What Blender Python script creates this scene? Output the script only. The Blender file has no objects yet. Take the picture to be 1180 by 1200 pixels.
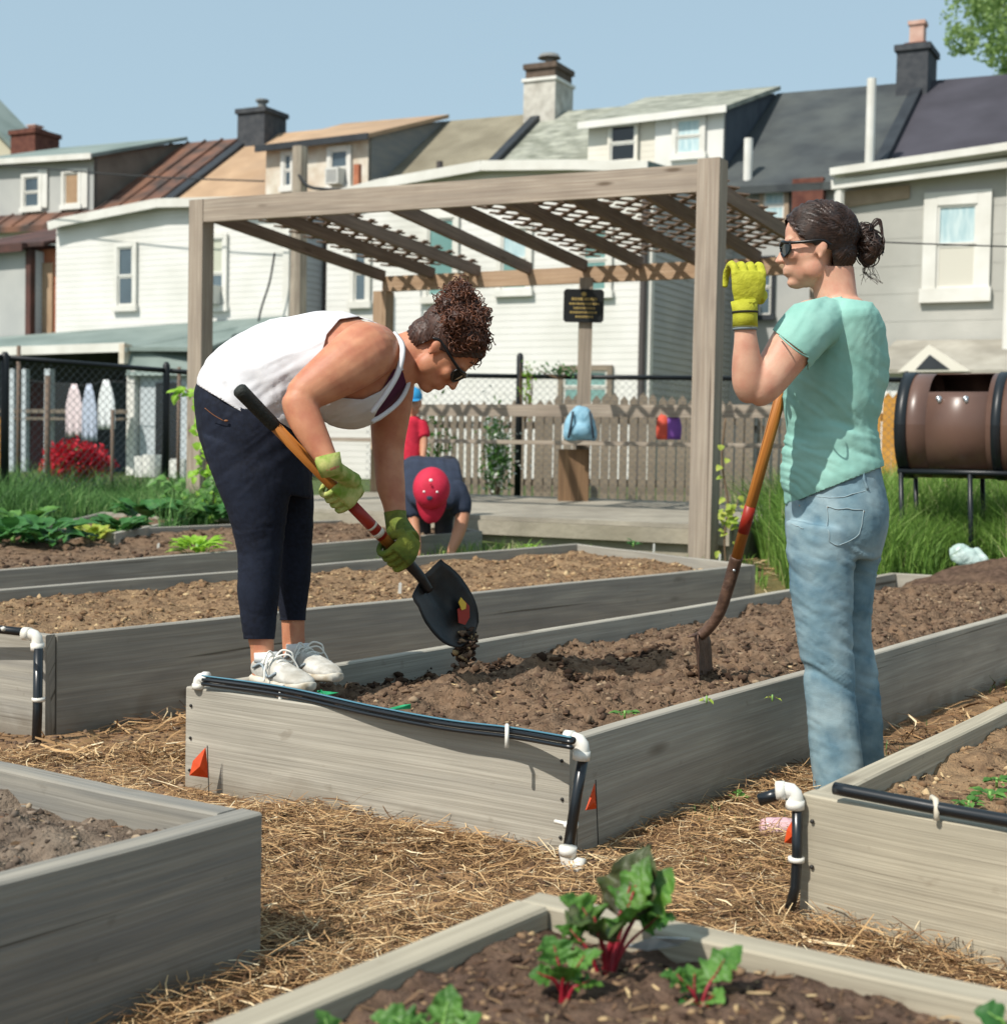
import bpy, bmesh, math, random
import numpy as np
from mathutils import Vector, Matrix
random.seed(7); RNG = np.random.default_rng(11)
SC = bpy.context.scene
COL = SC.collection
PI = math.pi
# ------------------------------------------------------------------ camera
F_PX = 1714.0; CAM_H = .95
PITCH = math.atan(70 / F_PX); ROLL = math.radians(1.1)
CM = (Matrix.Rotation(PI/2 - PITCH, 3, 'X') @ Matrix.Rotation(ROLL, 3, 'Z'))
CAMLOC = Vector((0, 0, CAM_H))
def ray(x, y): return CM @ Vector(((x-590)/F_PX, -(y-600)/F_PX, -1))
def P(x, y, d):
    v = ray(x, y); return CAMLOC + v*(d/v.y)
def PZ(x, y, z):
    v = ray(x, y); return CAMLOC + v*((z-CAM_H)/v.z)
cd = bpy.data.cameras.new('camera'); cam = bpy.data.objects.new('camera', cd); COL.objects.link(cam)
cam.matrix_world = Matrix.Translation(CAMLOC) @ CM.to_4x4()
cd.sensor_fit = 'HORIZONTAL'; cd.sensor_width = 36; cd.lens = 36*F_PX/1180
cd.clip_start = .05; cd.clip_end = 2000
cd.dof.use_dof = True; cd.dof.focus_distance = 3.85; cd.dof.aperture_fstop = 5.4
SC.camera = cam
# ------------------------------------------------------------------ light
SUN_AZ = Vector((-.72, -.69)).normalized(); SUN_EL = math.radians(50)
sd = Vector((SUN_AZ.x*math.cos(SUN_EL), SUN_AZ.y*math.cos(SUN_EL), math.sin(SUN_EL)))
sl = bpy.data.lights.new('sun', 'SUN'); so = bpy.data.objects.new('sun', sl); COL.objects.link(so)
so.rotation_euler = sd.to_track_quat('Z', 'Y').to_euler(); so.location = (0, 0, 30)
sl.energy = 4.0; sl.angle = math.radians(.6); sl.color = (1, .95, .87)
w = bpy.data.worlds.new('World'); SC.world = w; w.use_nodes = True
nt = w.node_tree; bg = nt.nodes['Background']; sk = nt.nodes.new('ShaderNodeTexSky')
sk.sky_type = 'NISHITA'; sk.sun_disc = False; sk.sun_elevation = SUN_EL
sk.sun_rotation = math.atan2(SUN_AZ.x, SUN_AZ.y)
sk.air_density = 1.0; sk.dust_density = 2.2; sk.ozone_density = 1.0
mxs = nt.nodes.new('ShaderNodeMix'); mxs.data_type = 'RGBA'; mxs.inputs['Factor'].default_value = .72
nt.links.new(sk.outputs[0], mxs.inputs['A']); mxs.inputs['B'].default_value = (2.45, 3.35, 3.78, 1)   # even pale blue mixed into the sky colour
nt.links.new(mxs.outputs['Result'], bg.inputs[0]); bg.inputs[1].default_value = .15
SC.view_settings.view_transform = 'Standard'; SC.view_settings.look = 'None'
SC.view_settings.exposure = 0.3; SC.view_settings.gamma = 1.0
SC.render.engine = 'CYCLES'
SC.cycles.max_bounces = 6; SC.cycles.diffuse_bounces = 3; SC.cycles.glossy_bounces = 3; SC.cycles.transparent_max_bounces = 8
# ------------------------------------------------------------------ noise
def _h(ix, iy, s):
    n = (ix.astype(np.int64)*374761393 + iy.astype(np.int64)*668265263 + s*1442695041) & 0xffffffff
    n = ((n ^ (n >> 13))*1274126177) & 0xffffffff
    return ((n ^ (n >> 16)) & 0xffff)/65535.0
def vn(x, y, s=0):
    x = np.asarray(x, float); y = np.asarray(y, float)
    ix = np.floor(x); iy = np.floor(y); fx = x-ix; fy = y-iy
    fx = fx*fx*fx*(fx*(fx*6-15)+10); fy = fy*fy*fy*(fy*(fy*6-15)+10)
    a = _h(ix, iy, s); b = _h(ix+1, iy, s); c = _h(ix, iy+1, s); d = _h(ix+1, iy+1, s)
    return (a*(1-fx)+b*fx)*(1-fy)+(c*(1-fx)+d*fx)*fy
def fbm(x, y, s=0, o=4, g=.5):
    t = 0; a = 1; n = 0
    for i in range(o):
        t = t + a*(vn(x*(2**i)+i*17.3, y*(2**i)-i*9.1, s+i)-.5); n += a; a *= g
    return t/n*2
# ------------------------------------------------------------------ materials
MATS = {}
def lin(h):
    h = h.lstrip('#'); r = []
    for i in (0, 2, 4):
        c = int(h[i:i+2], 16)/255; r.append(c/12.92 if c <= .04045 else ((c+.055)/1.055)**2.4)
    return tuple(r)+(1,)
def mat(name, c1, c2=None, scale=8, rough=.8, bump=0, bscale=None, coord='Object', stretch=(1, 1, 1), metal=0, spec=.4,
        detail=6, c3=None, sc3=1.5, f3=.5, lo=.35, hi=.65, sss=0, transl=0, bdist=.01):
    """Principled with one or two layers of noise colour and a noise bump."""
    m = bpy.data.materials.new(name); m.use_nodes = True; t = m.node_tree; N = t.nodes; L = t.links
    b = N['Principled BSDF']; b.inputs['Roughness'].default_value = rough; b.inputs['Metallic'].default_value = metal
    b.inputs['Specular IOR Level'].default_value = spec
    c1 = lin(c1) if isinstance(c1, str) else tuple(c1)+(1,)
    if sss:
        b.inputs['Subsurface Weight'].default_value = sss; b.inputs['Subsurface Radius'].default_value = (1, .35, .2); b.inputs['Subsurface Scale'].default_value = .012
    b.inputs['Base Color'].default_value = c1
    tc = N.new('ShaderNodeTexCoord'); mp = N.new('ShaderNodeMapping'); mp.inputs['Scale'].default_value = stretch
    L.new(tc.outputs[coord], mp.inputs[0])
    out = None
    if c2 is not None:
        c2 = lin(c2) if isinstance(c2, str) else tuple(c2)+(1,)
        n = N.new('ShaderNodeTexNoise'); n.inputs['Scale'].default_value = scale; n.inputs['Detail'].default_value = detail
        L.new(mp.outputs[0], n.inputs['Vector'])
        r = N.new('ShaderNodeValToRGB'); r.color_ramp.elements[0].position = lo; r.color_ramp.elements[1].position = hi
        r.color_ramp.elements[0].color = c1; r.color_ramp.elements[1].color = c2
        L.new(n.outputs['Fac'], r.inputs[0]); out = r.outputs[0]
        if c3 is not None:
            c3 = lin(c3) if isinstance(c3, str) else tuple(c3)+(1,)
            n2 = N.new('ShaderNodeTexNoise'); n2.inputs['Scale'].default_value = sc3; n2.inputs['Detail'].default_value = 5
            L.new(mp.outputs[0], n2.inputs['Vector'])
            r2 = N.new('ShaderNodeValToRGB'); r2.color_ramp.elements[0].position = .42; r2.color_ramp.elements[1].position = .68
            r2.color_ramp.elements[0].color = (0, 0, 0, 1); r2.color_ramp.elements[1].color = (f3, f3, f3, 1)
            L.new(n2.outputs['Fac'], r2.inputs[0])
            mx = N.new('ShaderNodeMix'); mx.data_type = 'RGBA'; L.new(r2.outputs[0], mx.inputs['Factor'])
            L.new(out, mx.inputs['A']); mx.inputs['B'].default_value = c3; out = mx.outputs['Result']
        L.new(out, b.inputs['Base Color'])
    if bump:
        n3 = N.new('ShaderNodeTexNoise'); n3.inputs['Scale'].default_value = bscale or scale*3; n3.inputs['Detail'].default_value = 5
        L.new(mp.outputs[0], n3.inputs['Vector'])
        bp = N.new('ShaderNodeBump'); bp.inputs['Strength'].default_value = bump; bp.inputs['Distance'].default_value = bdist
        L.new(n3.outputs['Fac'], bp.inputs['Height']); L.new(bp.outputs[0], b.inputs['Normal'])
    if transl:
        tr = N.new('ShaderNodeBsdfTranslucent'); ms = N.new('ShaderNodeMixShader'); ms.inputs[0].default_value = transl
        if out: L.new(out, tr.inputs[0])
        else: tr.inputs[0].default_value = c1
        o = N['Material Output']; L.new(b.outputs[0], ms.inputs[1]); L.new(tr.outputs[0], ms.inputs[2]); L.new(ms.outputs[0], o.inputs[0])
    MATS[name] = m
    return m
def wood(name, a, b_, c, knots=.5, rough=.85, gs=(1.6, 70), dirt=0):
    """long grain along U, with darker weather streaks, knots and fine checks"""
    m = bpy.data.materials.new(name); m.use_nodes = True; t = m.node_tree; N = t.nodes; L = t.links
    b = N['Principled BSDF']; b.inputs['Roughness'].default_value = rough; b.inputs['Specular IOR Level'].default_value = .25
    tc = N.new('ShaderNodeTexCoord')
    def noise(sx, sy, scale=1, det=6, dist=0):
        mp = N.new('ShaderNodeMapping'); mp.inputs['Scale'].default_value = (sx, sy, 1); L.new(tc.outputs['UV'], mp.inputs[0])
        n = N.new('ShaderNodeTexNoise'); n.inputs['Scale'].default_value = scale; n.inputs['Detail'].default_value = det
        n.inputs['Distortion'].default_value = dist; L.new(mp.outputs[0], n.inputs['Vector']); return n.outputs['Fac']
    def ramp(src, p0, p1, c0, c1):
        r = N.new('ShaderNodeValToRGB'); e = r.color_ramp.elements; e[0].position = p0; e[1].position = p1
        e[0].color = c0; e[1].color = c1; L.new(src, r.inputs[0]); return r.outputs[0]
    def mix(f, A, B, mode='MIX', fv=None):
        x = N.new('ShaderNodeMix'); x.data_type = 'RGBA'; x.blend_type = mode
        if fv is None: L.new(f, x.inputs['Factor'])
        else: x.inputs['Factor'].default_value = fv
        for s, k in ((A, 'A'), (B, 'B')):
            if isinstance(s, tuple): x.inputs[k].default_value = s
            else: L.new(s, x.inputs[k])
        return x.outputs['Result']
    A, B, C = lin(a), lin(b_), lin(c)
    g = noise(gs[0], gs[1], 1, 8, .6)
    base = ramp(g, .36, .64, A, B)
    g2 = ramp(noise(2.5, 190, 1, 3, .3), .42, .62, (0, 0, 0, 1), (.26, .26, .26, 1)); base = mix(g2, base, (A[0]*.55, A[1]*.54, A[2]*.52, 1))
    big = ramp(noise(.7, 9, 1, 5, 2.2), .38, .68, (0, 0, 0, 1), (.55, .55, .55, 1))
    col = mix(big, base, C)
    crack = ramp(noise(.5, 55, 1, 3, .8), .28, .33, (1, 1, 1, 1), (0, 0, 0, 1))
    col = mix(crack, col, (A[0]*.35, A[1]*.33, A[2]*.3, 1))
    v = N.new('ShaderNodeTexVoronoi'); v.inputs['Scale'].default_value = 1
    mp = N.new('ShaderNodeMapping'); mp.inputs['Scale'].default_value = (1.6, 7, 1); L.new(tc.outputs['UV'], mp.inputs[0]); L.new(mp.outputs[0], v.inputs['Vector'])
    kn = ramp(v.outputs['Distance'], .05, .13, (knots, knots, knots, 1), (0, 0, 0, 1))
    col = mix(kn, col, (A[0]*.3, A[1]*.25, A[2]*.2, 1))
    st = ramp(noise(3, 3, 1, 6), .45, .75, (0, 0, 0, 1), (.35, .35, .35, 1))
    col = mix(st, col, (A[0]*.6, A[1]*.6, A[2]*.62, 1))
    if dirt:   # soil splash along the foot of the board
        sz_ = N.new('ShaderNodeSeparateXYZ'); L.new(tc.outputs['Generated'], sz_.inputs[0])
        ad = N.new('ShaderNodeMath'); ad.operation = 'MULTIPLY_ADD'; L.new(noise(6, 10, 1, 6, .5), ad.inputs[0]); ad.inputs[1].default_value = .55; L.new(sz_.outputs[2], ad.inputs[2])
        col = mix(ramp(ad.outputs[0], .42, .62, (.6, .6, .6, 1), (0, 0, 0, 1)), col, (A[0]*.48, A[1]*.42, A[2]*.36, 1))
        col = mix(ramp(noise(14, 22, 1, 4), .66, .74, (0, 0, 0, 1), (.35, .35, .35, 1)), col, (A[0]*.5, A[1]*.45, A[2]*.4, 1))
    L.new(col, b.inputs['Base Color'])
    bp = N.new('ShaderNodeBump'); bp.inputs['Strength'].default_value = .45; bp.inputs['Distance'].default_value = .004
    L.new(noise(gs[0], gs[1]*2, 1, 6, .4), bp.inputs['Height']); L.new(bp.outputs[0], b.inputs['Normal'])
    MATS[name] = m; return m
def rampmat(name, stops, rough=.8, transl=0, spec=.3, noise=0):
    """colour picked per strand from U of the UV map (a random number per blade, straw or clod)"""
    m = bpy.data.materials.new(name); m.use_nodes = True; t = m.node_tree; N = t.nodes; L = t.links
    b = N['Principled BSDF']; b.inputs['Roughness'].default_value = rough; b.inputs['Specular IOR Level'].default_value = spec
    tc = N.new('ShaderNodeTexCoord'); sp = N.new('ShaderNodeSeparateXYZ'); L.new(tc.outputs['UV'], sp.inputs[0])
    r = N.new('ShaderNodeValToRGB'); e = r.color_ramp.elements
    while len(e) < len(stops): e.new(.5)
    for i, (p, c) in enumerate(stops): e[i].position = p; e[i].color = lin(c)
    L.new(sp.outputs[0], r.inputs[0]); L.new(r.outputs[0], b.inputs['Base Color'])
    if transl:
        tr = N.new('ShaderNodeBsdfTranslucent'); ms = N.new('ShaderNodeMixShader'); ms.inputs[0].default_value = transl
        L.new(r.outputs[0], tr.inputs[0]); L.new(b.outputs[0], ms.inputs[1]); L.new(tr.outputs[0], ms.inputs[2]); L.new(ms.outputs[0], N['Material Output'].inputs[0])
    MATS[name] = m; return m
# ------------------------------------------------------------------ mesh builder
class MB:
    def __init__(s): s.v = []; s.f = []; s.uv = []
    def add(s, vs, fs, uv=None):
        n = len(s.v); s.v += [tuple(v) for v in vs]
        for i, f in enumerate(fs):
            s.f.append(tuple(n+k for k in f)); s.uv.append(uv[i] if uv else [(0, 0)]*len(f))
    def box(s, o, a, b, c):
        """o corner, a/b/c edge vectors; UV metres with U on the longest edge"""
        o, a, b, c = Vector(o), Vector(a), Vector(b), Vector(c)
        if a.cross(b).dot(c) < 0: o = o+c; c = -c
        vs = [o, o+a, o+a+b, o+b, o+c, o+a+c, o+a+b+c, o+b+c]
        idx = [(0, 0, 0), (1, 0, 0), (1, 1, 0), (0, 1, 0), (0, 0, 1), (1, 0, 1), (1, 1, 1), (0, 1, 1)]
        L = [a.length, b.length, c.length]; k = L.index(max(L)); q = random.random()*50, random.random()*50
        fs = [(0, 3, 2, 1), (4, 5, 6, 7), (0, 1, 5, 4), (1, 2, 6, 5), (2, 3, 7, 6), (3, 0, 4, 7)]
        uv = []
        for f in fs:
            ax = [j for j in range(3) if len({idx[i][j] for i in f}) > 1]
            if k in ax: u_ = k; v_ = [j for j in ax if j != k][0]
            else: u_, v_ = ax
            sc = 1 if k in ax else 1
            uv.append([(idx[i][u_]*L[u_]*sc+q[0], idx[i][v_]*L[v_]+q[1]) for i in f])
        s.add(vs, fs, uv)
    def cbox(s, c, dx, dy, dz, rz=0):
        m = Matrix.Rotation(rz, 3, 'Z'); a, b = m@Vector((dx, 0, 0)), m@Vector((0, dy, 0)); d = Vector((0, 0, dz))
        s.box(Vector(c)-a/2-b/2-d/2, a, b, d)
    def bar(s, p, q, w_, h, up=(0, 0, 1)):
        p, q = Vector(p), Vector(q); d = q-p; up = Vector(up); sd_ = d.cross(up).normalized(); u = sd_.cross(d).normalized()
        s.box(p-sd_*w_/2-u*h/2, d, sd_*w_, u*h)
    def tube(s, pts, r, n=8, cap=True):
        pts = [Vector(p) for p in pts]; rr = r if isinstance(r, (list, tuple)) else [r]*len(pts)
        vs = []; prev = None; L = 0; uvl = []
        for i, p in enumerate(pts):
            t = (pts[min(i+1, len(pts)-1)]-pts[max(i-1, 0)])
            if t.length < 1e-9: t = Vector((0, 0, 1))
            t.normalize()
            if prev is None:
                a = t.cross(Vector((0, 0, 1)));
                if a.length < .1: a = t.cross(Vector((0, 1, 0)))
                a.normalize()
            else:
                a = prev-t*prev.dot(t)
                if a.length < 1e-6: a = t.cross(Vector((0, 1, 0)))
                a.normalize()
            prev = a; b = t.cross(a)
            if i: L += (p-pts[i-1]).length
            uvl.append(L)
            for k in range(n):
                an = 2*PI*k/n; vs.append(p+(a*math.cos(an)+b*math.sin(an))*rr[i])
        fs = []; uv = []
        for i in range(len(pts)-1):
            for k in range(n):
                k2 = (k+1) % n; fs.append((i*n+k, i*n+k2, (i+1)*n+k2, (i+1)*n+k))
                uv.append([(uvl[i], k/n*.2), (uvl[i], (k+1)/n*.2), (uvl[i+1], (k+1)/n*.2), (uvl[i+1], k/n*.2)])
        if cap:
            fs.append(tuple(range(n))[::-1]); uv.append([(0, 0)]*n)
            m = (len(pts)-1)*n; fs.append(tuple(range(m, m+n))); uv.append([(0, 0)]*n)
        s.add(vs, fs, uv)
    def loft(s, rings, n=20, e=2.0, sub=3):
        """rings: (centre, half axis u, half axis v), smoothed between"""
        if sub > 1 and len(rings) > 2:
            a = [spline([r[i] for r in rings], sub) for i in range(3)]; rings = list(zip(*a))
        vs = []
        for c, u, v in rings:
            for k in range(n):
                an = 2*PI*k/n; ca, sa = math.cos(an), math.sin(an)
                ca = math.copysign(abs(ca)**(2/e), ca); sa = math.copysign(abs(sa)**(2/e), sa)
                vs.append(c+u*ca+v*sa)
        fs = []
        for i in range(len(rings)-1):
            for k in range(n):
                k2 = (k+1) % n; fs.append((i*n+k, i*n+k2, (i+1)*n+k2, (i+1)*n+k))
        fs.append(tuple(range(n))[::-1]); m = (len(rings)-1)*n; fs.append(tuple(range(m, m+n)))
        s.add(vs, fs)
    def ell(s, c, rx, ry, rz, M=None, nu=16, nv=10):
        c = Vector(c); M = M or Matrix.Identity(3); vs = [c+M@Vector((0, 0, rz))]
        for j in range(1, nv):
            th = PI*j/nv
            for i in range(nu):
                ph = 2*PI*i/nu; vs.append(c+M@Vector((rx*math.sin(th)*math.cos(ph), ry*math.sin(th)*math.sin(ph), rz*math.cos(th))))
        vs.append(c-M@Vector((0, 0, rz))); fs = []
        for i in range(nu): fs.append((0, 1+i, 1+(i+1) % nu))
        for j in range(nv-2):
            for i in range(nu):
                a = 1+j*nu; fs.append((a+i, a+nu+i, a+nu+(i+1) % nu, a+(i+1) % nu))
        a = 1+(nv-2)*nu; k = len(vs)-1
        for i in range(nu): fs.append((k, a+(i+1) % nu, a+i))
        s.add(vs, fs)
    def poly(s, pts, th):
        """flat polygon with thickness vector th"""
        pts = [Vector(p) for p in pts]; th = Vector(th); n = len(pts)
        vs = pts+[p+th for p in pts]; fs = [tuple(range(n))[::-1], tuple(range(n, 2*n))]
        for i in range(n): fs.append((i, (i+1) % n, n+(i+1) % n, n+i))
        a = (pts[1]-pts[0]).normalized() if n > 1 else Vector((1, 0, 0)); nn = Vector((0, 0, 0))
        for i in range(n): nn += pts[i].cross(pts[(i+1) % n])
        if nn.length > 0: nn.normalize()
        b = nn.cross(a)
        def U(v): return ((v-pts[0]).dot(a), (v-pts[0]).dot(b)+(v-pts[0]).dot(nn))
        s.add(vs, fs, [[U(vs[i]) for i in f] for f in fs])
    def build(s, name, m, parent=None, smooth=False, loc=None, fix=True):
        me = bpy.data.meshes.new(name); off = Vector(loc) if loc is not None else Vector((0, 0, 0))
        base = parent_loc(parent) if parent else off
        me.from_pydata([Vector(v)-base for v in s.v], [], s.f)
        ul = me.uv_layers.new(name='UVMap')
        flat = [c for f in s.uv for u in f for c in u]
        if len(flat) == len(ul.data)*2: ul.data.foreach_set('uv', flat)
        if fix:
            bm = bmesh.new(); bm.from_mesh(me); bmesh.ops.recalc_face_normals(bm, faces=bm.faces); bm.to_mesh(me); bm.free()
        return link(name, me, m, parent, smooth, base)
def parent_loc(p):
    l = Vector((0, 0, 0))
    while p: l = l+p.location; p = p.parent
    return l
def link(name, me, m, parent, smooth, base):
    if smooth: me.polygons.foreach_set('use_smooth', [True]*len(me.polygons))
    o = bpy.data.objects.new(name, me); COL.objects.link(o)
    if m: me.materials.append(m)
    if parent: o.parent = parent
    else: o.location = base
    return o
def tag(o, label, cat=None, group=None, kind=None):
    if label: o['label'] = label
    if cat: o['category'] = cat
    if group: o['group'] = group
    if kind: o['kind'] = kind
    return o
def thing(name, loc, label, cat, group=None):
    o = bpy.data.objects.new(name, None); COL.objects.link(o); o.location = loc; o.empty_display_size = .1
    return tag(o, label, cat, group)
def np_mesh(name, V, Fq, m, parent=None, uvx=None, smooth=False, k=4):
    """fast mesh from numpy: V (n,3), F (m,k), uvx one number per face"""
    base = parent_loc(parent) if parent else Vector((0, 0, 0))
    V = V - np.array(base)
    me = bpy.data.meshes.new(name); me.vertices.add(len(V)); me.vertices.foreach_set('co', V.astype(np.float32).ravel())
    me.loops.add(Fq.size); me.loops.foreach_set('vertex_index', Fq.astype(np.int32).ravel())
    me.polygons.add(len(Fq)); me.polygons.foreach_set('loop_start', np.arange(0, Fq.size, k, dtype=np.int32))
    try: me.polygons.foreach_set('loop_total', np.full(len(Fq), k, dtype=np.int32))
    except Exception: pass
    me.update(calc_edges=True); me.validate()
    if uvx is not None:
        ul = me.uv_layers.new(name='UVMap'); u = np.zeros((len(Fq)*k, 2), np.float32); u[:, 0] = np.repeat(uvx, k); ul.data.foreach_set('uv', u.ravel())
    return link(name, me, m, parent, smooth, base)
# ------------------------------------------------------------------ union remesh and clipping for bodies and cloth
def remesh(mb, voxel, smooth=4, fac=.5):
    me = bpy.data.meshes.new('tmp'); me.from_pydata(mb.v, [], mb.f)
    bm = bmesh.new(); bm.from_mesh(me); bmesh.ops.recalc_face_normals(bm, faces=bm.faces); bm.to_mesh(me); bm.free()
    o = bpy.data.objects.new('tmp', me); COL.objects.link(o)
    r = o.modifiers.new('r', 'REMESH'); r.mode = 'VOXEL'; r.voxel_size = voxel; r.adaptivity = 0
    if smooth:
        s = o.modifiers.new('s', 'SMOOTH'); s.factor = fac; s.iterations = smooth
    dg = bpy.context.evaluated_depsgraph_get(); dg.update()
    out = bpy.data.meshes.new_from_object(o.evaluated_get(dg))
    bpy.data.objects.remove(o); bpy.data.meshes.remove(me)
    n = len(out.vertices); V = np.empty(n*3, np.float32); out.vertices.foreach_get('co', V); V = V.reshape(-1, 3).astype(float)
    out.calc_loop_triangles(); T = np.empty(len(out.loop_triangles)*3, np.int32); out.loop_triangles.foreach_get('vertices', T); T = T.reshape(-1, 3)
    bpy.data.meshes.remove(out)
    return V, T
def vnormals(V, T):
    a, b, c = V[T[:, 0]], V[T[:, 1]], V[T[:, 2]]; n = np.cross(b-a, c-a); N = np.zeros_like(V)
    for i in range(3): np.add.at(N, T[:, i], n)
    l = np.linalg.norm(N, axis=1, keepdims=True); return N/np.maximum(l, 1e-12)
def clip(V, T, g):
    """keep the part of a triangle mesh where g >= 0, cutting triangles cleanly"""
    V = list(map(tuple, V)); g = list(g); cut = {}; out = []
    def mid(a, b):
        k = (a, b) if a < b else (b, a)
        if k not in cut:
            ga, gb = g[k[0]], g[k[1]]; t = ga/(ga-gb); A, B = V[k[0]], V[k[1]]
            V.append(tuple(A[i]+(B[i]-A[i])*t for i in range(3))); g.append(0); cut[k] = len(V)-1
        return cut[k]
    for tri in T.tolist():
        s = [g[i] >= 0 for i in tri]; c = sum(s)
        if c == 3: out.append(tri)
        elif c == 1:
            i = s.index(True); a, b, d = tri[i], tri[(i+1) % 3], tri[(i+2) % 3]; out.append([a, mid(a, b), mid(a, d)])
        elif c == 2:
            i = s.index(False); d, a, b = tri[i], tri[(i+1) % 3], tri[(i+2) % 3]; p, q = mid(a, d), mid(b, d)
            out.append([a, b, q]); out.append([a, q, p])
    V = np.array(V); T = np.array(out, np.int32); used = np.unique(T); mp = np.full(len(V), -1); mp[used] = np.arange(len(used))
    return V[used], mp[T]
def tri_obj(name, V, T, m, parent, solid=0, smooth=True):
    o = np_mesh(name, V, T, m, parent, smooth=smooth, k=3)
    if solid:
        s = o.modifiers.new('s', 'SOLIDIFY'); s.thickness = solid; s.offset = 1
    return o
def pixof(V):
    """photo pixel of every vertex (used to lay garment hems out on the body)"""
    R = np.array(CM); q = (V-np.array(CAMLOC))@R; return 590+F_PX*q[:, 0]/-q[:, 2], 600-F_PX*q[:, 1]/-q[:, 2]
def inpoly(x, y, poly):
    """signed: > 0 inside, value about the distance to the outline"""
    x = np.asarray(x, float); y = np.asarray(y, float); n = len(poly); ins = np.zeros(x.shape, bool); d = np.full(x.shape, 1e9)
    for i in range(n):
        x1, y1 = poly[i]; x2, y2 = poly[(i+1) % n]
        c = ((y1 > y) != (y2 > y)) & (x < (x2-x1)*(y-y1)/((y2-y1) if y2 != y1 else 1e-9)+x1); ins ^= c
        L = (x2-x1)**2+(y2-y1)**2; t = np.clip(((x-x1)*(x2-x1)+(y-y1)*(y2-y1))/max(L, 1e-9), 0, 1)
        d = np.minimum(d, np.hypot(x-(x1+t*(x2-x1)), y-(y1+t*(y2-y1))))
    return np.where(ins, d, -d)
def spline(pts, n=12):
    """Catmull-Rom through points"""
    pts = [Vector(p) for p in pts]; q = [pts[0]*2-pts[1]]+pts+[pts[-1]*2-pts[-2]]; out = []
    for i in range(1, len(q)-2):
        for k in range(n):
            t = k/n; a, b, c, d = q[i-1], q[i], q[i+1], q[i+2]
            out.append(.5*((2*b)+(c-a)*t+(2*a-5*b+4*c-d)*t*t+(3*b-a-3*c+d)*t**3))
    out.append(pts[-1]); return out
# ------------------------------------------------------------------ shared materials
wood('bed_wood', '#a49e91', '#b7b1a3', '#8c877d', .8, dirt=1)
wood('bed_wood_dark', '#979287', '#ada89b', '#7c7a76', .8, dirt=1)
wood('bed_wood_tan', '#a69d8a', '#bdb49f', '#918a7a', .8, dirt=1)
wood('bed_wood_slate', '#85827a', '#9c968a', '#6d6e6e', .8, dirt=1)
mat('screw_head', '#3c3a38', rough=.5, metal=.5)
wood('old_wood', '#96897b', '#b3a797', '#7c7268', .5)
wood('pergola_wood', '#9b8d7e', '#b6aa9a', '#83786d', .8)
wood('brown_wood', '#7a5f47', '#96785a', '#5f4b3a', .4)
wood('tan_wood', '#a98d71', '#bda389', '#94795f', .4)
wood('picket_wood', '#857868', '#9c8f7e', '#6a6055', .4)
wood('orange_wood', '#c98f3c', '#d9a355', '#b27a30', .3)
wood('ash_handle', '#a8682c', '#be7c3a', '#8e5524', .1, rough=.45, gs=(3, 60))
# ------------------------------------------------------------------ ground
def sstep(a, b, x):
    t = np.clip((np.asarray(x, float)-a)/(b-a), 0, 1); return t*t*(3-2*t)
def gz(x, y):
    x = np.asarray(x, float); y = np.asarray(y, float)
    z = .32*sstep(6.9, 10.6, y) + .1*sstep(12, 22, y)
    z = z - .035*np.exp(-((x+1.7)**2/1.2+(y-4.9)**2/.5)) + .045*np.exp(-((x-1.0)**2/.8+(y-2.75)**2/.12)) + .03*np.exp(-((x-.35)**2/.1+(y-3.1)**2/.05))
    z = z + .035*np.exp(-((x+.45)**2/.25+(y-3.55)**2/.05))
    near = 1-sstep(12, 25, y)
    return z + near*(.018*fbm(x*1.3, y*1.3, 3, 3)+.012*fbm(x*7, y*7, 9, 2))
def axis(segs):
    out = []
    for a, b, n in segs: out += list(np.linspace(a, b, n, endpoint=False))
    return np.array(out+[segs[-1][1]])
xs = axis([(-600, -60, 8), (-60, -14, 12), (-14, -3.2, 30), (-3.2, 3.2, 210), (3.2, 14, 30), (14, 60, 12), (60, 600, 8)])
ys = axis([(-40, 1.2, 10), (1.2, 6, 170), (6, 14, 90), (14, 30, 14), (30, 120, 10), (120, 900, 8)])
X, Y = np.meshgrid(xs, ys); Z = gz(X, Y)
V = np.stack([X.ravel(), Y.ravel(), Z.ravel()], 1); nx = len(xs)
i, j = np.meshgrid(np.arange(nx-1), np.arange(len(ys)-1)); a = (j*nx+i).ravel(); Fq = np.stack([a, a+1, a+1+nx, a+nx], 1)
mg = mat('ground_dirt', '#6b5139', '#987755', 9, .95, .9, 45, c3='#96764f', sc3=2.2, f3=.6, bdist=.03)
t = mg.node_tree; N = t.nodes; L = t.links   # grass sward beyond the beds
b = N['Principled BSDF']; src = b.inputs['Base Color'].links[0].from_socket
ge = N.new('ShaderNodeNewGeometry'); sp = N.new('ShaderNodeSeparateXYZ'); L.new(ge.outputs['Position'], sp.inputs[0])
mr = N.new('ShaderNodeMapRange'); mr.inputs[1].default_value = 7.5; mr.inputs[2].default_value = 10; L.new(sp.outputs['Y'], mr.inputs[0])
mx = N.new('ShaderNodeMix'); mx.data_type = 'RGBA'; L.new(mr.outputs[0], mx.inputs['Factor']); L.new(src, mx.inputs['A']); mx.inputs['B'].default_value = lin('#4b5a2a'); L.new(mx.outputs['Result'], b.inputs['Base Color'])
g = np_mesh('ground', V, Fq, mg, smooth=True); tag(g, 'bare dirt and grass ground of the garden', kind='structure')
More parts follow.
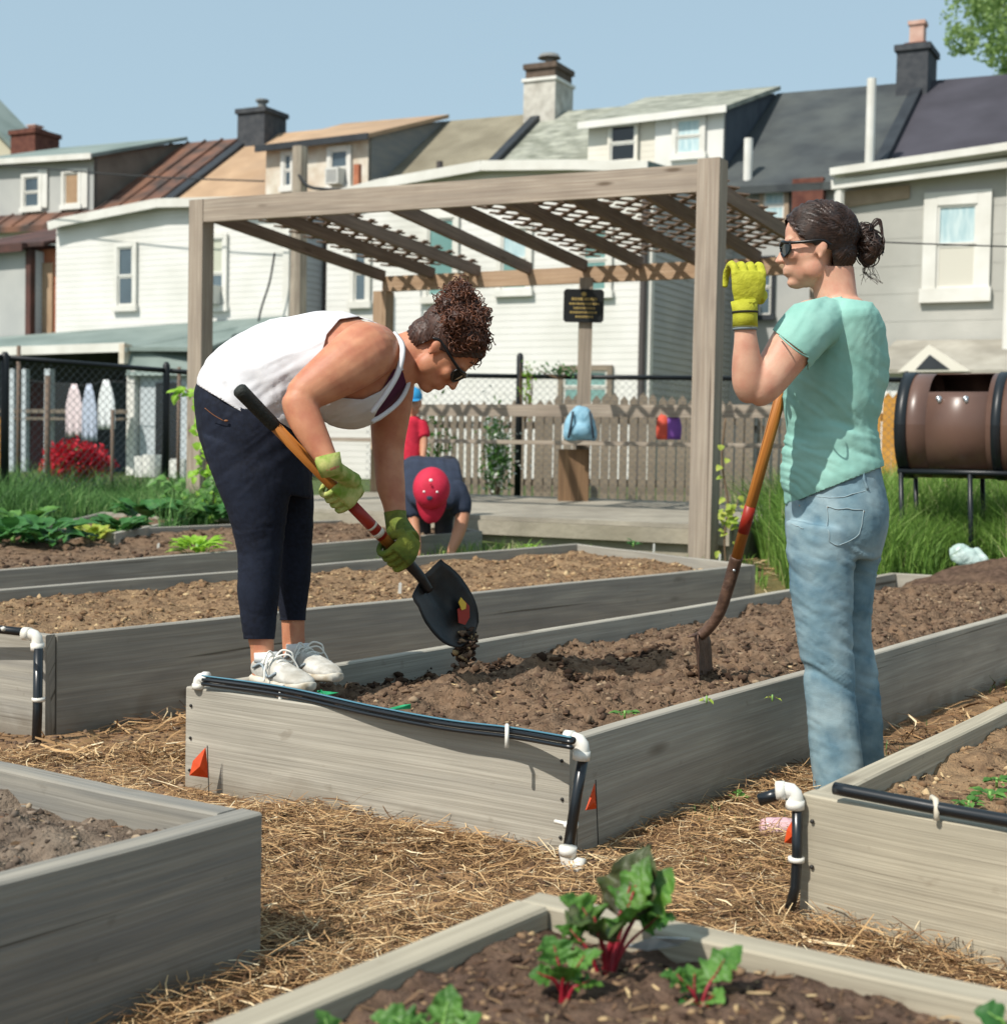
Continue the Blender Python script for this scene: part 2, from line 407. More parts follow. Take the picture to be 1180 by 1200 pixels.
# ------------------------------------------------------------------ raised beds
QUADS = []
def quad_xy(c): return [(p.x, p.y) for p in c]
mat('soil_brown', '#554538', '#7f6a57', 30, 1, .9, 120, c3='#8b7058', sc3=6, f3=.5, bdist=.012, spec=.1)
mat('soil_dark', '#43352c', '#665246', 34, 1, .9, 120, c3='#75604f', sc3=7, f3=.5, bdist=.012, spec=.1)
mat('soil_tan', '#665240', '#8f755a', 34, 1, .9, 120, c3='#a58a6a', sc3=7, f3=.6, bdist=.012, spec=.1)
mat('soil_grey', '#574b41', '#7b6c5e', 34, 1, .9, 120, c3='#8f8171', sc3=7, f3=.5, bdist=.012, spec=.1)
rampmat('clod_brown', [(0, '#40332a'), (.5, '#665244'), (.88, '#7d6855'), (.97, '#8f7a64'), (1, '#a59379')], 1, spec=.1)
rampmat('clod_dark', [(0, '#2c221c'), (.45, '#54433a'), (.8, '#705b4b'), (.93, '#8d7358'), (1, '#b39b74')], 1, spec=.1)
rampmat('clod_tan', [(0, '#564334'), (.5, '#84694f'), (.85, '#9f8464'), (1, '#c4ac85')], 1, spec=.1)
rampmat('clod_grey', [(0, '#473d35'), (.5, '#6f6257'), (.85, '#8c7d6e'), (1, '#b09c80')], 1, spec=.1)
ICO_V = []; 
_bm = bmesh.new(); bmesh.ops.create_icosphere(_bm, subdivisions=1, radius=1); _bm.verts.ensure_lookup_table()
ICO_V = np.array([v.co[:] for v in _bm.verts]); ICO_F = np.array([[v.index for v in f.verts] for f in _bm.faces]); _bm.free()
def lumps(pos, size, flat=.7):
    """irregular clods as triangles (numpy)"""
    n = len(pos); k = len(ICO_V)
    J = 1+RNG.uniform(-.5, .5, (n, k)); S = size[:, None]*RNG.uniform(.6, 1.3, (n, 3))
    S[:, 2] *= flat; W = ICO_V[None]*J[:, :, None]*S[:, None, :]
    an = RNG.uniform(0, 2*PI, n); c, s = np.cos(an)[:, None], np.sin(an)[:, None]
    x = W[:, :, 0]*c-W[:, :, 1]*s; y = W[:, :, 0]*s+W[:, :, 1]*c
    W = np.stack([x, y, W[:, :, 2]], 2)+pos[:, None, :]
    F = (ICO_F[None]+(np.arange(n)*k)[:, None, None]).reshape(-1, 3)
    return W.reshape(-1, 3), F, np.repeat(RNG.random(n), len(ICO_F))
def chips(pos, length, width, tilt=.35, bend=.25, zoff=.004):
    """thin straw or bark strips, two quads each"""
    n = len(pos); an = RNG.uniform(0, 2*PI, n); ti = RNG.normal(0, tilt, n); l = length/2
    d = np.stack([np.cos(an)*np.cos(ti), np.sin(an)*np.cos(ti), np.sin(ti)], 1)
    sd_ = np.stack([-np.sin(an), np.cos(an), RNG.normal(0, .5, n)], 1)*width[:, None]/2
    mid = pos+np.stack([-np.sin(an), np.cos(an), np.abs(RNG.normal(0, .6, n))], 1)*(length*bend*RNG.uniform(-.5, .5, n))[:, None]
    a = pos-d*l[:, None]; b = pos+d*l[:, None]
    low = np.minimum(a[:, 2], b[:, 2])-pos[:, 2]+zoff; lift = np.maximum(-low, 0)*.75
    V = np.stack([a-sd_*.6, a+sd_*.6, mid-sd_, mid+sd_, b-sd_*.6, b+sd_*.6], 1)
    V[:, :, 2] += (lift+zoff)[:, None]
    o = (np.arange(n)*6)[:, None]; F = np.concatenate([o+[[0, 1, 3, 2]], o+[[2, 3, 5, 4]]], 1).reshape(-1, 4)
    return V.reshape(-1, 3), F, np.repeat(RNG.random(n), 2)
SOILZ = {}
def raised_bed(key, px, zt, zb, wd, soil, label, sz, sfun, res=.02, nclod=2500, csize=(.004, .014), nchip=0, th=.04, rim=None, ends=(0, 2)):
    """px: photo pixels of the four outer top corners, near-left, near-right, far-right, far-left seen from the near board"""
    c = [p_ if isinstance(p_, Vector) else PZ(p_[0], p_[1], z) for p_, z in zip(px, zt)]
    QUADS.append(quad_xy(c))
    ctr = sum(c, Vector())/4; base = Vector((ctr.x, ctr.y, float(gz(ctr.x, ctr.y))))
    t = thing('raised_bed', base, label, 'raised bed', 'raised vegetable beds')
    def inset(i, k): # inner corner
        p, a, b = c[i], c[(i+1) % 4], c[(i-1) % 4]
        return p+(a-p).normalized()*k+(b-p).normalized()*k
    for i in range(4):
        p, q = c[i].copy(), c[(i+1) % 4].copy(); d = (q-p); dn = Vector((d.x, d.y, 0)).normalized()
        inn = Vector((-dn.y, dn.x, 0)); 
        if inn.dot(ctr-p) < 0: inn = -inn
        if i not in ends: p = p+dn*(th+.002); q = q-dn*(th+.002)
        m = MB(); zb1, zb2 = zb[i], zb[(i+1) % 4]
        # board in segments with a slightly wandering top edge
        n = max(2, int((q-p).length/.25)); q0 = random.random()*40; last = None
        rows = []
        for k in range(n+1):
            s = k/n; a = p.lerp(q, s); wob = .0025*math.sin(s*9+q0)
            a = a+inn*wob; zt_ = a.z+.0015*math.sin(s*17+q0); zbt = zb1+(zb2-zb1)*s
            rows.append([Vector((a.x, a.y, zbt)), Vector((a.x, a.y, zt_-.004)), Vector((a.x, a.y, zt_))+inn*.004, Vector((a.x, a.y, zt_))+inn*(th-.004), Vector((a.x, a.y, zt_-.004))+inn*th, Vector((a.x, a.y, zbt))+inn*th])
        L = (q-p).length; H = .29; vv = [0, H-.004, H+.002, H+.036, H+.04, 2*H+.04]
        vs = [v for r in rows for v in r]; fs = []; uv = []
        for k in range(n):
            for h in range(5):
                fs.append((k*6+h, (k+1)*6+h, (k+1)*6+h+1, k*6+h+1))
                u0, u1 = q0+k/n*L, q0+(k+1)/n*L; uv.append([(u0, vv[h]+q0), (u1, vv[h]+q0), (u1, vv[h+1]+q0), (u0, vv[h+1]+q0)])
        for k in (0, n):
            fs.append(tuple(k*6+h for h in range(6))); uv.append([(q0+vv[h]*.1, q0+vv[h]) for h in range(6)])
        m.add(vs, fs, uv); m.build('board', MATS[wd], t)
    p, q = c[0], c[1]; d = (q-p); d.z = 0; d.normalize(); o = Vector((d.y, -d.x, 0)); o = -o if o.dot(p-ctr) < 0 else o; sm_ = None
    for e, sg in ((p, 1), (q, -1)):
        for h in (.05, .14, .23):
            k = e+d*sg*(th*.5+random.uniform(-.003, .003))+o*.0015+Vector((0, 0, -h))
            if sm_ is None: sc = MB(); sc.ell((0, 0, 0), .0045, .0045, .0045, None, 8, 6); so_ = sc.build('screw', MATS['screw_head'], None); sm_ = so_.data
            else: so_ = bpy.data.objects.new('screw', sm_); COL.objects.link(so_)
            so_.parent = t; so_.location = k-base
    ic = [inset(i, th-.003) for i in range(4)]
    nu = max(8, int((ic[1]-ic[0]).length/res)); nv = max(8, int((ic[3]-ic[0]).length/res))
    U, W = np.meshgrid(np.linspace(0, 1, nu), np.linspace(0, 1, nv)); A = [np.array(v) for v in ic]
    Pt = (A[0][None, None]*((1-U)*(1-W))[..., None]+A[1]*(U*(1-W))[..., None]+A[2]*(U*W)[..., None]+A[3]*((1-U)*W)[..., None])
    rimz = Pt[..., 2]; x, y = Pt[..., 0], Pt[..., 1]
    def zf(x, y, rz, u, w_): return rz-sz+sfun(x, y, u, w_)
    Pt[..., 2] = zf(x, y, rimz, U, W)
    V = Pt.reshape(-1, 3); i, j = np.meshgrid(np.arange(nu-1), np.arange(nv-1)); a = (j*nu+i).ravel(); Fq = np.stack([a, a+1, a+1+nu, a+nu], 1)
    s = np_mesh('soil', V, Fq, MATS['soil_'+soil], t, smooth=False)
    def sample(n):
        u = RNG.random(n); w_ = RNG.random(n)*.985+.007; u = u*.985+.007
        p = A[0]*((1-u)*(1-w_))[:, None]+A[1]*(u*(1-w_))[:, None]+A[2]*(u*w_)[:, None]+A[3]*((1-u)*w_)[:, None]
        p[:, 2] = zf(p[:, 0], p[:, 1], p[:, 2], u, w_); return p
    p = sample(nclod); sz_ = RNG.uniform(0, 1, nclod)**6*(csize[1]-csize[0])+csize[0]
    V, F, u = lumps(p, sz_); o = np_mesh('soil_crumbs', V, F, MATS['clod_'+soil], t, u, k=3); tag(o, None, kind='stuff')
    if nchip:
        p = sample(nchip); V, F, u = chips(p, RNG.uniform(.008, .034, nchip), RNG.uniform(.002, .006, nchip), .1, .2, .003)
        o = np_mesh('bark_chips', V, F, MATS['chip_mix'], t, u); tag(o, None, kind='stuff')
    SOILZ[key] = Pt.reshape(-1, 3)
    return t, c
rampmat('chip_mix', [(0, '#3a2a20'), (.4, '#6b5240'), (.8, '#8a7054'), (1, '#c2a980')], 1, spec=.15)
rampmat('straw_mix', [(0, '#523d2b'), (.25, '#7c5e43'), (.5, '#a07e58'), (.8, '#bc9a6e'), (.95, '#d4ba90'), (1, '#e2d2b0')], .8, spec=.2)
bumpy = lambda k=.03, s=0: (lambda x, y, u, w_: k*fbm(x*6, y*6, s+1, 4)+.4*k*fbm(x*28, y*28, s+5, 3))
def main_soil(x, y, u, w_):
    h = .035*fbm(x*2.3, y*2.3, 21, 3)+.04*fbm(x*7, y*7, 22, 4)+.020*fbm(x*22, y*22, 25, 4)+.009*fbm(x*60, y*60, 27, 2)
    edge = np.minimum(np.minimum(u, 1-u)*8, 1)*np.minimum(np.minimum(w_*20, 1), (1-w_)*20)
    mound = .062*sstep(.05, .55, u)*np.clip(edge, 0, 1)*sstep(.02, .25, w_)
    # trench being dug along the left board, thrown ridge beside it
    ax, ay = u-.2-.1*np.sin(w_*19), w_-.2
    tr = -.03*np.exp(-(ax/.13)**2-(ay/.10)**2); rd = .055*np.exp(-((u-.36)/.10)**2-((w_-.13)/.09)**2)
    h2 = np.where(np.abs(fbm(x*11, y*11, 40, 2)) < .1, -.012, 0)
    return h+mound+tr+rd+h2
def rel(c, a, b, la, lb):
    """corner px c, px on the two edges leaving it, lengths in metres"""
    c, a, b = [PZ(q[0], q[1], .285) for q in (c, a, b)]; ua, ub = (a-c).normalized(), (b-c).normalized()
    return c, c+ua*la, c+ua*la+ub*lb, c+ub*lb
_a, _b, _d = PZ(218, 805, .285), PZ(668, 868, .285), PZ(1045, 671, .285)
raised_bed('main', [_a, _b, _b+(_d-_a), _d], [.285]*4, [-.05]*4, 'bed_wood', 'brown',
           'long raised bed of dug brown soil the woman in white stands on', .075, main_soil, .010, 24000, (.002, .015), 1500)
raised_bed('second', [(-230, 708), (54, 745), (885, 662), (675, 637)], [.31, .31, .33, .38], [-.08]*4, 'bed_wood_dark', 'tan',
           'raised bed behind the bent woman, tan soil and two white plant labels', .05, bumpy(.035, 60), .022, 9000, (.003, .018), 6000)
raised_bed('third', [(-150, 680), (565, 622), (480, 606), (-200, 632)], [.31, .42, .43, .40], [0, .05, .2, .1], 'bed_wood_dark', 'brown',
           'far raised bed at the left planted with leafy greens', .03, bumpy(.04, 70), .04, 3000, (.005, .025), 1200)
_c = rel((306, 953), (0, 1035), (0, 892), 2.6, 1.3)
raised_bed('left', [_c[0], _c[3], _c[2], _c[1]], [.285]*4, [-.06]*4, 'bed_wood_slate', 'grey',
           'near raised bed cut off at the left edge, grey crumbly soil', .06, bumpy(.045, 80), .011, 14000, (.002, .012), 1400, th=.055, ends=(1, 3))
_c = rel((633, 1045), (240, 1200), (1180, 1160), 2.6, 1.4)
raised_bed('front', [_c[0], _c[3], _c[2], _c[1]], [.285]*4, [-.04]*4, 'bed_wood_tan', 'dark',
           'nearest raised bed at the bottom with red-stemmed chard plants', .020, bumpy(.03, 90), .008, 16000, (.0014, .010), 6500, th=.058)
_c = rel((940, 931), (1180, 822), (1180, 975), 3.0, 1.3)
raised_bed('right', [_c[0], _c[3], _c[2], _c[1]], [.285]*4, [-.04]*4, 'bed_wood_tan', 'tan',
           'raised bed cut off at the right edge with a black pipe on its rim', .045, bumpy(.03, 99), .012, 12000, (.002, .014), 1800, th=.052)
raised_bed('fourth', [(40, 618), (135, 625), (230, 606), (120, 600)], [.42]*4, [.15]*4, 'bed_wood', 'brown',
           'small corner of a bed showing among the greens at far left', .03, bumpy(.02, 120), .06, 200, (.01, .03), 0)
# freshly turned, still damp soil in the dug bed
pp = []
for x_, y_, rx, ry, n in ((545, 775, .20, .16, 900), (610, 768, .16, .12, 700), (735, 772, .13, .10, 500), (480, 790, .16, .12, 500), (470, 838, .10, .05, 120), (690, 792, .1, .06, 200), (830, 792, .07, .06, 200)):
    c = PZ(x_, y_, .262); d = RNG.normal(0, .5, (n, 2))*[rx, ry]; q = np.stack([c.x+d[:, 0], c.y+d[:, 1], 0*d[:, 0]], 1)
    pp.append(q)
pp = np.concatenate(pp); pp = pp[RNG.random(len(pp)) < .7]; G_ = SOILZ['main']; G_ = G_[(G_[:, 1] < 6.5)]
near_ = np.concatenate([np.argmin((G_[None, :, 0]-c_[:, None, 0])**2+(G_[None, :, 1]-c_[:, None, 1])**2, 1) for c_ in np.array_split(pp, 12)])
ok = (G_[near_, 0]-pp[:, 0])**2+(G_[near_, 1]-pp[:, 1])**2 < .0003; pp = pp[ok]; near_ = near_[ok]; pp[:, 2] = G_[near_, 2]+RNG.random(len(pp))**2*.012; V, F, u = lumps(pp, RNG.uniform(.1, 1, len(pp))**4*.016+.003)
rampmat('clod_damp', [(0, '#231a15'), (.6, '#3f3026'), (1, '#5a4535')], 1, spec=.15)
o = np_mesh('damp_soil', V, F, MATS['clod_damp'], None, u, k=3); tag(o, 'dark damp clods freshly turned in the dug bed', 'soil', kind='stuff')
# ------------------------------------------------------------------ straw mulch on the paths
def inside_beds(x, y, m=0):
    r = np.zeros(x.shape, bool)
    for q in QUADS:
        r |= inpoly(x, y, q) > -m
    return r
def straw(n, x0, x1, y0, y1, ln, wd, tilt, skip=.012):
    x = RNG.uniform(x0, x1, n); y = y0+(y1-y0)*RNG.random(n)**1.3
    k = ~inside_beds(x, y, skip); 
    dens = vn(x*1.7, y*1.7, 77)*.6+vn(x*5, y*5, 78)*.4
    dens = np.where(vn(x*2.6+9, y*2.6, 79) > .68, dens*.5, dens)
    k &= RNG.random(n) < np.clip(dens*2.2-.25, .12, 1)
    x, y = x[k], y[k]; n = len(x)
    p = np.stack([x, y, gz(x, y)+RNG.random(n)**2*.028*np.clip(dens[k]*2, .3, 1.4)], 1)
    return chips(p, RNG.uniform(*ln, n), RNG.uniform(*wd, n), tilt, .3, .003)
parts = [straw(190000, -1.6, 2.2, 1.6, 4.6, (.012, .085), (.0009, .0030), .16), straw(30000, -4, 3.5, 4.4, 9.5, (.04, .16), (.003, .007), .2),
         straw(5000, -1.6, 2.2, 1.6, 4.6, (.08, .18), (.0018, .0035), .15, .05)]
VV = []; FF = []; UU = []; o = 0
for V, F, u in parts: VV.append(V); FF.append(F+o); UU.append(u); o += len(V)
s = np_mesh('straw_mulch', np.concatenate(VV), np.concatenate(FF), MATS['straw_mix'], None, np.concatenate(UU)); tag(s, 'golden brown straw mulch strewn on the paths between the beds', 'straw', kind='stuff')
n = 9000; x = RNG.uniform(-1.8, 2.4, n); y = RNG.uniform(1.7, 5, n); k = ~inside_beds(x, y, .01); x, y = x[k], y[k]
V, F, u = lumps(np.stack([x, y, gz(x, y)], 1), RNG.uniform(.003, .012, len(x))); s = np_mesh('mulch_crumbs', V, F, MATS['clod_brown'], None, u, k=3); tag(s, 'brown bark crumbs scattered through the path mulch', 'mulch', kind='stuff')
# ------------------------------------------------------------------ grass
rampmat('grass_blades', [(0, '#4d6c2e'), (.35, '#6f9540'), (.68, '#93b658'), (.85, '#b0c878'), (.93, '#c9bf8c'), (1, '#d6c9a0')], .6, transl=.35)
rampmat('grass_dark', [(0, '#36582c'), (.4, '#50793e'), (.8, '#709d55'), (1, '#9db878')], .6, transl=.3)
def blades(x, y, h, wd, lean=.75):
    n = len(x); z = gz(x, y); an = RNG.uniform(0, 2*PI, n); dx, dy = np.cos(an), np.sin(an); l = h*lean*RNG.random(n)
    fa = RNG.uniform(0, PI, n); sx, sy = np.cos(fa)*wd/2, np.sin(fa)*wd/2
    p0 = np.stack([x, y, z-.01], 1); p1 = np.stack([x+dx*l*.3, y+dy*l*.3, z+h*.6], 1); p2 = np.stack([x+dx*l, y+dy*l, z+h*RNG.uniform(.8, 1, n)], 1)
    S = np.stack([sx, sy, 0*sx], 1); V = np.stack([p0-S, p0+S, p1+S*.8, p1-S*.8, p2+S*.12, p2-S*.12], 1).reshape(-1, 3)
    o = (np.arange(n)*6)[:, None]; F = np.concatenate([o+[[0, 1, 2, 3]], o+[[3, 2, 4, 5]]], 1).reshape(-1, 4)
    return V, F, np.repeat(np.clip(RNG.normal(.5, .27, n)+(vn(x*1.5, y*1.5, 5)-.5)*.5, 0, 1), 2)
def grass(name, n, x0, x1, y0, y1, h, wd, m, label, keep=None):
    x = RNG.uniform(x0, x1, n); y = RNG.uniform(y0, y1, n); k = ~inside_beds(x, y, .03)
    if keep is not None: k &= keep(x, y)
    x, y = x[k], y[k]; H = RNG.uniform(*h, len(x))*(.6+.8*vn(x*1.1, y*1.1, 31))
    V, F, u = blades(x, y, H, RNG.uniform(*wd, len(x)))
    o = np_mesh(name, V, F, MATS[m], None, u); tag(o, label, 'grass', kind='stuff')
PLAT = [(-2.52, 11.45), (1.42, 9.2), (2.75, 11.9), (-1.2, 14.1)]
outplat = lambda x, y: inpoly(x, y, PLAT) < 0
grass('tall_grass', 52000, -6.5, -1.6, 9.2, 13.6, (.16, .4), (.005, .011), 'grass_dark', 'rank green grass growing along the fence at the left', lambda x, y: outplat(x, y) & (y > 9.6) & (x < -2.2))
grass('tall_grass', 62000, 1.7, 5.5, 8.6, 12.4, (.22, .56), (.004, .009), 'grass_blades', 'sunlit green grass under the brown compost drum', lambda x, y: outplat(x, y) & (np.hypot(x-2.78, y-8.75) > .22))
grass('tall_grass', 9000, 2.35, 4.4, 8.75, 9.5, (.34, .56), (.004, .008), 'grass_blades', 'taller tuft of grass hiding the legs of the compost drum', lambda x, y: np.hypot(x-2.78, y-8.75) > .3)
grass('weed_grass', 2500, -1.2, 1.6, 8.7, 9.7, (.04, .12), (.005, .01), 'grass_blades', 'short weeds along the front of the pergola deck', outplat)
grass('weed_grass', 900, .4, 2.4, 3.2, 6.4, (.02, .06), (.003, .006), 'grass_dark', 'sparse low weeds in the path beside the dug bed', lambda x, y: vn(x*4, y*4, 4) > .62)
# ------------------------------------------------------------------ irrigation pipes
mat('black_poly', '#15191d', rough=.28, spec=.6)
mat('blue_line', '#4f7f92', rough=.4)
mat('white_pvc', '#e9e7e0', '#d6d2c6', 20, .35, spec=.5)
mat('dirty_white', '#d8d2c2', '#b9ae98', 30, .6)
def elbow(m, p, a, b, r, arm):
    """pipe elbow: sleeve from p along a and along b with collars"""
    p, a, b = Vector(p), Vector(a).normalized(), Vector(b).normalized()
    pts = [p+a*arm, p+a*arm*.5, p+a*arm*.2+b*arm*.05, p+a*arm*.05+b*arm*.2, p+b*arm*.5, p+b*arm]
    m.tube(pts, [r*1.12, r*1.12, r*1.05, r*1.05, r*1.12, r*1.12], 16)
    m.tube([p+a*arm*.55, p+a*arm*1.05], r*1.3, 16); m.tube([p+b*arm*.55, p+b*arm*1.05], r*1.3, 16)
def rail_pt(a, b, s, up=0, out=0):
    p = a.lerp(b, s); d = (b-a); d.z = 0; d.normalize(); o = Vector((d.y, -d.x, 0)); return p+o*out+Vector((0, 0, up))
# the dug bed: three thin lines with a blue stripe sagging along the near board
a, b = PZ(236, 800, .285), PZ(680, 866, .285)
t = thing('irrigation_pipe', PZ(668, 1010, 0), 'black pipe with white elbows along the near rim of the dug bed', 'pipe', 'irrigation pipes on the bed rims')
sag = [PZ(240, 795, .315), PZ(330, 811, .305), PZ(430, 833, .295), PZ(520, 850, .29), PZ(600, 860, .295), PZ(672, 868, .31)]
sag = [sag[0]]+[p+Vector((.008, .016, .004)) for p in sag[1:-1]]+[sag[-1]]
m = MB(); m.tube(spline(sag, 8), .0085, 10); m.build('pipe', MATS['black_poly'], t, True)
for k, dz in ((.010, -.002), (.012, -.013)):
    m = MB(); m.tube(spline([p+Vector((-.35*k, -1.1*k, dz)) for p in sag], 8), .0055, 8); m.build('pipe', MATS['black_poly'], t, True)
m = MB(); m.tube(spline([p+Vector((-.006, -.010, .0088)) for p in sag], 8), .0022, 6); m.build('stripe', MATS['blue_line'], t, True)
m = MB(); e = sag[0]; elbow(m, e+Vector((-.02, .01, .0)), (1, -.35, .05), (0, 0, -1), .013, .03); m.build('elbow', MATS['white_pvc'], t, True)
top = P(681, 868, 3.30); m = MB(); elbow(m, P(683, 868, 3.29), (-1, .45, 0), (-.08, 0, -1), .0155, .042); m.build('elbow', MATS['white_pvc'], t, True)
lo = P(665, 1000, 3.225); m = MB(); m.tube([P(684, 885, 3.29), P(676, 930, 3.285), lo], .0125, 12); m.build('pipe', MATS['black_poly'], t, True)
m = MB(); elbow(m, P(664, 1013, 3.205), (.06, 0, 1), (1, -.35, -.1), .0155, .038); m.build('elbow', MATS['white_pvc'], t, True)
for q in ((669, 967), ):
    m = MB(); p = P(*q, 3.277); m.tube([p+Vector((0, 0, -.006)), p+Vector((0, 0, .006))], .0175, 14); m.tube([p, p+Vector((-.035, .03, 0))], .005, 6); m.build('clamp', MATS['white_pvc'], t, True)
for x_, y_ in ((594, 858), (331, 811)):
    m = MB(); p = PZ(x_, y_, .297)
    m.tube([p+Vector((0, .02, -.005)), p+Vector((0, .012, .014)), p+Vector((0, -.012, .016)), p+Vector((0, -.036, .004)), p+Vector((0, -.037, -.03))], .005, 8); m.build('clip', MATS['white_pvc'], t, True)
# second bed
t = thing('irrigation_pipe', P(42, 893, 4.7), 'black pipe with one white elbow at the corner of the second bed', 'pipe', 'irrigation pipes on the bed rims')
m = MB(); m.tube([PZ(-90, 728, .325), PZ(38, 742, .325)], .014, 12); m.build('pipe', MATS['black_poly'], t, True)
m = MB(); elbow(m, P(44, 744, 4.78), (-1, .3, .02), (0, 0, -1), .017, .05); m.build('elbow', MATS['white_pvc'], t, True)
m = MB(); m.tube([P(45, 760, 4.77), P(44, 830, 4.75), P(42, 895, 4.72)], .0155, 12); m.build('pipe', MATS['black_poly'], t, True)
m = MB(); p = P(45, 822, 4.75); m.tube([p, p+Vector((0, 0, .012))], .022, 12); m.build('clamp', MATS['white_pvc'], t, True)
m = MB(); m.tube([PZ(4, 737, .34), PZ(4, 737, .36)], .008, 8); m.build('nozzle', MATS['white_pvc'], t, True)
# right bed
t = thing('irrigation_pipe', P(930, 1066, 2.84), 'black pipe and white elbow on the rim of the right-hand bed', 'pipe', 'irrigation pipes on the bed rims')
m = MB(); m.tube(spline([PZ(978, 924, .31), PZ(1060, 940, .307), PZ(1140, 955, .305), PZ(1330, 988, .31)], 6), .0125, 14); m.build('pipe', MATS['black_poly'], t, True)
m = MB(); elbow(m, P(932, 926, 2.86), (-1, .25, -.12), (0, 0, -1), .0145, .036); m.build('elbow', MATS['white_pvc'], t, True)
m = MB(); p = P(918, 929, 2.865); m.tube([p, P(889, 938, 2.875)], .0125, 12); m.build('pipe', MATS['black_poly'], t, True)
m = MB(); m.tube([P(934, 945, 2.855), P(934, 1000, 2.85), P(932, 1040, 2.845), P(925, 1066, 2.84)], .0105, 12); m.build('pipe', MATS['black_poly'], t, True)
m = MB(); p = P(933, 1010, 2.85); m.tube([p, p+Vector((0, 0, .009))], .0165, 12); m.build('clamp', MATS['white_pvc'], t, True)
m = MB(); p = PZ(1094, 946, .305); m.tube([p+Vector((0, .018, -.004)), p+Vector((0, .010, .016)), p+Vector((0, -.012, .016)), p+Vector((0, -.02, -.004)), p+Vector((0, -.02, -.02))], .0055, 8); m.build('clip', MATS['dirty_white'], t, True)
# ------------------------------------------------------------------ orange marker flags
mo = mat('orange_flag', '#f0622a', '#e2531f', 30, .55, transl=.3)
mat('wire_steel', '#4a4a48', rough=.5, metal=.6)
def flag(pts, wire, label, d):
    w0 = P(wire[0], wire[1], d); w1 = P(wire[2], wire[3], d)
    t = thing('marker_flag', w1, label, 'marker flag', 'orange marker flags stuck in the mulch')
    m = MB(); m.tube([w1, w0], .0014, 6); m.build('wire', MATS['wire_steel'], t)
    q = [P(x, y, d+dd) for x, y, dd in pts]; m = MB()
    n = len(q); c = sum(q, Vector())/n+Vector((.004, -.012, 0))
    vs = q+[c]; fs = [(i, (i+1) % n, n) for i in range(n)]; m.add(vs, fs); o = m.build('pennant', mo, t)
    s = o.modifiers.new('s', 'SOLIDIFY'); s.thickness = .0008
flag([(241, 876, 0), (245, 912, .01), (222, 909, -.02), (226, 892, -.01)], (243, 874, 245, 935), 'orange flag at the left end of the dug bed', 3.915)
flag([(697, 918, 0), (699, 948, .0), (686, 950, -.02)], (698, 914, 701, 990), 'small orange flag behind the pipe at the near corner of the dug bed', 3.345)
flag([(931, 958, 0), (932, 990, .0), (919, 988, -.01), (922, 972, -.01)], (931, 950, 931, 1050), 'orange flag tucked behind the pipe of the right-hand bed', 2.89)
# ------------------------------------------------------------------ white plant labels and scraps
def label_stick(x, y, h, d, label, tilt=.05, w_=.014):
    b = P(x, y, d); t = MB(); a = Vector((w_, .004, 0)); u = Vector((tilt*h, 0, h))
    t.poly([b-a/2-u*.3, b+a/2-u*.3, b+a/2+u*.9, b+u*1.0, b-a/2+u*.9], Vector((0, .0018, 0)))
    o = t.build('plant_label', MATS['white_pvc'], None, loc=b); tag(o, label, 'plant label', 'white plant labels')
label_stick(468, 700, .07, PZ(468, 702, .27).y, 'white plant label by the rim of the second bed, left of the falling soil')
label_stick(843, 659, .055, PZ(843, 659, .3).y, 'white plant label at the foot of the right pergola post')
label_stick(184, 651, .075, PZ(184, 651, .31).y, 'white plant label in front of the bright green clump', .12)
label_stick(81, 624, .07, PZ(81, 624, .4).y, 'small white plant label among dark greens at far left')
label_stick(766, 645, .045, PZ(766, 645, .35).y, 'small white plant label near the far end of the second bed')
m = MB(); q = [PZ(733, 1110, .285), PZ(765, 1098, .300), PZ(808, 1100, .290), PZ(795, 1108, .275), PZ(758, 1114, .278)]
m.add(q, [(0, 1, 4), (1, 3, 4), (1, 2, 3)]); mat('foil', '#b9c8cf', '#e6ecee', 40, .3, metal=.4)
o = m.build('foil_tag', MATS['foil'], None, loc=q[0]); s = o.modifiers.new('s', 'SOLIDIFY'); s.thickness = .001; tag(o, 'crumpled pale foil seed packet on the soil behind the big chard', 'seed packet')
m = MB(); b = PZ(813, 1090, .285); 
# green plastic scraps
mat('green_plastic', '#1f8a5a', '#2fa56d', 60, .35)
for x_, y_, lab in ((383, 816, 'green plastic scrap beside the white sneakers'), (470, 834, 'green plastic scrap on the soil near the sagging pipe')):
    m = MB(); c = PZ(x_, y_, .292); 
    vs = [c+Vector((random.uniform(-.03, .03), random.uniform(-.02, .02), random.uniform(.002, .02))) for _ in range(7)]
    m.add(vs, [(0, 1, 2), (1, 2, 3), (2, 3, 4), (3, 4, 5), (4, 5, 6), (0, 3, 6)]); o = m.build('plastic_scrap', MATS['green_plastic'], None, loc=c)
    s = o.modifiers.new('s', 'SOLIDIFY'); s.thickness = .0012; tag(o, lab, 'litter', 'green plastic scraps')
# pink bottle lying behind the pipe
mat('pink_plastic', '#c99aa2', '#dbb8bc', 20, .3, spec=.5); mat('yellow_plastic', '#d9a14a', rough=.4)
c0 = P(893, 971, 3.6); t = thing('plastic_bottle', c0, 'pale pink plastic bottle lying on the straw by the right-hand bed', 'bottle')
m = MB(); ax = Vector((1, .1, 0)); r = .027
m.tube([c0+ax*k for k in (-.005, 0, .015, .06, .085, .1, .115)], [.014, .022, r, r, r*.8, .012, .011], 16); m.build('bottle_body', MATS['pink_plastic'], t, True)
m = MB(); m.tube([c0+ax*.115, c0+ax*.135], .014, 12); m.build('cap', MATS['white_pvc'], t, True)
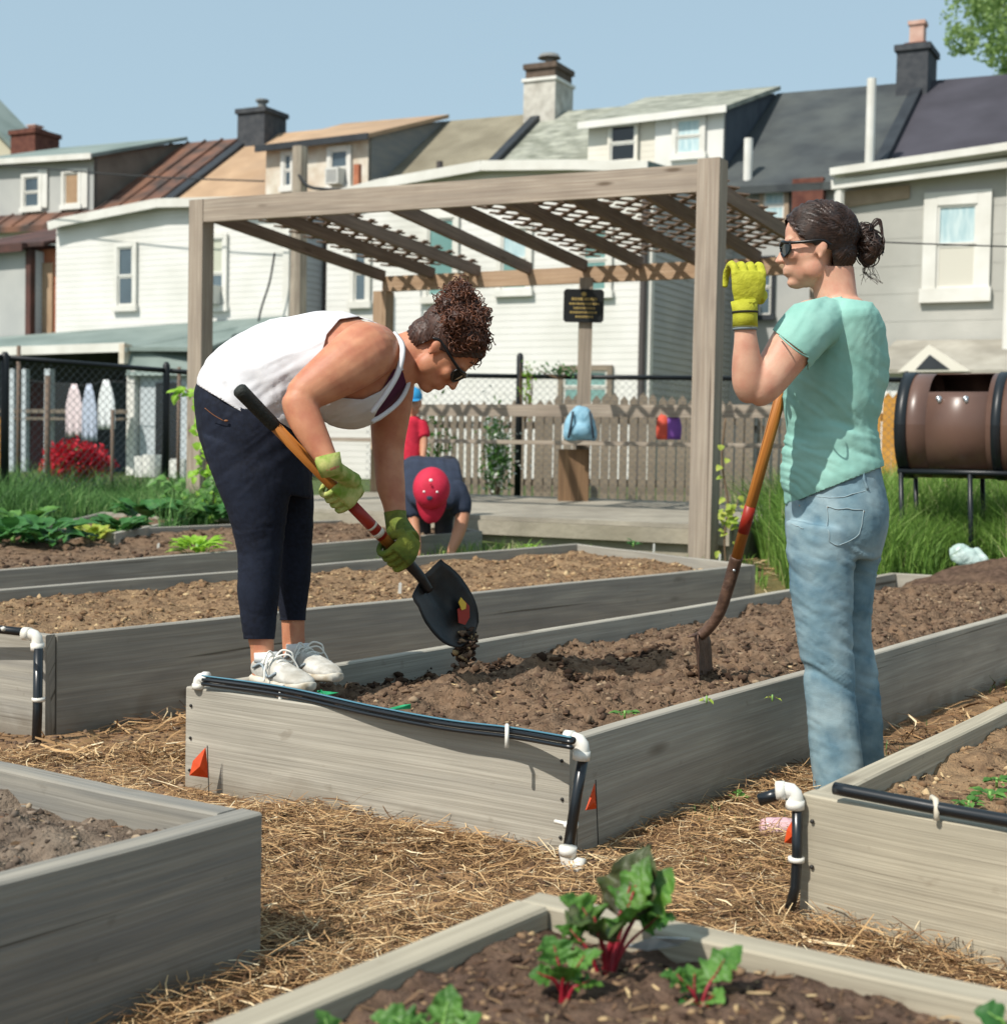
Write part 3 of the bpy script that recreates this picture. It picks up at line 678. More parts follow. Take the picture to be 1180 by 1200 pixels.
# long sticks and sprouts in the straw
# ------------------------------------------------------------------ leaves
mat('leaf_chard', '#3a6423', '#618f36', 26, .5, .6, 60, c3='#4a3526', sc3=14, f3=.35, transl=.25, spec=.5, bdist=.006)
mat('leaf_green', '#416f2b', '#6c9a46', 22, .5, .55, 50, transl=.3, spec=.5, bdist=.005)
mat('leaf_dusk', '#3a3f22', '#4f6a2b', 20, .5, .6, 60, c3='#54303a', sc3=9, f3=.7, transl=.2, spec=.5, bdist=.006)
mat('leaf_dark', '#2f5e2a', '#4c8240', 14, .5, .2, 50, transl=.25)
mat('leaf_lime', '#7fae2a', '#a0cc45', 14, .5, transl=.35)
mat('leaf_yellow', '#b8bb52', '#8aa63e', 20, .6, transl=.35)
mat('chard_stem', '#74101f', '#97202f', 30, .4, spec=.4); mat('stem_green', '#6f9a4a', '#87ad5c', 20, .5); mat('stem_brown', '#6e5a45', rough=.8)
def leaf(m, p, d, up, L, W, curl=.6, crinkle=.18, nu=9, nv=7, fold=.25, wave=3):
    if L > .04 and nu == 9: nu, nv = 22, 15
    """broad crinkled leaf: p base, d start direction, curls away from up; heart-to-oval outline"""
    p, d, up = Vector(p), Vector(d).normalized(), Vector(up); sd_ = d.cross(up).normalized(); up = sd_.cross(d).normalized()
    vs = []; ph = random.random()*6
    q = p.copy(); dr = d.copy(); un = up.copy()
    for i in range(nu):
        s = i/(nu-1); wd = W*(math.sin(PI*min(1, s*1.02)**.62)**.75 if 0 < s < 1 else .03)
        for j in range(nv):
            t = j/(nv-1)*2-1; e = abs(t)
            z = fold*wd*.5*e*e+crinkle*wd*.5*(math.sin(s*wave*6+ph+t*2)*e+.5*math.sin(s*21+t*9+ph)+(.55*math.sin(s*34+ph*2+abs(t)*8)*math.sin(t*11+ph) if nu > 9 else 0)+(.7*e*e*math.sin(s*29+ph) if nu > 9 else 0))
            vs.append(q+sd_*t*wd*.5*(1-.15*e*math.sin(s*17+ph)*crinkle*3)+un*z)
        a = -curl/(nu-1); c, sn = math.cos(a), math.sin(a)
        dr, un = (dr*c+un*sn), (un*c-dr*sn); q = q+dr*(L/(nu-1))
    fs = [(i*nv+j, i*nv+j+1, (i+1)*nv+j+1, (i+1)*nv+j) for i in range(nu-1) for j in range(nv-1)]
    m.add(vs, fs)
def chard(base, leaves, label, cat='chard plant', grp='chard plants in the nearest bed', stem='chard_stem', lm='leaf_chard'):
    t = thing('chard_plant', base, label, cat, grp); leaves = [(a*.85, b_*.85, c*.80, L*.80, W*.9, cu, mn) for a, b_, c, L, W, cu, mn in leaves]; leaves = [(a, b_, c, L*(1.15 if 'largest' in label else 1), W*1.1, cu, mn) for a, b_, c, L, W, cu, mn in leaves]
    for (dx, dy, dz, L, W, curl, mname) in leaves:
        tip = base+Vector((dx, dy, dz)); m = MB()
        b0 = base+Vector((random.uniform(-.01, .01), random.uniform(-.01, .01), -.02))
        mid = b0.lerp(tip, .5)+Vector((0, 0, .012)); pts = spline([b0, mid, tip], 5)
        r0 = .0045 if L > .07 else .003
        m.tube(pts, [r0*(1-.5*i/len(pts)) for i in range(len(pts))], 7); st = m.build('stem', MATS[stem], t, True)
        d = (tip-mid).normalized(); side = Vector((dx, dy, .0)); up = Vector((-dx, -dy, .001)).normalized()*.9+Vector((0, 0, .5))+Vector((0, -.35, 0))
        m = MB(); leaf(m, tip-d*.01, d, up, L, W, curl, .2); o = m.build('leaf', MATS[mname], t, True, fix=False)
        m = MB(); m.tube([tip-d*.01, tip+d*L*.35], [r0*.5, r0*.25], 5); m.build('leaf_rib', MATS[stem], st, True)
S0 = .285-.020
def soilpt(x, y, z=S0): return PZ(x, y, z)
b = soilpt(714, 1136)
chard(b, [(.045, .03, .085, .10, .085, .5, 'leaf_chard'), (.02, .03, .09, .115, .08, .3, 'leaf_dusk'), (-.03, .01, .075, .07, .065, .8, 'leaf_chard'), (-.02, -.03, .07, .085, .085, 1.3, 'leaf_dusk'),
          (.015, -.02, .08, .075, .06, .9, 'leaf_chard'), (.06, .0, .075, .055, .05, .9, 'leaf_green'), (-.05, .0, .05, .05, .045, .7, 'leaf_green'), (.03, .02, .10, .09, .06, .2, 'leaf_chard')],
      'tall chard with dark crinkled leaves and thick red stems, largest in the nearest bed')
b = soilpt(660, 1166)
chard(b, [(-.01, .01, .055, .055, .055, .7, 'leaf_green'), (.02, .0, .045, .06, .045, .8, 'leaf_green'), (-.03, .0, .03, .035, .035, .8, 'leaf_green'), (.025, -.01, .02, .05, .035, .8, 'leaf_chard'), (0, -.01, .035, .045, .04, .9, 'leaf_chard')],
      'small chard with pale green leaves just left of the tallest chard')
b = soilpt(822, 1180)
chard(b, [(.02, .01, .045, .085, .05, .5, 'leaf_green'), (-.025, .0, .035, .055, .05, .9, 'leaf_green'), (-.01, .01, .03, .05, .04, .8, 'leaf_green'), (.012, -.015, .02, .045, .035, .8, 'leaf_green'), (-.02, -.015, .015, .03, .025, .8, 'leaf_dark')],
      'small chard with one upright bright leaf, rightmost in the nearest bed')
b = soilpt(520, 1235)
chard(b, [(-.05, .01, .035, .07, .045, .7, 'leaf_green'), (.0, .02, .045, .06, .04, .5, 'leaf_green'), (.025, .01, .035, .045, .035, .8, 'leaf_green'), (-.02, -.01, .04, .05, .04, .8, 'leaf_green'), (.055, .0, .03, .02, .02, .5, 'leaf_green')],
      'bright green seedling leaves rising over the bottom edge, left of centre', stem='stem_green')
b = soilpt(392, 1232)
chard(b, [(-.01, .0, .03, .045, .045, .6, 'leaf_green'), (.02, .0, .015, .03, .03, .8, 'leaf_green')], 'single rounded green leaf at the bottom edge of the picture', stem='stem_green')
b = soilpt(1178, 1212)
chard(b, [(-.01, .01, .02, .045, .04, .8, 'leaf_dark'), (.03, 0, .02, .05, .04, .8, 'leaf_dark')], 'dark green leaves in the bottom right corner', stem='stem_green')
# seedlings in the right-hand bed and in the dug bed
def sprout(x, y, z, r, n, label, mname='leaf_green', cat='seedling', grp='small seedlings', name='seedling', up=.6, lw=.55):
    b = PZ(x, y, z); t = thing(name, b, label, cat, grp); m = MB(); r = r*(1.3 if name == 'leafy_plant' else 1)
    for i in range(n):
        a = i*2.4+random.random(); rr = r*random.uniform(.25, 1); l = r*random.uniform(.45, .8)
        d = Vector((math.cos(a), math.sin(a), up*random.uniform(.5, 1.8))).normalized()
        leaf(m, b+Vector((math.cos(a)*rr*.5, math.sin(a)*rr*.5, r*up*.4*random.random())), d, Vector((0, 0, 1))+Vector((0, -.2, 0)), l, l*lw, .9, .15, 6, 5)
    m.build('leaves', MATS[mname], t, True, fix=False)
    m = MB(); m.tube([b-Vector((0, 0, .01)), b+Vector((0, 0, r*.3))], r*.05+.001, 6); m.build('stem', MATS['stem_green'], t, True); return t
for x_, y_, r_, la in ((1160, 935, .045, 'largest pale green seedling at the right picture edge'), (1135, 944, .035, 'second seedling left of the one at the right edge'), (1168, 918, .04, 'upper seedling at the right picture edge')):
    sprout(x_, y_, .255, r_, 14, la)
sprout(732, 838, .27, .04, 11, 'small green weed in the dug soil near the bed corner', 'leaf_green', grp='weeds')
sprout(742, 640, .36, .075, 7, 'dark leafy weed at the foot of the deck edge', 'leaf_dark', grp='weeds', up=1)
sprout(864, 934, .02, .035, 9, 'weed in the path close to the standing woman', 'leaf_green', grp='weeds')
sprout(828, 820, .29, .035, 5, 'withered yellow leaves on the rim of the dug bed', 'leaf_yellow', grp='weeds', up=.1)
sprout(905, 818, .285, .03, 4, 'curled yellow leaf on the rim beside the jeans', 'leaf_yellow', grp='weeds', up=.1)
sprout(620, 641, .36, .06, 9, 'low green weed by the deck', 'leaf_lime', grp='weeds', up=.5)
# leafy greens of the far bed
GG = 'leafy greens in the far left bed'
for x_, y_, z_, r_, mn, la in ((15, 640, .35, .22, 'leaf_dark', 'broad dark green plant at the left picture edge'), (60, 640, .36, .2, 'leaf_dark', 'broad dark green plant second from the left edge'),
        (35, 625, .4, .2, 'leaf_green', 'mid green plant behind the two at the left edge'), (140, 628, .38, .16, 'leaf_dark', 'low dark plant left of the tallest white label'),
        (172, 612, .42, .2, 'leaf_dark', 'dark green plant in the middle of the far row'), (205, 610, .42, .18, 'leaf_green', 'green plant behind the bright clump'),
        (250, 610, .42, .16, 'leaf_dark', 'dark plant just left of the navy leggings'), (110, 632, .38, .11, 'leaf_yellow', 'yellowing plant low in the far row'), (268, 600, .45, .16, 'leaf_green', 'green plant touching the navy leggings')):
    sprout(x_, y_, z_, r_, 30, la, mn, 'leafy plant', GG, 'leafy_plant', 1.0, .6)
sprout(231, 648, .35, .13, 60, 'bright lime green clump right of the white label', 'leaf_lime', 'leafy plant', GG, 'leafy_plant', .9, .3)
# mulch pile and plastic bag at the right
c = PZ(1225, 690, .28); t_ = MB(); n1, n2 = 26, 10; vs = []
for j in range(n2):
    for i in range(n1):
        a = 2*PI*i/n1; r = (j/(n2-1))*.5; h = .17*(1-(j/(n2-1))**1.6)
        vs.append(c+Vector((math.cos(a)*r*1.25, .45+math.sin(a)*r, h-.06+.03*random.random())))
t_.add(vs, [(j*n1+i, j*n1+(i+1) % n1, (j+1)*n1+(i+1) % n1, (j+1)*n1+i) for j in range(n2-1) for i in range(n1)]); o = t_.build('mulch_pile', MATS['soil_dark'], None, loc=c); tag(o, 'dark heap of mulch at the right edge behind the dug bed', 'mulch pile')
mat('bag_plastic', '#dfeeea', '#c4ddd8', 12, .3, transl=.35)
c = P(1132, 652, 8.78); m = MB(); m.ell(c, .1, .07, .065, None, 14, 9); m.ell(c+Vector((.05, -.02, -.025)), .08, .06, .05); m.ell(c+Vector((-.045, 0, .03)), .05, .05, .05)
V, T = remesh(m, .012, 2); N_ = vnormals(V, T); V = V+N_*(.022*fbm(V[:, 0]*30+V[:, 2]*17, V[:, 1]*30-V[:, 2]*21, 3, 3))[:, None]
o = tri_obj('plastic_bag', V, T, MATS['bag_plastic'], None, smooth=False); tag(o, 'crumpled white plastic bag lying in the grass', 'plastic bag')
# ------------------------------------------------------------------ the row of houses
_k = Vector(((-2800-590)/F_PX, 1)); RD = _k.normalized(); ND = Vector((RD.y, -RD.x)); HO = Vector((6.8, 22.0))
def HP(x, y, s):
    v = ray(x, y); o = HO+ND*s; k = (o-Vector((0, 0))).dot(ND)/Vector((v.x, v.y)).dot(ND); return CAMLOC+v*k
def HT(x, y, s): q = HP(x, y, s); return (Vector((q.x, q.y))-HO).dot(RD)
def HZ(x, y, s): return HP(x, y, s).z
def W(t, s, z): q = HO+RD*t+ND*s; return Vector((q.x, q.y, z))
ND3 = Vector((ND.x, ND.y, 0)); RD3 = Vector((RD.x, RD.y, 0)); GH = .42
mat('siding_white', '#dbd9d4', '#e4e2dc', .7, .55, c3='#b9b8ae', sc3=.7, f3=.6)
mat('siding_cream', '#d3cdbf', '#dfd9cc', .8, .6, c3='#c2baa8', sc3=.5, f3=.4)
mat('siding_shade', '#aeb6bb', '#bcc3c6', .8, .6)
mat('siding_grey', '#aaa9a2', '#b9b7af', 1.2, .8, c3='#96948c', sc3=.7, f3=.6, bump=.3, bscale=8)
mat('siding_lgrey', '#a5a6a3', '#b3b3ae', 1.2, .8)
mat('siding_tan', '#9a8874', '#ab9883', 3, .9, .4, 14)
mat('trim_white', '#dedcd5', '#cfccc3', 2, .5)
mat('trim_dirty', '#c9c0ae', '#ddd6c8', 3, .7, c3='#a77f55', sc3=2.5, f3=.5)
mat('cheek_grey', '#76797a', '#82827e', 1.5, .85, stretch=(1, 1, 6)); mat('cheek_dark', '#3f464f', '#4a525a', 2, .85); mat('cheek_brown', '#6b6257', '#7c7266', 2, .85)
mat('roof_tan', '#a08468', '#b39678', 1.6, .95, .5, 16, c3='#8c7763', sc3=.6, f3=.6)
mat('roof_olive', '#77705e', '#8a8370', 1.6, .95, .5, 16, c3='#665f50', sc3=.5, f3=.6)
mat('roof_moss', '#85877c', '#a5a698', 3.2, .95, .7, 14, c3='#5e6254', sc3=2.2, f3=.8, stretch=(1, 1, 3))
mat('roof_black', '#33373a', '#464b4c', 1.2, .9, .5, 9, c3='#575b58', sc3=.9, f3=.6)
mat('roof_plum', '#37353c', '#434149', 1, .9, .3, 20)
mat('roof_rust', '#3b332f', '#6b4a3c', 2.5, .7, .3, 10, c3='#7d5742', sc3=1.2, f3=.7, stretch=(1, 1, .5))
mat('roof_rust_dark', '#3c2c28', '#5a3a33', 2, .75)
mat('flashing', '#22262b', '#2e3338', 3, .6)
mat('brick_dark', '#3a3d42', '#4b4d50', 6, .95, .5, 25); mat('brick_red', '#59352d', '#6f4639', 7, .95, .5, 25); mat('brick_brown', '#54483f', '#66584d', 6, .95, .5, 25)
mat('brick_white', '#b8b4aa', '#cbc7bd', 5, .9, .5, 25, c3='#8d877c', sc3=4, f3=.6); mat('brick_orange', '#a3644a', '#b97a5b', 6, .95, .4, 25); mat('flue_pink', '#c9a99a', '#b99383', 4, .9)
mat('glass', '#39454d', '#5b6a72', .5, .08, spec=.8); mat('glass_dark', '#171b1f', rough=.1, spec=.7); mat('glass_green', '#5d8580', '#7da39c', .6, .12, spec=.8)
mat('curtain', '#9fbcc2', '#c2d3d4', 3, .5, stretch=(6, 6, 1)); mat('blind', '#b3b5a2', '#c3c4b3', 1, .6); mat('plywood', '#9a7e62', '#ab8e70', 3, .85); mat('blind_cream', '#c9c5b8', rough=.7)
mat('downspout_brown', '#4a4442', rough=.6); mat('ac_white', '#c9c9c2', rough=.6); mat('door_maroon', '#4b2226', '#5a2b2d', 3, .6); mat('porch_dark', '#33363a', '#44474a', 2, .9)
mat('porch_roof', '#66746f', '#7b8883', 1.2, .8, .2, 8, c3='#8f9a94', sc3=.5, f3=.5); mat('cable', '#2a2c2e', rough=.7)
def wallpoly(pts, m, parent, name='wall', th=.25):
    mb = MB(); mb.poly(pts, ND3*th); return mb.build(name, m, parent)
def lapwall(t0, t1, z0, top, m, parent, s, pitch=.115, name='siding', side=0):
    """clapboards from z0 up to the roof line top(t); side=+1/-1: a flank wall running along s"""
    mb = MB(); z = z0; ts = np.linspace(t0, t1, 24)
    while z < max(top(t) for t in ts):
        # contiguous runs of t where the board is under the roof line
        run = [t for t in ts if top(t) > z+.01]
        if len(run) > 1:
            a, b = min(run), max(run); zt = z+pitch
            za, zb = min(zt, top(a)), min(zt, top(b))
            if side == 0:
                A0, A1 = W(a, s-.008, z), W(b, s-.008, z); B0, B1 = W(a, s-.004, za), W(b, s-.004, zb); C0, C1 = W(a, s, z), W(b, s, z)
            else:
                A0, A1 = W(s+side*.02, a, z), W(s+side*.02, b, z); B0, B1 = W(s+side*.004, a, za), W(s+side*.004, b, zb); C0, C1 = W(s, a, z), W(s, b, z)
            mb.add([A0, A1, B1, B0, C0, C1], [(0, 1, 2, 3), (0, 4, 5, 1)])
        z += pitch
    return mb.build(name, m, parent, fix=False)
def window(parent, s, x0, x1, y0, y1, glass='glass', frame='trim_white', fw=.09, upper=None, mid=.5, extra=None, proud=.05):
    """double-hung sash window given by its outer frame in the photo; frame > glass panes, sashes"""
    ym = (y0+y1)/2; xm = (x0+x1)/2
    t0, t1 = HT(x0, ym, s), HT(x1, ym, s); za, zb = HZ(xm, y1, s), HZ(xm, y0, s); fr = MB()
    def bx(mb, ta, tb, z0_, z1_, d0, d1): mb.box(W(ta, s-d1, z0_), RD3*(tb-ta), ND3*(d1-d0), Vector((0, 0, z1_-z0_)))
    lo, hi = min(t0, t1), max(t0, t1)
    bx(fr, lo, lo+fw, za, zb, 0, proud); bx(fr, hi-fw, hi, za, zb, 0, proud); bx(fr, lo+fw+.001, hi-fw-.001, zb-fw, zb, 0, proud+.004); bx(fr, lo-.03, hi+.03, za-.05, za+fw*.8, 0, proud+.03)
    f = fr.build('window', MATS[frame], parent)
    zi0, zi1 = za+fw*.8, zb-fw; zm = zi0+(zi1-zi0)*mid; li, hi_ = lo+fw+.002, hi-fw-.002
    sa = MB(); sw = .035
    for q0, q1, dd in ((zi0, zm, .018), (zm, zi1, .032)):
        bx(sa, li, li+sw, q0, q1, 0, dd); bx(sa, hi_-sw, hi_, q0, q1, 0, dd); bx(sa, li+sw+.001, hi_-sw-.001, q0, q0+sw, 0, dd-.001); bx(sa, li+sw+.001, hi_-sw-.001, q1-sw, q1, 0, dd-.001)
    sa.build('sash', MATS['trim_white'], f)
    for q0, q1, g in ((zi0+.001, zm, glass), (zm+.001, zi1, upper or glass)):
        p = MB(); bx(p, li+.001, hi_-.001, q0, q1, .0, .008 if g == glass else .009); p.build('pane', MATS[g], f)
    if extra == 'ac':
        a = MB(); w_ = (hi_-li); bx(a, li+w_*.12, hi_-w_*.12, zi0+.01, zi0+.36, .01, .32); ac = a.build('air_conditioner', MATS['ac_white'], f)
        g_ = MB()
        for k in range(5): bx(g_, li+w_*.2, hi_-w_*.2, zi0+.06+k*.055, zi0+.085+k*.055, .321, .326)
        g_.build('grille', MATS['cheek_grey'], ac)
    return f
RS, RE, SL = 8.0, 4.0, .67
def ridge_z(t): return 8.68+(t-2.2)*.0118
def roof_z(t, s): return ridge_z(t)-SL*(RS-s)
def main_house(name, t0, t1, roofm, wallm, label, z0=GH):
    """main block behind the wings: walls, pitched roof with ridge along the row"""
    th = thing(name, W((t0+t1)/2, 8, z0), label, 'house', 'row houses behind the garden')
    m = MB(); a, b = t0+.02, t1-.02
    pts = [W(a, 4.25, z0-.3), W(b, 4.25, z0-.3), W(b, 4.25, roof_z(b, 4.25)-.12), W(a, 4.25, roof_z(a, 4.25)-.12)]
    m.poly(pts, ND3*7.4); m.build('wall', MATS[wallm], th)
    r = MB(); e = .14
    for s0, s1 in ((RE, RS), (RS+.002, RS+4.0)):
        z = lambda t, s: ridge_z(t)-SL*abs(RS-s)
        n = 12; vs = []
        for i in range(2): 
            tt = (a, b)[i]
            vs += [W(tt, s0, z(tt, s0)-e), W(tt, s1, z(tt, s1)-e), W(tt, s1, z(tt, s1)), W(tt, s0, z(tt, s0))]
        r.add(vs, [(0, 1, 2, 3), (4, 7, 6, 5), (0, 4, 5, 1), (1, 5, 6, 2), (2, 6, 7, 3), (3, 7, 4, 0)])
    ro = r.build('roof', MATS[roofm], th)
    return th, ro
def party(t, parent, w_=.13):
    m = MB(); p, q = W(t, RE, roof_z(t, RE)+.05), W(t, RS, roof_z(t, RS)+.05); m.bar(p, q, w_, .14); return m.build('flashing', MATS['flashing'], parent)
def chimney(parent, x0, x1, ytop, ybot, s, m, cap=None, band=None, pot=None):
    t0, t1 = HT(x0, ytop, s), HT(x1, ytop, s); hi, lo = max(t0, t1), min(t0, t1); d = .62; xm = (x0+x1)/2
    # the face and the flank both show: split the width by the row's slant
    wd = (hi-lo)*.62; zt, zb = HZ(xm, ytop, s), ridge_z(lo)-.6; c = MB()
    c.box(W(hi-wd, s-.3, zb), RD3*wd, ND3*d*1.5, Vector((0, 0, zt-zb-.12))); ch = c.build('chimney', MATS[m], parent)
    c = MB(); c.box(W(hi-wd-.05, s-.35, zt-.12), RD3*(wd+.1), ND3*(d*1.5+.1), Vector((0, 0, .12))); c.build('chimney_crown', MATS[m], ch)
    if band:
        c = MB(); c.box(W(hi-wd-.03, s-.33, zb), RD3*(wd+.06), ND3*(d*1.5+.06), Vector((0, 0, band-zb))); c.build('painted_base', MATS['brick_white'], ch)
        c = MB(); c.box(W(hi-wd-.07, s-.37, band), RD3*(wd+.14), ND3*(d*1.5+.14), Vector((0, 0, .07))); c.build('band', MATS['trim_white'], ch)
    ctr = W(hi-wd/2, s-.3+d*.75, zt)
    if cap == 'dish':
        c = MB(); c.tube([ctr, ctr+Vector((0, 0, .22))], .09, 10); c.tube([ctr+Vector((0, 0, .22)), ctr+Vector((0, 0, .30)), ctr+Vector((0, 0, .34))], [.27, .22, .03], 14); c.build('chimney_cap', MATS['cheek_grey'], ch)
    if cap == 'pipe':
        c = MB(); c.tube([ctr, ctr+Vector((0, 0, .25))], .11, 10); c.tube([ctr+Vector((0, 0, .25)), ctr+Vector((0, 0, .30))], .17, 10); c.build('chimney_cap', MATS['cheek_grey'], ch)
    if pot:
        c = MB(); c.box(ctr-RD3*.14-ND3*.14, RD3*.28, ND3*.28, Vector((0, 0, pot*.85))); c.box(ctr-RD3*.17-ND3*.17+Vector((0, 0, pot*.85)), RD3*.34, ND3*.34, Vector((0, 0, pot*.15))); c.build('chimney_pot', MATS['flue_pink'], ch)
        c = MB(); c.box(ctr-RD3*.22-ND3*.22, RD3*.44, ND3*.44, Vector((0, 0, .1))); c.build('mortar', MATS['brick_red'], ch)
    return ch
def dormer(parent, s, x0, x1, ytl, ytr, facem, cheekm, roofm, fasciam='trim_white', over=.22, lap=True):
    """shed dormer: face, cheeks that die into the roof, shed roof up to the ridge"""
    ta, tb = HT(x0, (ytl+ytr)/2, s), HT(x1, (ytl+ytr)/2, s); hi, lo = max(ta, tb), min(ta, tb)
    zh, zl = HZ(x0, ytl, s), HZ(x1, ytr, s); zt = lambda t: zl+(zh-zl)*(t-lo)/(hi-lo)
    d = MB(); f = [W(lo, s, roof_z(lo, s)-.1), W(hi, s, roof_z(hi, s)-.1), W(hi, s, zt(hi)), W(lo, s, zt(lo))]; d.poly(f, ND3*.12); do = d.build('dormer', MATS[facem], parent)
    if lap: lapwall(lo, hi, roof_z(lo, s)-.05, zt, MATS[facem], do, s-.003)
    for t in (lo, hi):
        sr = 7.9; zr = ridge_z(t)+.04; sg = 1 if t == lo else -1
        # cheek: triangle between dormer roof line, main roof and face
        c = MB(); c.poly([W(t, s+.001, roof_z(t, s)-.05), W(t, s+.001, zt(t)), W(t, sr, zr-.06), W(t, sr, roof_z(t, sr)-.1)], RD3*.1*sg); c.build('cheek', MATS[cheekm], do)
    m = MB(); vs = []
    for t in (lo-.12, hi+.12):
        z0, z1 = zt(min(max(t, lo), hi)), ridge_z(t)+.05; sl = (z1-z0)/(7.9-s)
        vs += [W(t, s-over, z0-sl*over+.0), W(t, 7.95, z1), W(t, 7.95, z1+.09), W(t, s-over, z0-sl*over+.09)]
    m.add(vs, [(0, 1, 2, 3), (4, 7, 6, 5), (0, 4, 5, 1), (1, 5, 6, 2), (2, 6, 7, 3), (3, 7, 4, 0)]); m.build('dormer_roof', MATS[roofm], do)
    m = MB(); z0, z1 = zt(lo), zt(hi); m.bar(W(lo-.13, s-over-.02, z0-.04), W(hi+.13, s-over-.02, z1-.04), .04, .14); m.build('fascia', MATS[fasciam], do)
    return do
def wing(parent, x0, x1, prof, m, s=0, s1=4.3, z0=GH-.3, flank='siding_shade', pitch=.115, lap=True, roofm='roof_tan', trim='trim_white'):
    """rear wing: face at s with the roof line given by photo points, flank wall towards the right, low roof"""
    pr = [(HT(x, y, s), HZ(x, y, s)) for x, y in prof]; pr.sort()
    top = lambda t: float(np.interp(t, [p[0] for p in pr], [p[1] for p in pr]))
    ta, tb = HT(x0, 330, s), HT(x1, 330, s); hi, lo = max(ta, tb), min(ta, tb)
    tt = [lo]+[p[0] for p in pr if lo < p[0] < hi]+[hi]
    pts = [W(hi, s, z0), W(lo, s, z0)]+[W(t, s, top(t)) for t in tt]
    wl = MB(); wl.poly(pts, ND3*(s1-s)); wo = wl.build('wall', MATS[m if not lap else m], parent)
    if lap:
        lapwall(lo, hi, z0, top, MATS[m], wo, s-.003, pitch); 
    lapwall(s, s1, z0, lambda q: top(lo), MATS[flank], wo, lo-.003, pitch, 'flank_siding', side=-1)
    c = MB(); c.box(W(lo-.04, s-.05, z0), RD3*.14, ND3*.14, Vector((0, 0, top(lo)-z0))); c.build('corner_board', MATS[trim], wo)
    r = MB()
    for a, b in zip(tt[:-1], tt[1:]):
        za, zb = top(a), top(b); r.poly([W(a, s-.2, za+.012), W(b, s-.2, zb+.012), W(b, s1, zb+.35), W(a, s1, za+.35)], Vector((0, 0, .1)))
        
    ro = r.build('wing_roof', MATS[roofm], parent)
    f = MB()
    for a, b in zip(tt[:-1], tt[1:]): f.bar(W(a, s-.23, top(a)+.02), W(b, s-.23, top(b)+.02), .05, .17)
    f.build('fascia', MATS[trim], ro)
    return wo, lo, hi, top
TP1, TP2, TP4 = HT(300, 160, 8), HT(640, 130, 8), HT(1085, 95, 8)
TP3 = HT(925, 120, 8)+.3; TP0 = HT(118, 190, 8)
# leftmost house: grey dormer, rust roof, grey wing
h1, r1 = main_house('row_house', TP0+.0, TP0+9, 'roof_rust_dark', 'siding_lgrey', 'grey row house at the far left with a boarded dormer window and red brick chimney')
d = dormer(h1, 4.6, -40, 110, 192, 183, 'siding_lgrey', 'cheek_brown', 'porch_roof', lap=False)
window(d, 4.58, 26, 50, 203, 246); window(d, 4.58, 73, 96, 198, 243, 'plywood', mid=.98)
for x_ in (56, 103):
    m = MB(); t_ = HT(x_, 220, 4.57); m.box(W(t_, 4.54, HZ(x_, 243, 4.57)), RD3*.3, ND3*.03, Vector((0, 0, .95))); m.build('pilaster', MATS['trim_white'], d)
chimney(h1, 22, 68, 153, 190, 8.0, 'brick_red', pot=.2)
wo, *_ = wing(h1, -60, 36, [(-60, 300), (36, 292)], 'siding_lgrey', lap=False, roofm='roof_rust_dark', trim='roof_rust_dark')
# brick bay with orange boarded door between the first two wings
m = MB(); a, b = HT(37, 340, .35), HT(66, 340, .35); m.box(W(b, .35, GH), RD3*(a-b), ND3*4, Vector((0, 0, HZ(50, 292, .35)-GH))); bb = m.build('brick_bay', MATS['brick_orange'], h1)
m = MB(); a, b = HT(44, 340, .3), HT(61, 340, .3); m.box(W(b, .3, HZ(50, 396, .3)), RD3*(a-b), ND3*.045, Vector((0, 0, HZ(50, 308, .3)-HZ(50, 396, .3)))); m.build('boarded_opening', MATS['tan_wood'], bb)
m = MB(); a, b = HT(-10, 250, .9), HT(92, 250, .9)
m.poly([W(a, -.1, HZ(20, 292, 0)+.02), W(b, -.1, HZ(80, 288, 0)+.02), W(b, 4.2, roof_z(b, 4.2)-.1), W(a, 4.2, roof_z(a, 4.2)-.1)], Vector((0, 0, .08))); m.build('lean_to_roof', MATS['roof_rust_dark'], h1)
# second house: rusty metal roof, white wing
h2, r2 = main_house('row_house', TP1, TP0, 'roof_rust', 'siding_white', 'white row house with a rusty brown metal roof and dark chimney')
m = MB()
k = TP1+.5
while k < TP0-.1:
    m.bar(W(k, RE+.02, roof_z(k, RE)+.02), W(k, RS-.02, roof_z(k, RS)+.02), .05, .05); k += .55
m.build('standing_seam', MATS['roof_rust'], r2)
party(TP1+.07, h2, .3); chimney(h2, 287, 338, 128, 165, 7.7, 'brick_dark', 'pipe')
# white gable-less dormer roof fragment left of the party line belongs to house one; white wing:
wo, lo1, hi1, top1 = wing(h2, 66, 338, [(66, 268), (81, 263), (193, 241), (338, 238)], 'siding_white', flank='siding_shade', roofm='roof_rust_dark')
window(wo, -.025, 135, 161, 284, 362); window(wo, -.025, 244, 267, 274, 362, 'glass', upper='blind', extra='ac', mid=.48)
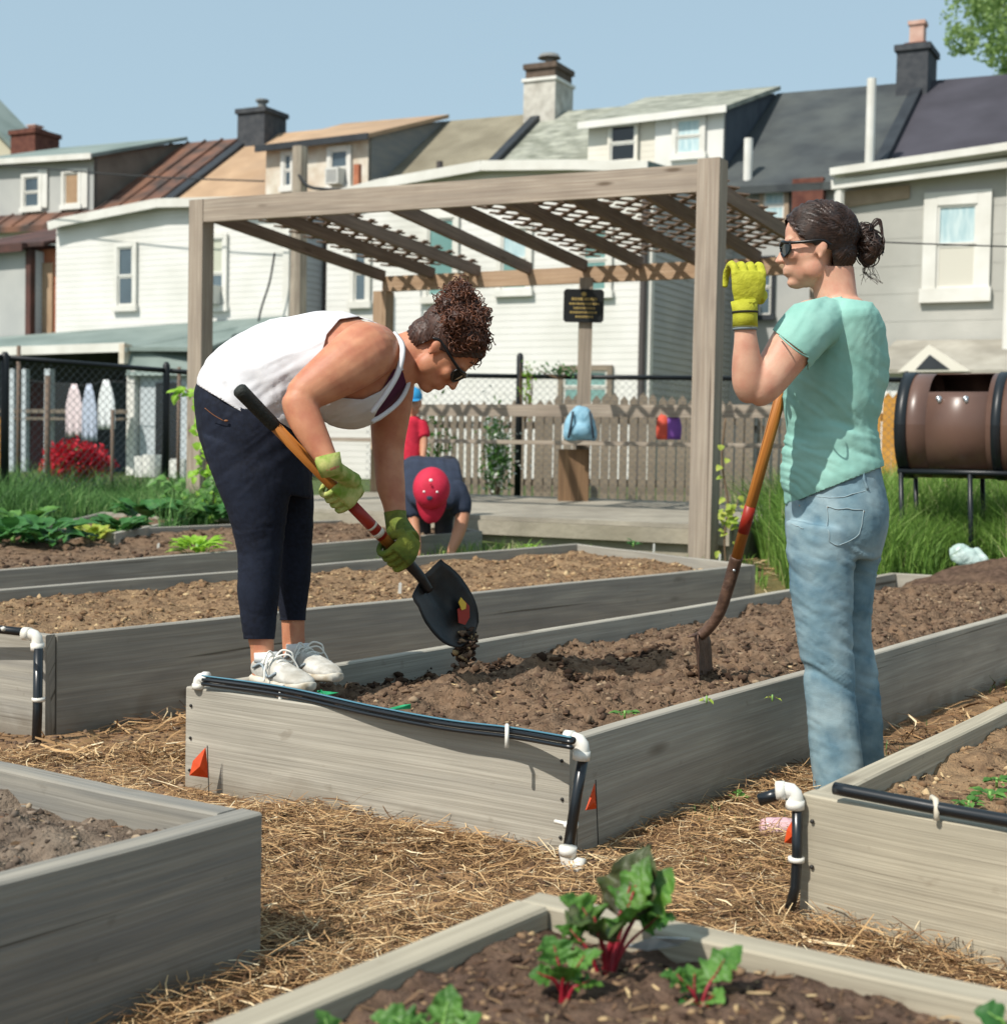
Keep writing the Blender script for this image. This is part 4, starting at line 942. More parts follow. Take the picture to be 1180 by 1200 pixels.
# third house: tan and olive roof, stained dormer
h3, r3 = main_house('row_house', TP2, TP1, 'roof_olive', 'siding_white', 'row house with tan and olive shingles and a rust-stained dormer')
m = MB(); a_, b_ = TP1-.02, HT(455, 200, 4.6)-.0
vs = [W(a_, RE+.0, roof_z(a_, RE)+.012), W(HT(312, 200, 4.6)+.1, RE, roof_z(a_, RE)+.012), W(HT(312, 200, 4.6)+.1, RS, roof_z(a_, RS)+.012), W(a_, RS, roof_z(a_, RS)+.012)]
m.poly(vs, Vector((0, 0, .02))); m.build('tan_shingle_patch', MATS['roof_tan'], r3)
d = dormer(h3, 4.6, 312, 432, 174, 160, 'trim_dirty', 'cheek_grey', 'roof_tan', 'flashing', lap=False)
window(d, 4.58, 330, 346, 176, 222); window(d, 4.58, 384, 412, 171, 222, 'glass', extra='ac')
m = MB(); p = W(HT(420, 215, 3.9), 3.9, 0); z = HZ(420, 222, 3.9); m.box(Vector((p.x, p.y, z)), RD3*.13, ND3*.12, Vector((0, 0, .55))); m.build('vent_stack', MATS['brick_orange'], h3)
m = MB(); p = HP(515, 208, 4.9); m.tube([p-Vector((0, 0, .3)), p+Vector((0, 0, .35))], .07, 8); m.build('vent_pipe', MATS['downspout_brown'], r3)
party(TP2+.07, h3, .22); chimney(h3, 623, 678, 76, 130, 7.9, 'brick_brown', 'dish', band=HZ(650, 97, 7.9))
wo, lo2, hi2, top2 = wing(h3, 383, 762, [(383, 237), (452, 219), (571, 198), (673, 197), (762, 199)], 'siding_white', flank='siding_lgrey', roofm='porch_roof')
window(wo, -.025, 411, 435, 280, 358, 'glass'); window(wo, -.025, 497, 538, 250, 352, 'glass_green', 'trim_white'); window(wo, -.025, 583, 624, 262, 344, 'glass_green', upper='curtain')
window(wo, -.025, 678, 718, 262, 346, 'glass_green'); window(wo, -.025, 655, 718, 428, 478, 'glass_green', frame='picket_wood', mid=.5)
m = MB(); p = W(lo2+.08, -.1, GH); m.tube([p, Vector((p.x, p.y, top2(lo2)))], .06, 8); m.build('downspout', MATS['downspout_brown'], wo)
m = MB(); p = W(hi2+.75, 1.2, GH); m.tube([p, Vector((p.x, p.y, top2(hi2)+.2))], .14, 8); m.build('soil_pipe', MATS['downspout_brown'], wo)
window(wo, -.025, 470, 492, 440, 520, 'glass_dark')
# fourth house: mossy roof and double dormer, half cream half white
h4, r4 = main_house('row_house', TP3, TP2, 'roof_moss', 'siding_lgrey', 'row house with mossy grey shingles and a wide two-tone dormer')
d = dormer(h4, 4.6, 690, 848, 147, 128, 'siding_cream', 'cheek_dark', 'roof_moss')
m = MB(); a, b = HT(768, 160, 4.57), HT(848, 160, 4.57); m.poly([W(a, 4.55, roof_z(a, 4.6)-.08), W(b, 4.55, roof_z(b, 4.6)-.08), W(b, 4.55, HZ(848, 129, 4.57)), W(a, 4.55, HZ(768, 138, 4.57))], ND3*.02); m.build('white_panel', MATS['siding_white'], d)
window(d, 4.55, 713, 748, 143, 191, 'glass_dark', 'siding_cream', .05); window(d, 4.53, 788, 827, 134, 184, 'curtain')
# recess wall of the fourth/fifth house seen between the wings
window(h4, 4.22, 886, 908, 300, 372, 'glass', 'flashing', .06)
# fifth house: black roof
h5, r5 = main_house('row_house', TP4, TP3, 'roof_black', 'siding_lgrey', 'row house with a black patched roof and a tall white vent pipe')
party(TP4+.07, h5, .22); chimney(h5, 1055, 1114, 54, 97, 7.7, 'brick_dark', pot=.55)
for x0_, y0_, y1_, s_ in ((876, 162, 212, 4.3), (1018.5, 92, 200, 4.0)):
    m = MB(); p = HP(x0_, y1_, s_); q = HP(x0_, y0_, s_); m.tube([p-Vector((0, 0, .5)), Vector((p.x, p.y, q.z))], .085, 10); m.build('vent_pipe', MATS['trim_white'], h5)
m = MB(); a, b = HT(930, 225, 4.1), HT(966, 225, 4.1); m.box(W(b, 4.0, HZ(950, 300, 4)), RD3*(a-b), ND3*.22, Vector((0, 0, HZ(950, 208, 4)-HZ(950, 300, 4)))); m.build('brick_pier', MATS['brick_red'], h5)
window(h5, 4.2, 890, 925, 218, 262, 'curtain', 'siding_tan')
m = MB(); p = HP(1178, 470, -.5); m.tube([Vector((p.x, p.y, GH)), Vector((p.x, p.y, HZ(1178, 142, -.5)))], .07, 10); pv = m.build('vent_pipe', MATS['trim_white'], None, loc=Vector((p.x, p.y, GH))); tag(pv, 'tall white pipe rising in front of the grey house at the right edge', 'pipe')
# sixth house: plum roof, grey wing
h6, r6 = main_house('row_house', TP4-7, TP4, 'roof_plum', 'siding_grey', 'grey row house at the right with a dark plum roof and white gutter')
wo, lo3, hi3, top3 = wing(h6, 978, 1330, [(978, 208), (1180, 179), (1330, 158)], 'siding_grey', pitch=.42, roofm='porch_roof')
window(wo, -.025, 1082, 1161, 224, 350, 'blind_cream', fw=.2, upper='curtain', mid=.52)
f = MB(); a, b = HT(1330, 165, -.3), HT(974, 210, -.3)
f.bar(W(a, -.34, top3(a)+.02), W(b, -.34, top3(b)+.02), .13, .11); f.bar(W(a, -.27, top3(a)-.22), W(b, -.27, top3(b)-.16), .05, .14); f.build('gutter', MATS['trim_white'], h6)
f = MB(); p = W(HT(984, 220, -.2), -.2, GH); f.tube([p, Vector((p.x, p.y, top3(hi3)))], .08, 8); f.build('downspout', MATS['trim_white'], h6)
m = MB(); a, b = HT(1066, 230, -.03), HT(990, 230, -.03); m.poly([W(a, -.045, HZ(1066, 232, -.03)), W(b, -.045, HZ(990, 243, -.03)), W(b, -.045, HZ(990, 224, -.03)), W(a, -.045, HZ(1066, 217, -.03))], ND3*.02); m.build('bare_board', MATS['siding_tan'], wo)
# sagging porch awning and wall below
m = MB(); a, b, c_ = HT(1030, 405, -1.2), HT(1240, 405, -1.2), HT(1120, 405, -1.2)
m.poly([W(b, -.05, HZ(1240, 401, 0)), W(a, -.05, HZ(1030, 403, 0)), W(a+.1, -1.5, HZ(1030, 436, -1.5)), W(b, -1.5, HZ(1240, 438, -1.5))], Vector((0, 0, .05))); aw = m.build('porch_roof', mat('awning_cloth', '#8f8a7e', '#aaa599', 2, .9, .4, 6, c3='#6f6a60', sc3=1.2, f3=.5), h6)
m = MB(); p = W(HT(1052, 420, -1.6), -1.52, 0); zz = HZ(1052, 436, -1.5)
m.poly([Vector((p.x, p.y, zz)), Vector((p.x, p.y, zz))+RD3*-1.0, Vector((p.x, p.y, zz+.38))+RD3*-.42], -ND3*.06); m.build('little_gable', MATS['siding_cream'], aw)
m = MB(); m.poly([Vector((p.x, p.y, zz+.03))-RD3*.25-ND3*.065, Vector((p.x, p.y, zz+.03))-RD3*.72-ND3*.065, Vector((p.x, p.y, zz+.24))-RD3*.44-ND3*.065], -ND3*.006); m.build('gable_vent', MATS['flashing'], aw)
m = MB(); m.poly([W(b, -1.3, GH-.3), W(a, -1.3, GH-.3), W(a, -1.3, HZ(1030, 437, -1.3)), W(b, -1.3, HZ(1240, 438, -1.3))], ND3*.06); m.build('porch_wall', MATS['siding_white'], aw)
# pale gable house far left, behind
g = thing('gable_house', W(44, 9, GH), 'pale yellow gable end of a house just showing at the left edge', 'house')
a, b = HT(30, 190, 12), HT(-170, 190, 12); z0_ = HZ(28, 192, 12); z1 = HZ(-70, 80, 12); md = (a+b)/2
m = MB(); m.poly([W(b, 12, GH), W(a, 12, GH), W(a, 12, z0_), W(md, 12, z1), W(b, 12, z0_)], ND3*1.5); m.build('wall', mat('siding_yellow', '#b9b29a', '#c5bfa8', 1, .7), g)
m = MB()
for e in (a-.2, b+.2): m.poly([W(md, 11.8, z1+.05), W(e, 11.8, z0_-.05), W(e, 13.6, z0_-.05), W(md, 13.6, z1+.05)], Vector((0, 0, .16)))
m.build('roof', MATS['porch_roof'], g)
# ------------------------------------------------------------------ back porch of the second house
pt = thing('back_porch', W((lo1+hi1)/2, -1.4, GH), 'grey-green back porch with a shed roof and white posts at the left', 'porch')
S1 = -2.6
zt_, zl_ = HZ(200, 378, -.02), HZ(120, 404, S1)
a, b, c_ = HT(338, 372, 0), HT(180, 380, 0), HT(-60, 400, 0)
m = MB(); m.poly([W(c_+1, -.03, HZ(-30, 404, 0)), W(a, -.03, zt_), W(a-.2, S1, zl_-.15), W(c_, S1, zl_+.02)], Vector((0, 0, .07))); pr_ = m.build('roof', MATS['porch_roof'], pt)
m = MB(); a2, b2 = HT(150, 405, S1), HT(-60, 408, S1); m.bar(W(a2, S1-.05, HZ(150, 407, S1)), W(b2, S1-.05, HZ(-60, 414, S1)), .08, .16); m.build('gutter', MATS['trim_white'], pt)
m = MB(); p = W(a2, S1-.1, HZ(150, 403, S1)); m.box(p, RD3*.12, ND3*.2, Vector((0, 0, -.35))); m.build('gutter_end', MATS['trim_dirty'], pt)
a3 = HT(235, 420, S1-.05); m = MB(); m.poly([W(a3, S1-.06, HZ(235, 440, S1)), W(a2, S1-.06, HZ(150, 440, S1)), W(a2, S1+.1, HZ(150, 405, S1)), W(a3, S1+1, HZ(235, 398, S1)+.3)], Vector((0, .05, .02))); m.build('lower_roof', MATS['porch_roof'], pt)
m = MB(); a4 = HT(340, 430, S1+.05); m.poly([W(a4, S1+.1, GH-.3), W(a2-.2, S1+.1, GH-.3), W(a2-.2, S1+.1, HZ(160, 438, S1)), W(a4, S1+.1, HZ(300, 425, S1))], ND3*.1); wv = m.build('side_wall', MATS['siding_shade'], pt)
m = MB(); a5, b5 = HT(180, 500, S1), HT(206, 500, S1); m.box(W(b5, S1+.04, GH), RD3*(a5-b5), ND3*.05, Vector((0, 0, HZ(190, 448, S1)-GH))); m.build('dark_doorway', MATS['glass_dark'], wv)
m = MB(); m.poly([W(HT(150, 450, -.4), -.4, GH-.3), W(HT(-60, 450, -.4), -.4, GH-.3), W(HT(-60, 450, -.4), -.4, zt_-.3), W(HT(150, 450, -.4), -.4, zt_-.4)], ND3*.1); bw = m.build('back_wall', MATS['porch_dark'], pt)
for x0_, x1_, mm in ((36, 56, 'door_maroon'), (60, 84, 'glass_dark'), (128, 148, 'cheek_dark'), (10, 20, 'trim_white')):
    m = MB(); p0, p1 = HT(x0_, 480, -.45), HT(x1_, 480, -.45); m.box(W(p1, -.45, GH), RD3*(p0-p1), ND3*.04, Vector((0, 0, HZ(50, 448, -.45)-GH))); m.build('door' if mm == 'door_maroon' else 'opening', MATS[mm], bw)
for x_, w_ in ((157, .17), (16, .16), (30, .1), (58, .13)):
    m = MB(); p = W(HT(x_, 480, S1), S1, GH-.3); m.box(p, RD3*w_, ND3*w_, Vector((0, 0, HZ(x_, 432 if x_ < 150 else 428, S1)-GH+.3))); m.build('post', MATS['trim_white' if x_ > 100 else 'siding_shade'], pt)
m = MB(); m.box(W(HT(150, 470, S1), S1, HZ(60, 484, S1)), RD3*(HT(-40, 470, S1)-HT(150, 470, S1)), ND3*.06, Vector((0, 0, .07))); m.box(W(HT(150, 470, S1), S1, HZ(60, 492, S1)), RD3*(HT(-40, 470, S1)-HT(150, 470, S1)), ND3*.05, Vector((0, 0, .05))); m.build('railing', MATS['cheek_brown'], pt)
for x_, w_, h_ in ((168, .35, .5), (178, .35, .55), (200, .3, .35), (212, .4, .4)):
    m = MB(); p = HP(x_, 552, S1-.8); m.tube([p+Vector((0, 0, -.5)), p+Vector((0, 0, h_*.5))], [w_*.35, w_*.45], 12)
    o = m.build('bucket', MATS['siding_white'], None, loc=p+Vector((0, 0, -.5))); tag(o, {168: 'white bucket by the porch post', 178: 'white bucket second from the porch post', 200: 'small white bucket third along the grey wall', 212: 'white bucket nearest the pergola post'}[x_], 'bucket', 'white buckets by the grey porch wall')
# clothesline and three garments
cl = [HP(30, 445, S1-.5), HP(88, 452, S1-.5), HP(124, 447, S1-.5), HP(160, 449, S1-.5)]
m = MB(); m.tube(spline(cl, 5), .008, 5); o = m.build('clothesline', MATS['cable'], None, loc=cl[0]); tag(o, 'clothesline strung across the porch carrying three garments', 'clothesline')
for x0_, x1_, y0_, y1_, c, lab in ((77, 98, 450, 512, '#d9c9cb', 'pinkish white shirt hanging leftmost on the clothesline'), (96, 114, 450, 517, '#b3bccd', 'pale blue shirt hanging in the middle of the clothesline'), (115, 135, 445, 503, '#dcdfe0', 'white shirt hanging rightmost on the clothesline')):
    mm = mat('cloth_'+c[1:], c, None, rough=.9); s_ = S1-.5; vs = []
    for j in range(9):
        f_ = j/8; y_ = y0_+(y1_-y0_)*f_; hw = (x1_-x0_)/2*(.25+.75*min(1, f_*2.2)**.8); xc = (x0_+x1_)/2
        for i in range(9): vs.append(HP(xc+(i/4-1)*hw, y_, s_-.04*math.sin(i*2.1+j*.3)*f_))
    m = MB(); m.add(vs, [(j*9+i, j*9+i+1, (j+1)*9+i+1, (j+1)*9+i) for j in range(8) for i in range(8)])
    o = m.build('hanging_shirt', mm, None, True, loc=HP((x0_+x1_)/2, y0_, s_)); sdm = o.modifiers.new('s', 'SOLIDIFY'); sdm.thickness = .02; tag(o, lab, 'shirt', 'garments on the clothesline')
# ------------------------------------------------------------------ wires and pole
def wire(pts, r, label, name='overhead_wire'):
    m = MB(); m.tube(spline(pts, 10), r, 5); o = m.build(name, MATS['cable'], None, loc=pts[0]); tag(o, label, 'wire')
wire([HP(-60, 188, -1), HP(60, 198, -1), HP(180, 207, -1), HP(310, 212, -1)], .014, 'overhead wire crossing in front of the grey dormer at the left')
wire([P(1020, 283, 12), P(1100, 286, 12), P(1250, 291, 12)], .006, 'thin wire crossing in front of the right-hand house window')
wire([HP(350, 205, -2), HP(362, 218, -2), HP(385, 222, -2), HP(440, 226, -1)], .03, 'wire bundle running from the pole to the stained dormer house')
wire([HP(322, 296, -.4), HP(316, 330, -.4), HP(306, 362, -.4), HP(301, 388, -.4)], .02, 'dead vine hanging on the white wall beside the bent woman', 'hanging_vine')
m = MB(); p = W(HT(350, 300, -1.9), -1.9, GH-.3); m.tube([p, Vector((p.x, p.y, HZ(349, 172, -1.9)))], [.16, .13], 10); o = m.build('utility_pole', MATS['old_wood'], None, loc=p); tag(o, 'short wooden utility pole in front of the stained dormer', 'utility pole')
# ------------------------------------------------------------------ tree behind the right chimney
mat('tree_leaf', '#7d9a58', '#a5bd78', 1.5, .6, transl=.5); mat('bark', '#5b4c3d', '#73614f', 4, .95, .8, 20)
def tree(base, H, R, n, label, zc=.72):
    t = thing('tree', base, label, 'tree'); m = MB()
    m.tube(spline([base, base+Vector((.2, 0, H*.3)), base+Vector((-.1, .1, H*.6)), base+Vector((.1, 0, H*.85))], 5), [.3-.014*i for i in range(16)], 10)
    for i in range(14):
        a = i*2.4; z = H*(.4+.035*i); e = Vector((math.cos(a), math.sin(a), .55))*R*.75; p = base+Vector((0, 0, z)); m.tube(spline([p, p+e*.5+Vector((0, 0, -.1)), p+e], 4), [.09-.009*k for k in range(9)], 6)
    m.build('trunk', MATS['bark'], t, True)
    c = np.array(base)+np.array([0, 0, H*zc]); k = 46
    cc = RNG.normal(0, 1, (k, 3)); cc /= np.linalg.norm(cc, axis=1)[:, None]; cc *= RNG.uniform(.35, 1, (k, 1))*np.array([R, R, R*.95]); cr = RNG.uniform(.16, .34, k)*R
    i = RNG.integers(0, k, n); d = RNG.normal(0, 1, (n, 3)); d /= np.linalg.norm(d, axis=1)[:, None]; p = c+cc[i]+d*cr[i][:, None]*RNG.uniform(.4, 1, n)[:, None]**.5
    a = RNG.normal(0, 1, (n, 3)); a /= np.linalg.norm(a, axis=1)[:, None]; b_ = np.cross(a, RNG.normal(0, 1, (n, 3))); b_ /= np.linalg.norm(b_, axis=1)[:, None]; s = RNG.uniform(.05, .11, n)[:, None]
    V = np.stack([p-a*s, p+b_*s*.55, p+a*s, p-b_*s*.55], 1).reshape(-1, 3); F = np.arange(n*4).reshape(-1, 4)
    np_mesh('crown', V, F, MATS['tree_leaf'], t, RNG.random(n))
tree(Vector((16.3, 45, .4)), 19.4, 2.8, 15000, 'leafy green tree rising behind the roof at the top right corner')
# ------------------------------------------------------------------ pergola
wood('rafter_wood_shaded', '#7d685a', '#94806f', '#655548', .5)  # darker than the posts: shade under the lattice is put into the colour
FL, FR = Vector((-2.38, 11.4, 0)), Vector((1.29, 9.4, 0)); PB = (FR-FL).normalized(); PN = Vector((-PB.y, PB.x, 0))
if PN.y < 0: PN = -PN
RL, RR = Vector((-1.16, 13.75, 0)), Vector((2.5, 11.75, 0)); PU = (RL-FL).normalized()
pg = thing('pergola', (FL+FR+RL+RR)/4+Vector((0, 0, .3)), 'weathered wooden pergola with lattice panels on its sloping top', 'pergola')
def post(c, w_, z0, z1, m='pergola_wood'):
    mb = MB(); mb.box(c-PB*w_/2-PN*w_/2+Vector((0, 0, z0)), PB*w_, PN*w_, Vector((0, 0, z1-z0))); return mb.build('post', MATS[m], pg)
ZF, ZR = 2.80, 2.57
post(FL, .135, .1, P(235, 235, FL.y).z); post(FR, .15, .05, P(830, 187, FR.y).z)
post(RL, .14, .3, ZR-.14, 'tan_wood'); post(RR, .14, .3, ZR-.14)
def PX(x, base=FL, d=PB):  # param along the front beam for a photo column
    v = ray(x, 250); return (base.x*v.y-base.y*v.x)/(d.y*v.x-d.x*v.y)
L_ = (FR-FL).length; zl, zr = P(247, 235, FL.y).z, P(815, 192, FR.y).z
f0, f1 = FL+PB*.075, FR-PB*.078
m = MB(); m.bar(f0-PN*.045+Vector((0, 0, zl-.09)), f1-PN*.045+Vector((0, 0, zr-.09)), .045, .175); m.build('front_beam', MATS['pergola_wood'], pg)
LR = (RR-RL).length
m = MB(); m.bar(RL+PB*.0+Vector((0, 0, ZR-.07)), RR+Vector((0, 0, ZR-.07)), .05, .14); m.build('rear_beam', MATS['tan_wood'], pg)
def raf(s, u=None, w_=.038, h=.10, m='rafter_wood_shaded', drop=.0, name='rafter'):
    u = s if u is None else u
    a = FL+PB*(s*L_)+Vector((0, 0, zl+(zr-zl)*s-.10-drop)); b = RL+PB*(u*LR)+Vector((0, 0, ZR+.005)); a = a+(b-a).normalized()*.02
    mb = MB(); mb.bar(a, b, w_, h); mb.build(name, MATS[m], pg); return a, b
ss = [(.012, .0), (.135, .13), (.245, .245), (.405, .37), (.505, .50), (.625, .625), (.745, .75), (.875, .875), (.985, 1.0)]
ends = [raf(*q) for q in ss]
def lattice(s0, s1, u0, u1, n=26):
    """two crossed layers of slats lying on the rafters"""
    def S(a, b): # a 0..1 across, b 0..1 front to rear
        s, u = s0+(s1-s0)*a, u0+(u1-u0)*a
        p = FL+PB*(s*L_)+Vector((0, 0, zl+(zr-zl)*s-.02)); q = RL+PB*(u*LR)+Vector((0, 0, ZR+.085)); return p.lerp(q, b)
    wd = (s1-s0)*L_; dp = (RL-FL).length; up = (S(1, 0)-S(0, 0)).cross(S(0, 1)-S(0, 0)).normalized()
    if up.z < 0: up = -up
    for lay, sg in ((0, 1), (1, -1)):
        m = MB(); k = -dp-.5
        while k < wd+dp:
            # line x = k + sg*y  in metres
            pts = []
            for y in (0, dp): pts.append((k+(y if sg > 0 else dp-y), y))
            (x0, y0), (x1, y1) = pts; t0, t1 = 0, 1
            for lim, hi in ((0, False), (wd, True)):
                dx = x1-x0; tt = (lim-x0)/dx
                if (dx > 0) == (not hi): t0 = max(t0, tt)
                else: t1 = min(t1, tt)
            if t1-t0 > .02:
                A = S((x0+(x1-x0)*t0)/wd, (y0+(y1-y0)*t0)/dp); B = S((x0+(x1-x0)*t1)/wd, (y0+(y1-y0)*t1)/dp)
                m.bar(A+up*lay*.011, B+up*lay*.011, .042, .009, up)
            k += .21
        m.build('lattice', MATS['rafter_wood_shaded'], pg)
lattice(.02, .245, .01, .245); lattice(.505, .745, .50, .75); lattice(.752, .99, .755, .995)
# ------------------------------------------------------------------ deck (platform) with bench and sign
mat('deck_grey', '#8f897c', '#a49d8e', 6, .9, .5, 30, c3='#6f695e', sc3=2, f3=.5); mat('deck_face', '#968f80', '#aaa291', 5, .9, .5, 30, c3='#78715f', sc3=1.5, f3=.6)
ctr = (FL+FR+RL+RR)/4; dk = thing('deck', ctr+Vector((0, 0, .3)), 'low grey deck under the pergola', 'deck')
d0, d1, d2, d3 = FL+PN*.09-PB*.1+Vector((0, 0, .50)), FR+PN*.085+PB*.15+Vector((0, 0, .505)), RR+PU*.15+PB*.2+Vector((0, 0, .56)), RL+PU*.15-PB*.1+Vector((0, 0, .56))
n = 16; m = MB()
for i in range(n):
    a, b = i/n, (i+.965)/n; q = [d0.lerp(d3, a), d1.lerp(d2, a), d1.lerp(d2, b), d0.lerp(d3, b)]; m.poly([p-Vector((0, 0, .03)) for p in q], Vector((0, 0, .03)))
m.build('floor_boards', MATS['deck_grey'], dk)
m = MB(); z = Vector((0, 0, .13)); m.poly([d0-PN*.02-z, d1-PN*.02-z, d1-PN*.02-Vector((0, 0, .032)), d0-PN*.02-Vector((0, 0, .032))], PN*.04); m.poly([d0+PN*.03-Vector((0, 0, .5)), d1+PN*.03-Vector((0, 0, .5)), d1+PN*.03-z, d0+PN*.03-z], PN*.04)
m.poly([d1+PN*.08-Vector((0, 0, .5)), d2-Vector((0, 0, .5)), d2-Vector((0, 0, .032)), d1+PN*.08-Vector((0, 0, .032))], -PB*.04); m.build('skirt', MATS['deck_face'], dk)
bn = thing('bench', RL.lerp(RR, .5)+Vector((0, 0, .56)), 'long plank bench with a back rail along the rear of the deck', 'bench')
b0, b1 = RL-PB*.0-PN*.12, RR+PB*.0-PN*.12
zb = P(640, 473, b0.lerp(b1, .5).y).z; m = MB(); m.bar(b0-PB*.3+Vector((0, 0, zb-.055)), b1+PB*.05+Vector((0, 0, zb-.055)), .035, .105); m.build('backrest', MATS['old_wood'], bn)
zs = P(640, 516, b0.lerp(b1, .5).y).z; m = MB(); m.bar(b0-PB*.3-PN*.2+Vector((0, 0, zs-.02)), b1+PB*.05-PN*.2+Vector((0, 0, zs-.02)), .34, .035); m.build('seat', MATS['old_wood'], bn)
for k in (.04, .5, .96):
    c = b0.lerp(b1, k)+PN*.04; m = MB(); m.box(c+Vector((0, 0, .5)), PB*.09, PN*.05, Vector((0, 0, zb-.5))); m.build('leg', MATS['old_wood'], bn)
# sign post standing behind the bench with its boxed foot
sy = 12.6; c = P(684, 400, sy); t = thing('garden_sign', Vector((c.x, c.y, .56)), 'black garden sign with gold lettering on a tall post on the deck', 'sign')
x0, x1 = P(655, 550, sy-.25).x, P(690, 550, sy-.25).x; zt0 = P(672, 521, sy-.25).z; m = MB(); m.box(Vector((x0, sy-.25, .5)), Vector((x1-x0, 0, 0)), Vector((0, .18, 0)), Vector((0, 0, zt0-.5-.04))); m.build('post_base', MATS['brown_wood'], t)
pz = P(684, 325, sy).z; m = MB(); m.box(Vector((P(678, 400, sy).x, sy, .56)), Vector((.115, 0, 0)), Vector((0, .09, 0)), Vector((0, 0, pz-.56))); m.build('post', MATS['old_wood'], t)
mat('sign_black', '#1d1f20', rough=.45); mat('sign_gold', '#b29a5c', rough=.5)
q0, q1 = P(660, 377, sy-.03), P(708, 339, sy-.03); w_, h_ = q1.x-q0.x, q1.z-q0.z
m = MB(); m.poly([q0+Vector((.02, 0, 0)), q0+Vector((w_-.02, 0, 0)), q0+Vector((w_, 0, .02)), Vector((q1.x, q0.y, q1.z-.02)), Vector((q1.x-.02, q0.y, q1.z)), Vector((q0.x+.02, q0.y, q1.z)), Vector((q0.x, q0.y, q1.z-.02)), q0+Vector((0, 0, .02))], Vector((0, .025, 0))); sb = m.build('sign_board', MATS['sign_black'], t)
m = MB()
for k, (a, b) in enumerate(((.2, .8), (.14, .86), (.25, .75), (.16, .84), (.3, .7))):
    z = q0.z+h_*(.66-.13*k); x = q0.x+w_*a
    while x < q0.x+w_*b:
        l = random.uniform(.008, .02); m.box(Vector((x, q0.y-.003, z)), Vector((l, 0, 0)), Vector((0, .002, 0)), Vector((0, 0, h_*(.055 if k else .08)))); x += l+.007
m.ell(Vector((q0.x+w_/2, q0.y-.002, q0.z+h_*.85)), .022, .003, .018); m.build('sign_lettering', MATS['sign_gold'], sb)
# backpack and two bags on the bench
mat('pack_blue', '#6f9fb5', '#8fbace', 14, .7, .4, 60); mat('pack_dark', '#2b3640', rough=.7)
c = P(680, 513, b0.lerp(b1, .55).y-.25); c.z = zs; t = thing('backpack', c, 'light blue backpack sitting on the bench below the sign', 'backpack')
m = MB(); m.loft([(c+Vector((0, 0, 0)), Vector((.13, 0, 0)), Vector((0, .08, 0))), (c+Vector((0, 0, .05)), Vector((.145, 0, 0)), Vector((0, .1, 0))), (c+Vector((-.005, 0, .17)), Vector((.125, 0, 0)), Vector((0, .09, 0))), (c+Vector((0, 0, .26)), Vector((.075, 0, 0)), Vector((0, .06, 0))), (c+Vector((0, 0, .29)), Vector((.03, 0, 0)), Vector((0, .03, 0)))], 16)
m.ell(c+Vector((-.01, -.09, .08)), .09, .04, .065); V, T = remesh(m, .01, 3); N_ = vnormals(V, T); V += N_*(.006*fbm(V[:, 0]*20+3, V[:, 2]*16, 8, 3))[:, None]; tri_obj('pack_body', V, T, MATS['pack_blue'], t)
for dx in (-.07, .07):
    m = MB(); m.tube(spline([c+Vector((dx, -.08, .24)), c+Vector((dx*1.2, -.13, .14)), c+Vector((dx*1.5, -.1, .02))], 5), .011, 6); m.build('strap', MATS['pack_dark'], t, True)
for x_, col, mn, lab in ((777, '#c8503c', 'bag_red', 'small red bag leaning on the bench back'), (787, '#7a4a9a', 'bag_purple', 'small purple bag on the bench right of the red one')):
    mat(mn, col, None, rough=.7); c = P(x_, 515, 12.25); t = MB(); w_ = .055 if x_ == 777 else .075
    t.loft([(c, Vector((w_, 0, 0)), Vector((0, .04, 0))), (c+Vector((0, 0, .1)), Vector((w_*1.1, 0, 0)), Vector((0, .05, 0))), (c+Vector((0, 0, .19)), Vector((w_*.8, 0, 0)), Vector((0, .03, 0))), (c+Vector((0, 0, .205)), Vector((w_*.35, 0, 0)), Vector((0, .015, 0)))], 12)
    bgt = thing('small_bag', c, lab, 'bag', 'small bags on the bench'); t.build('bag_body', MATS[mn], bgt, True)
    m = MB(); m.tube(spline([c+Vector((-.025, 0, .19)), c+Vector((0, 0, .25)), c+Vector((.025, 0, .19))], 5), .006, 5); m.build('handle', MATS[mn], bgt, True)
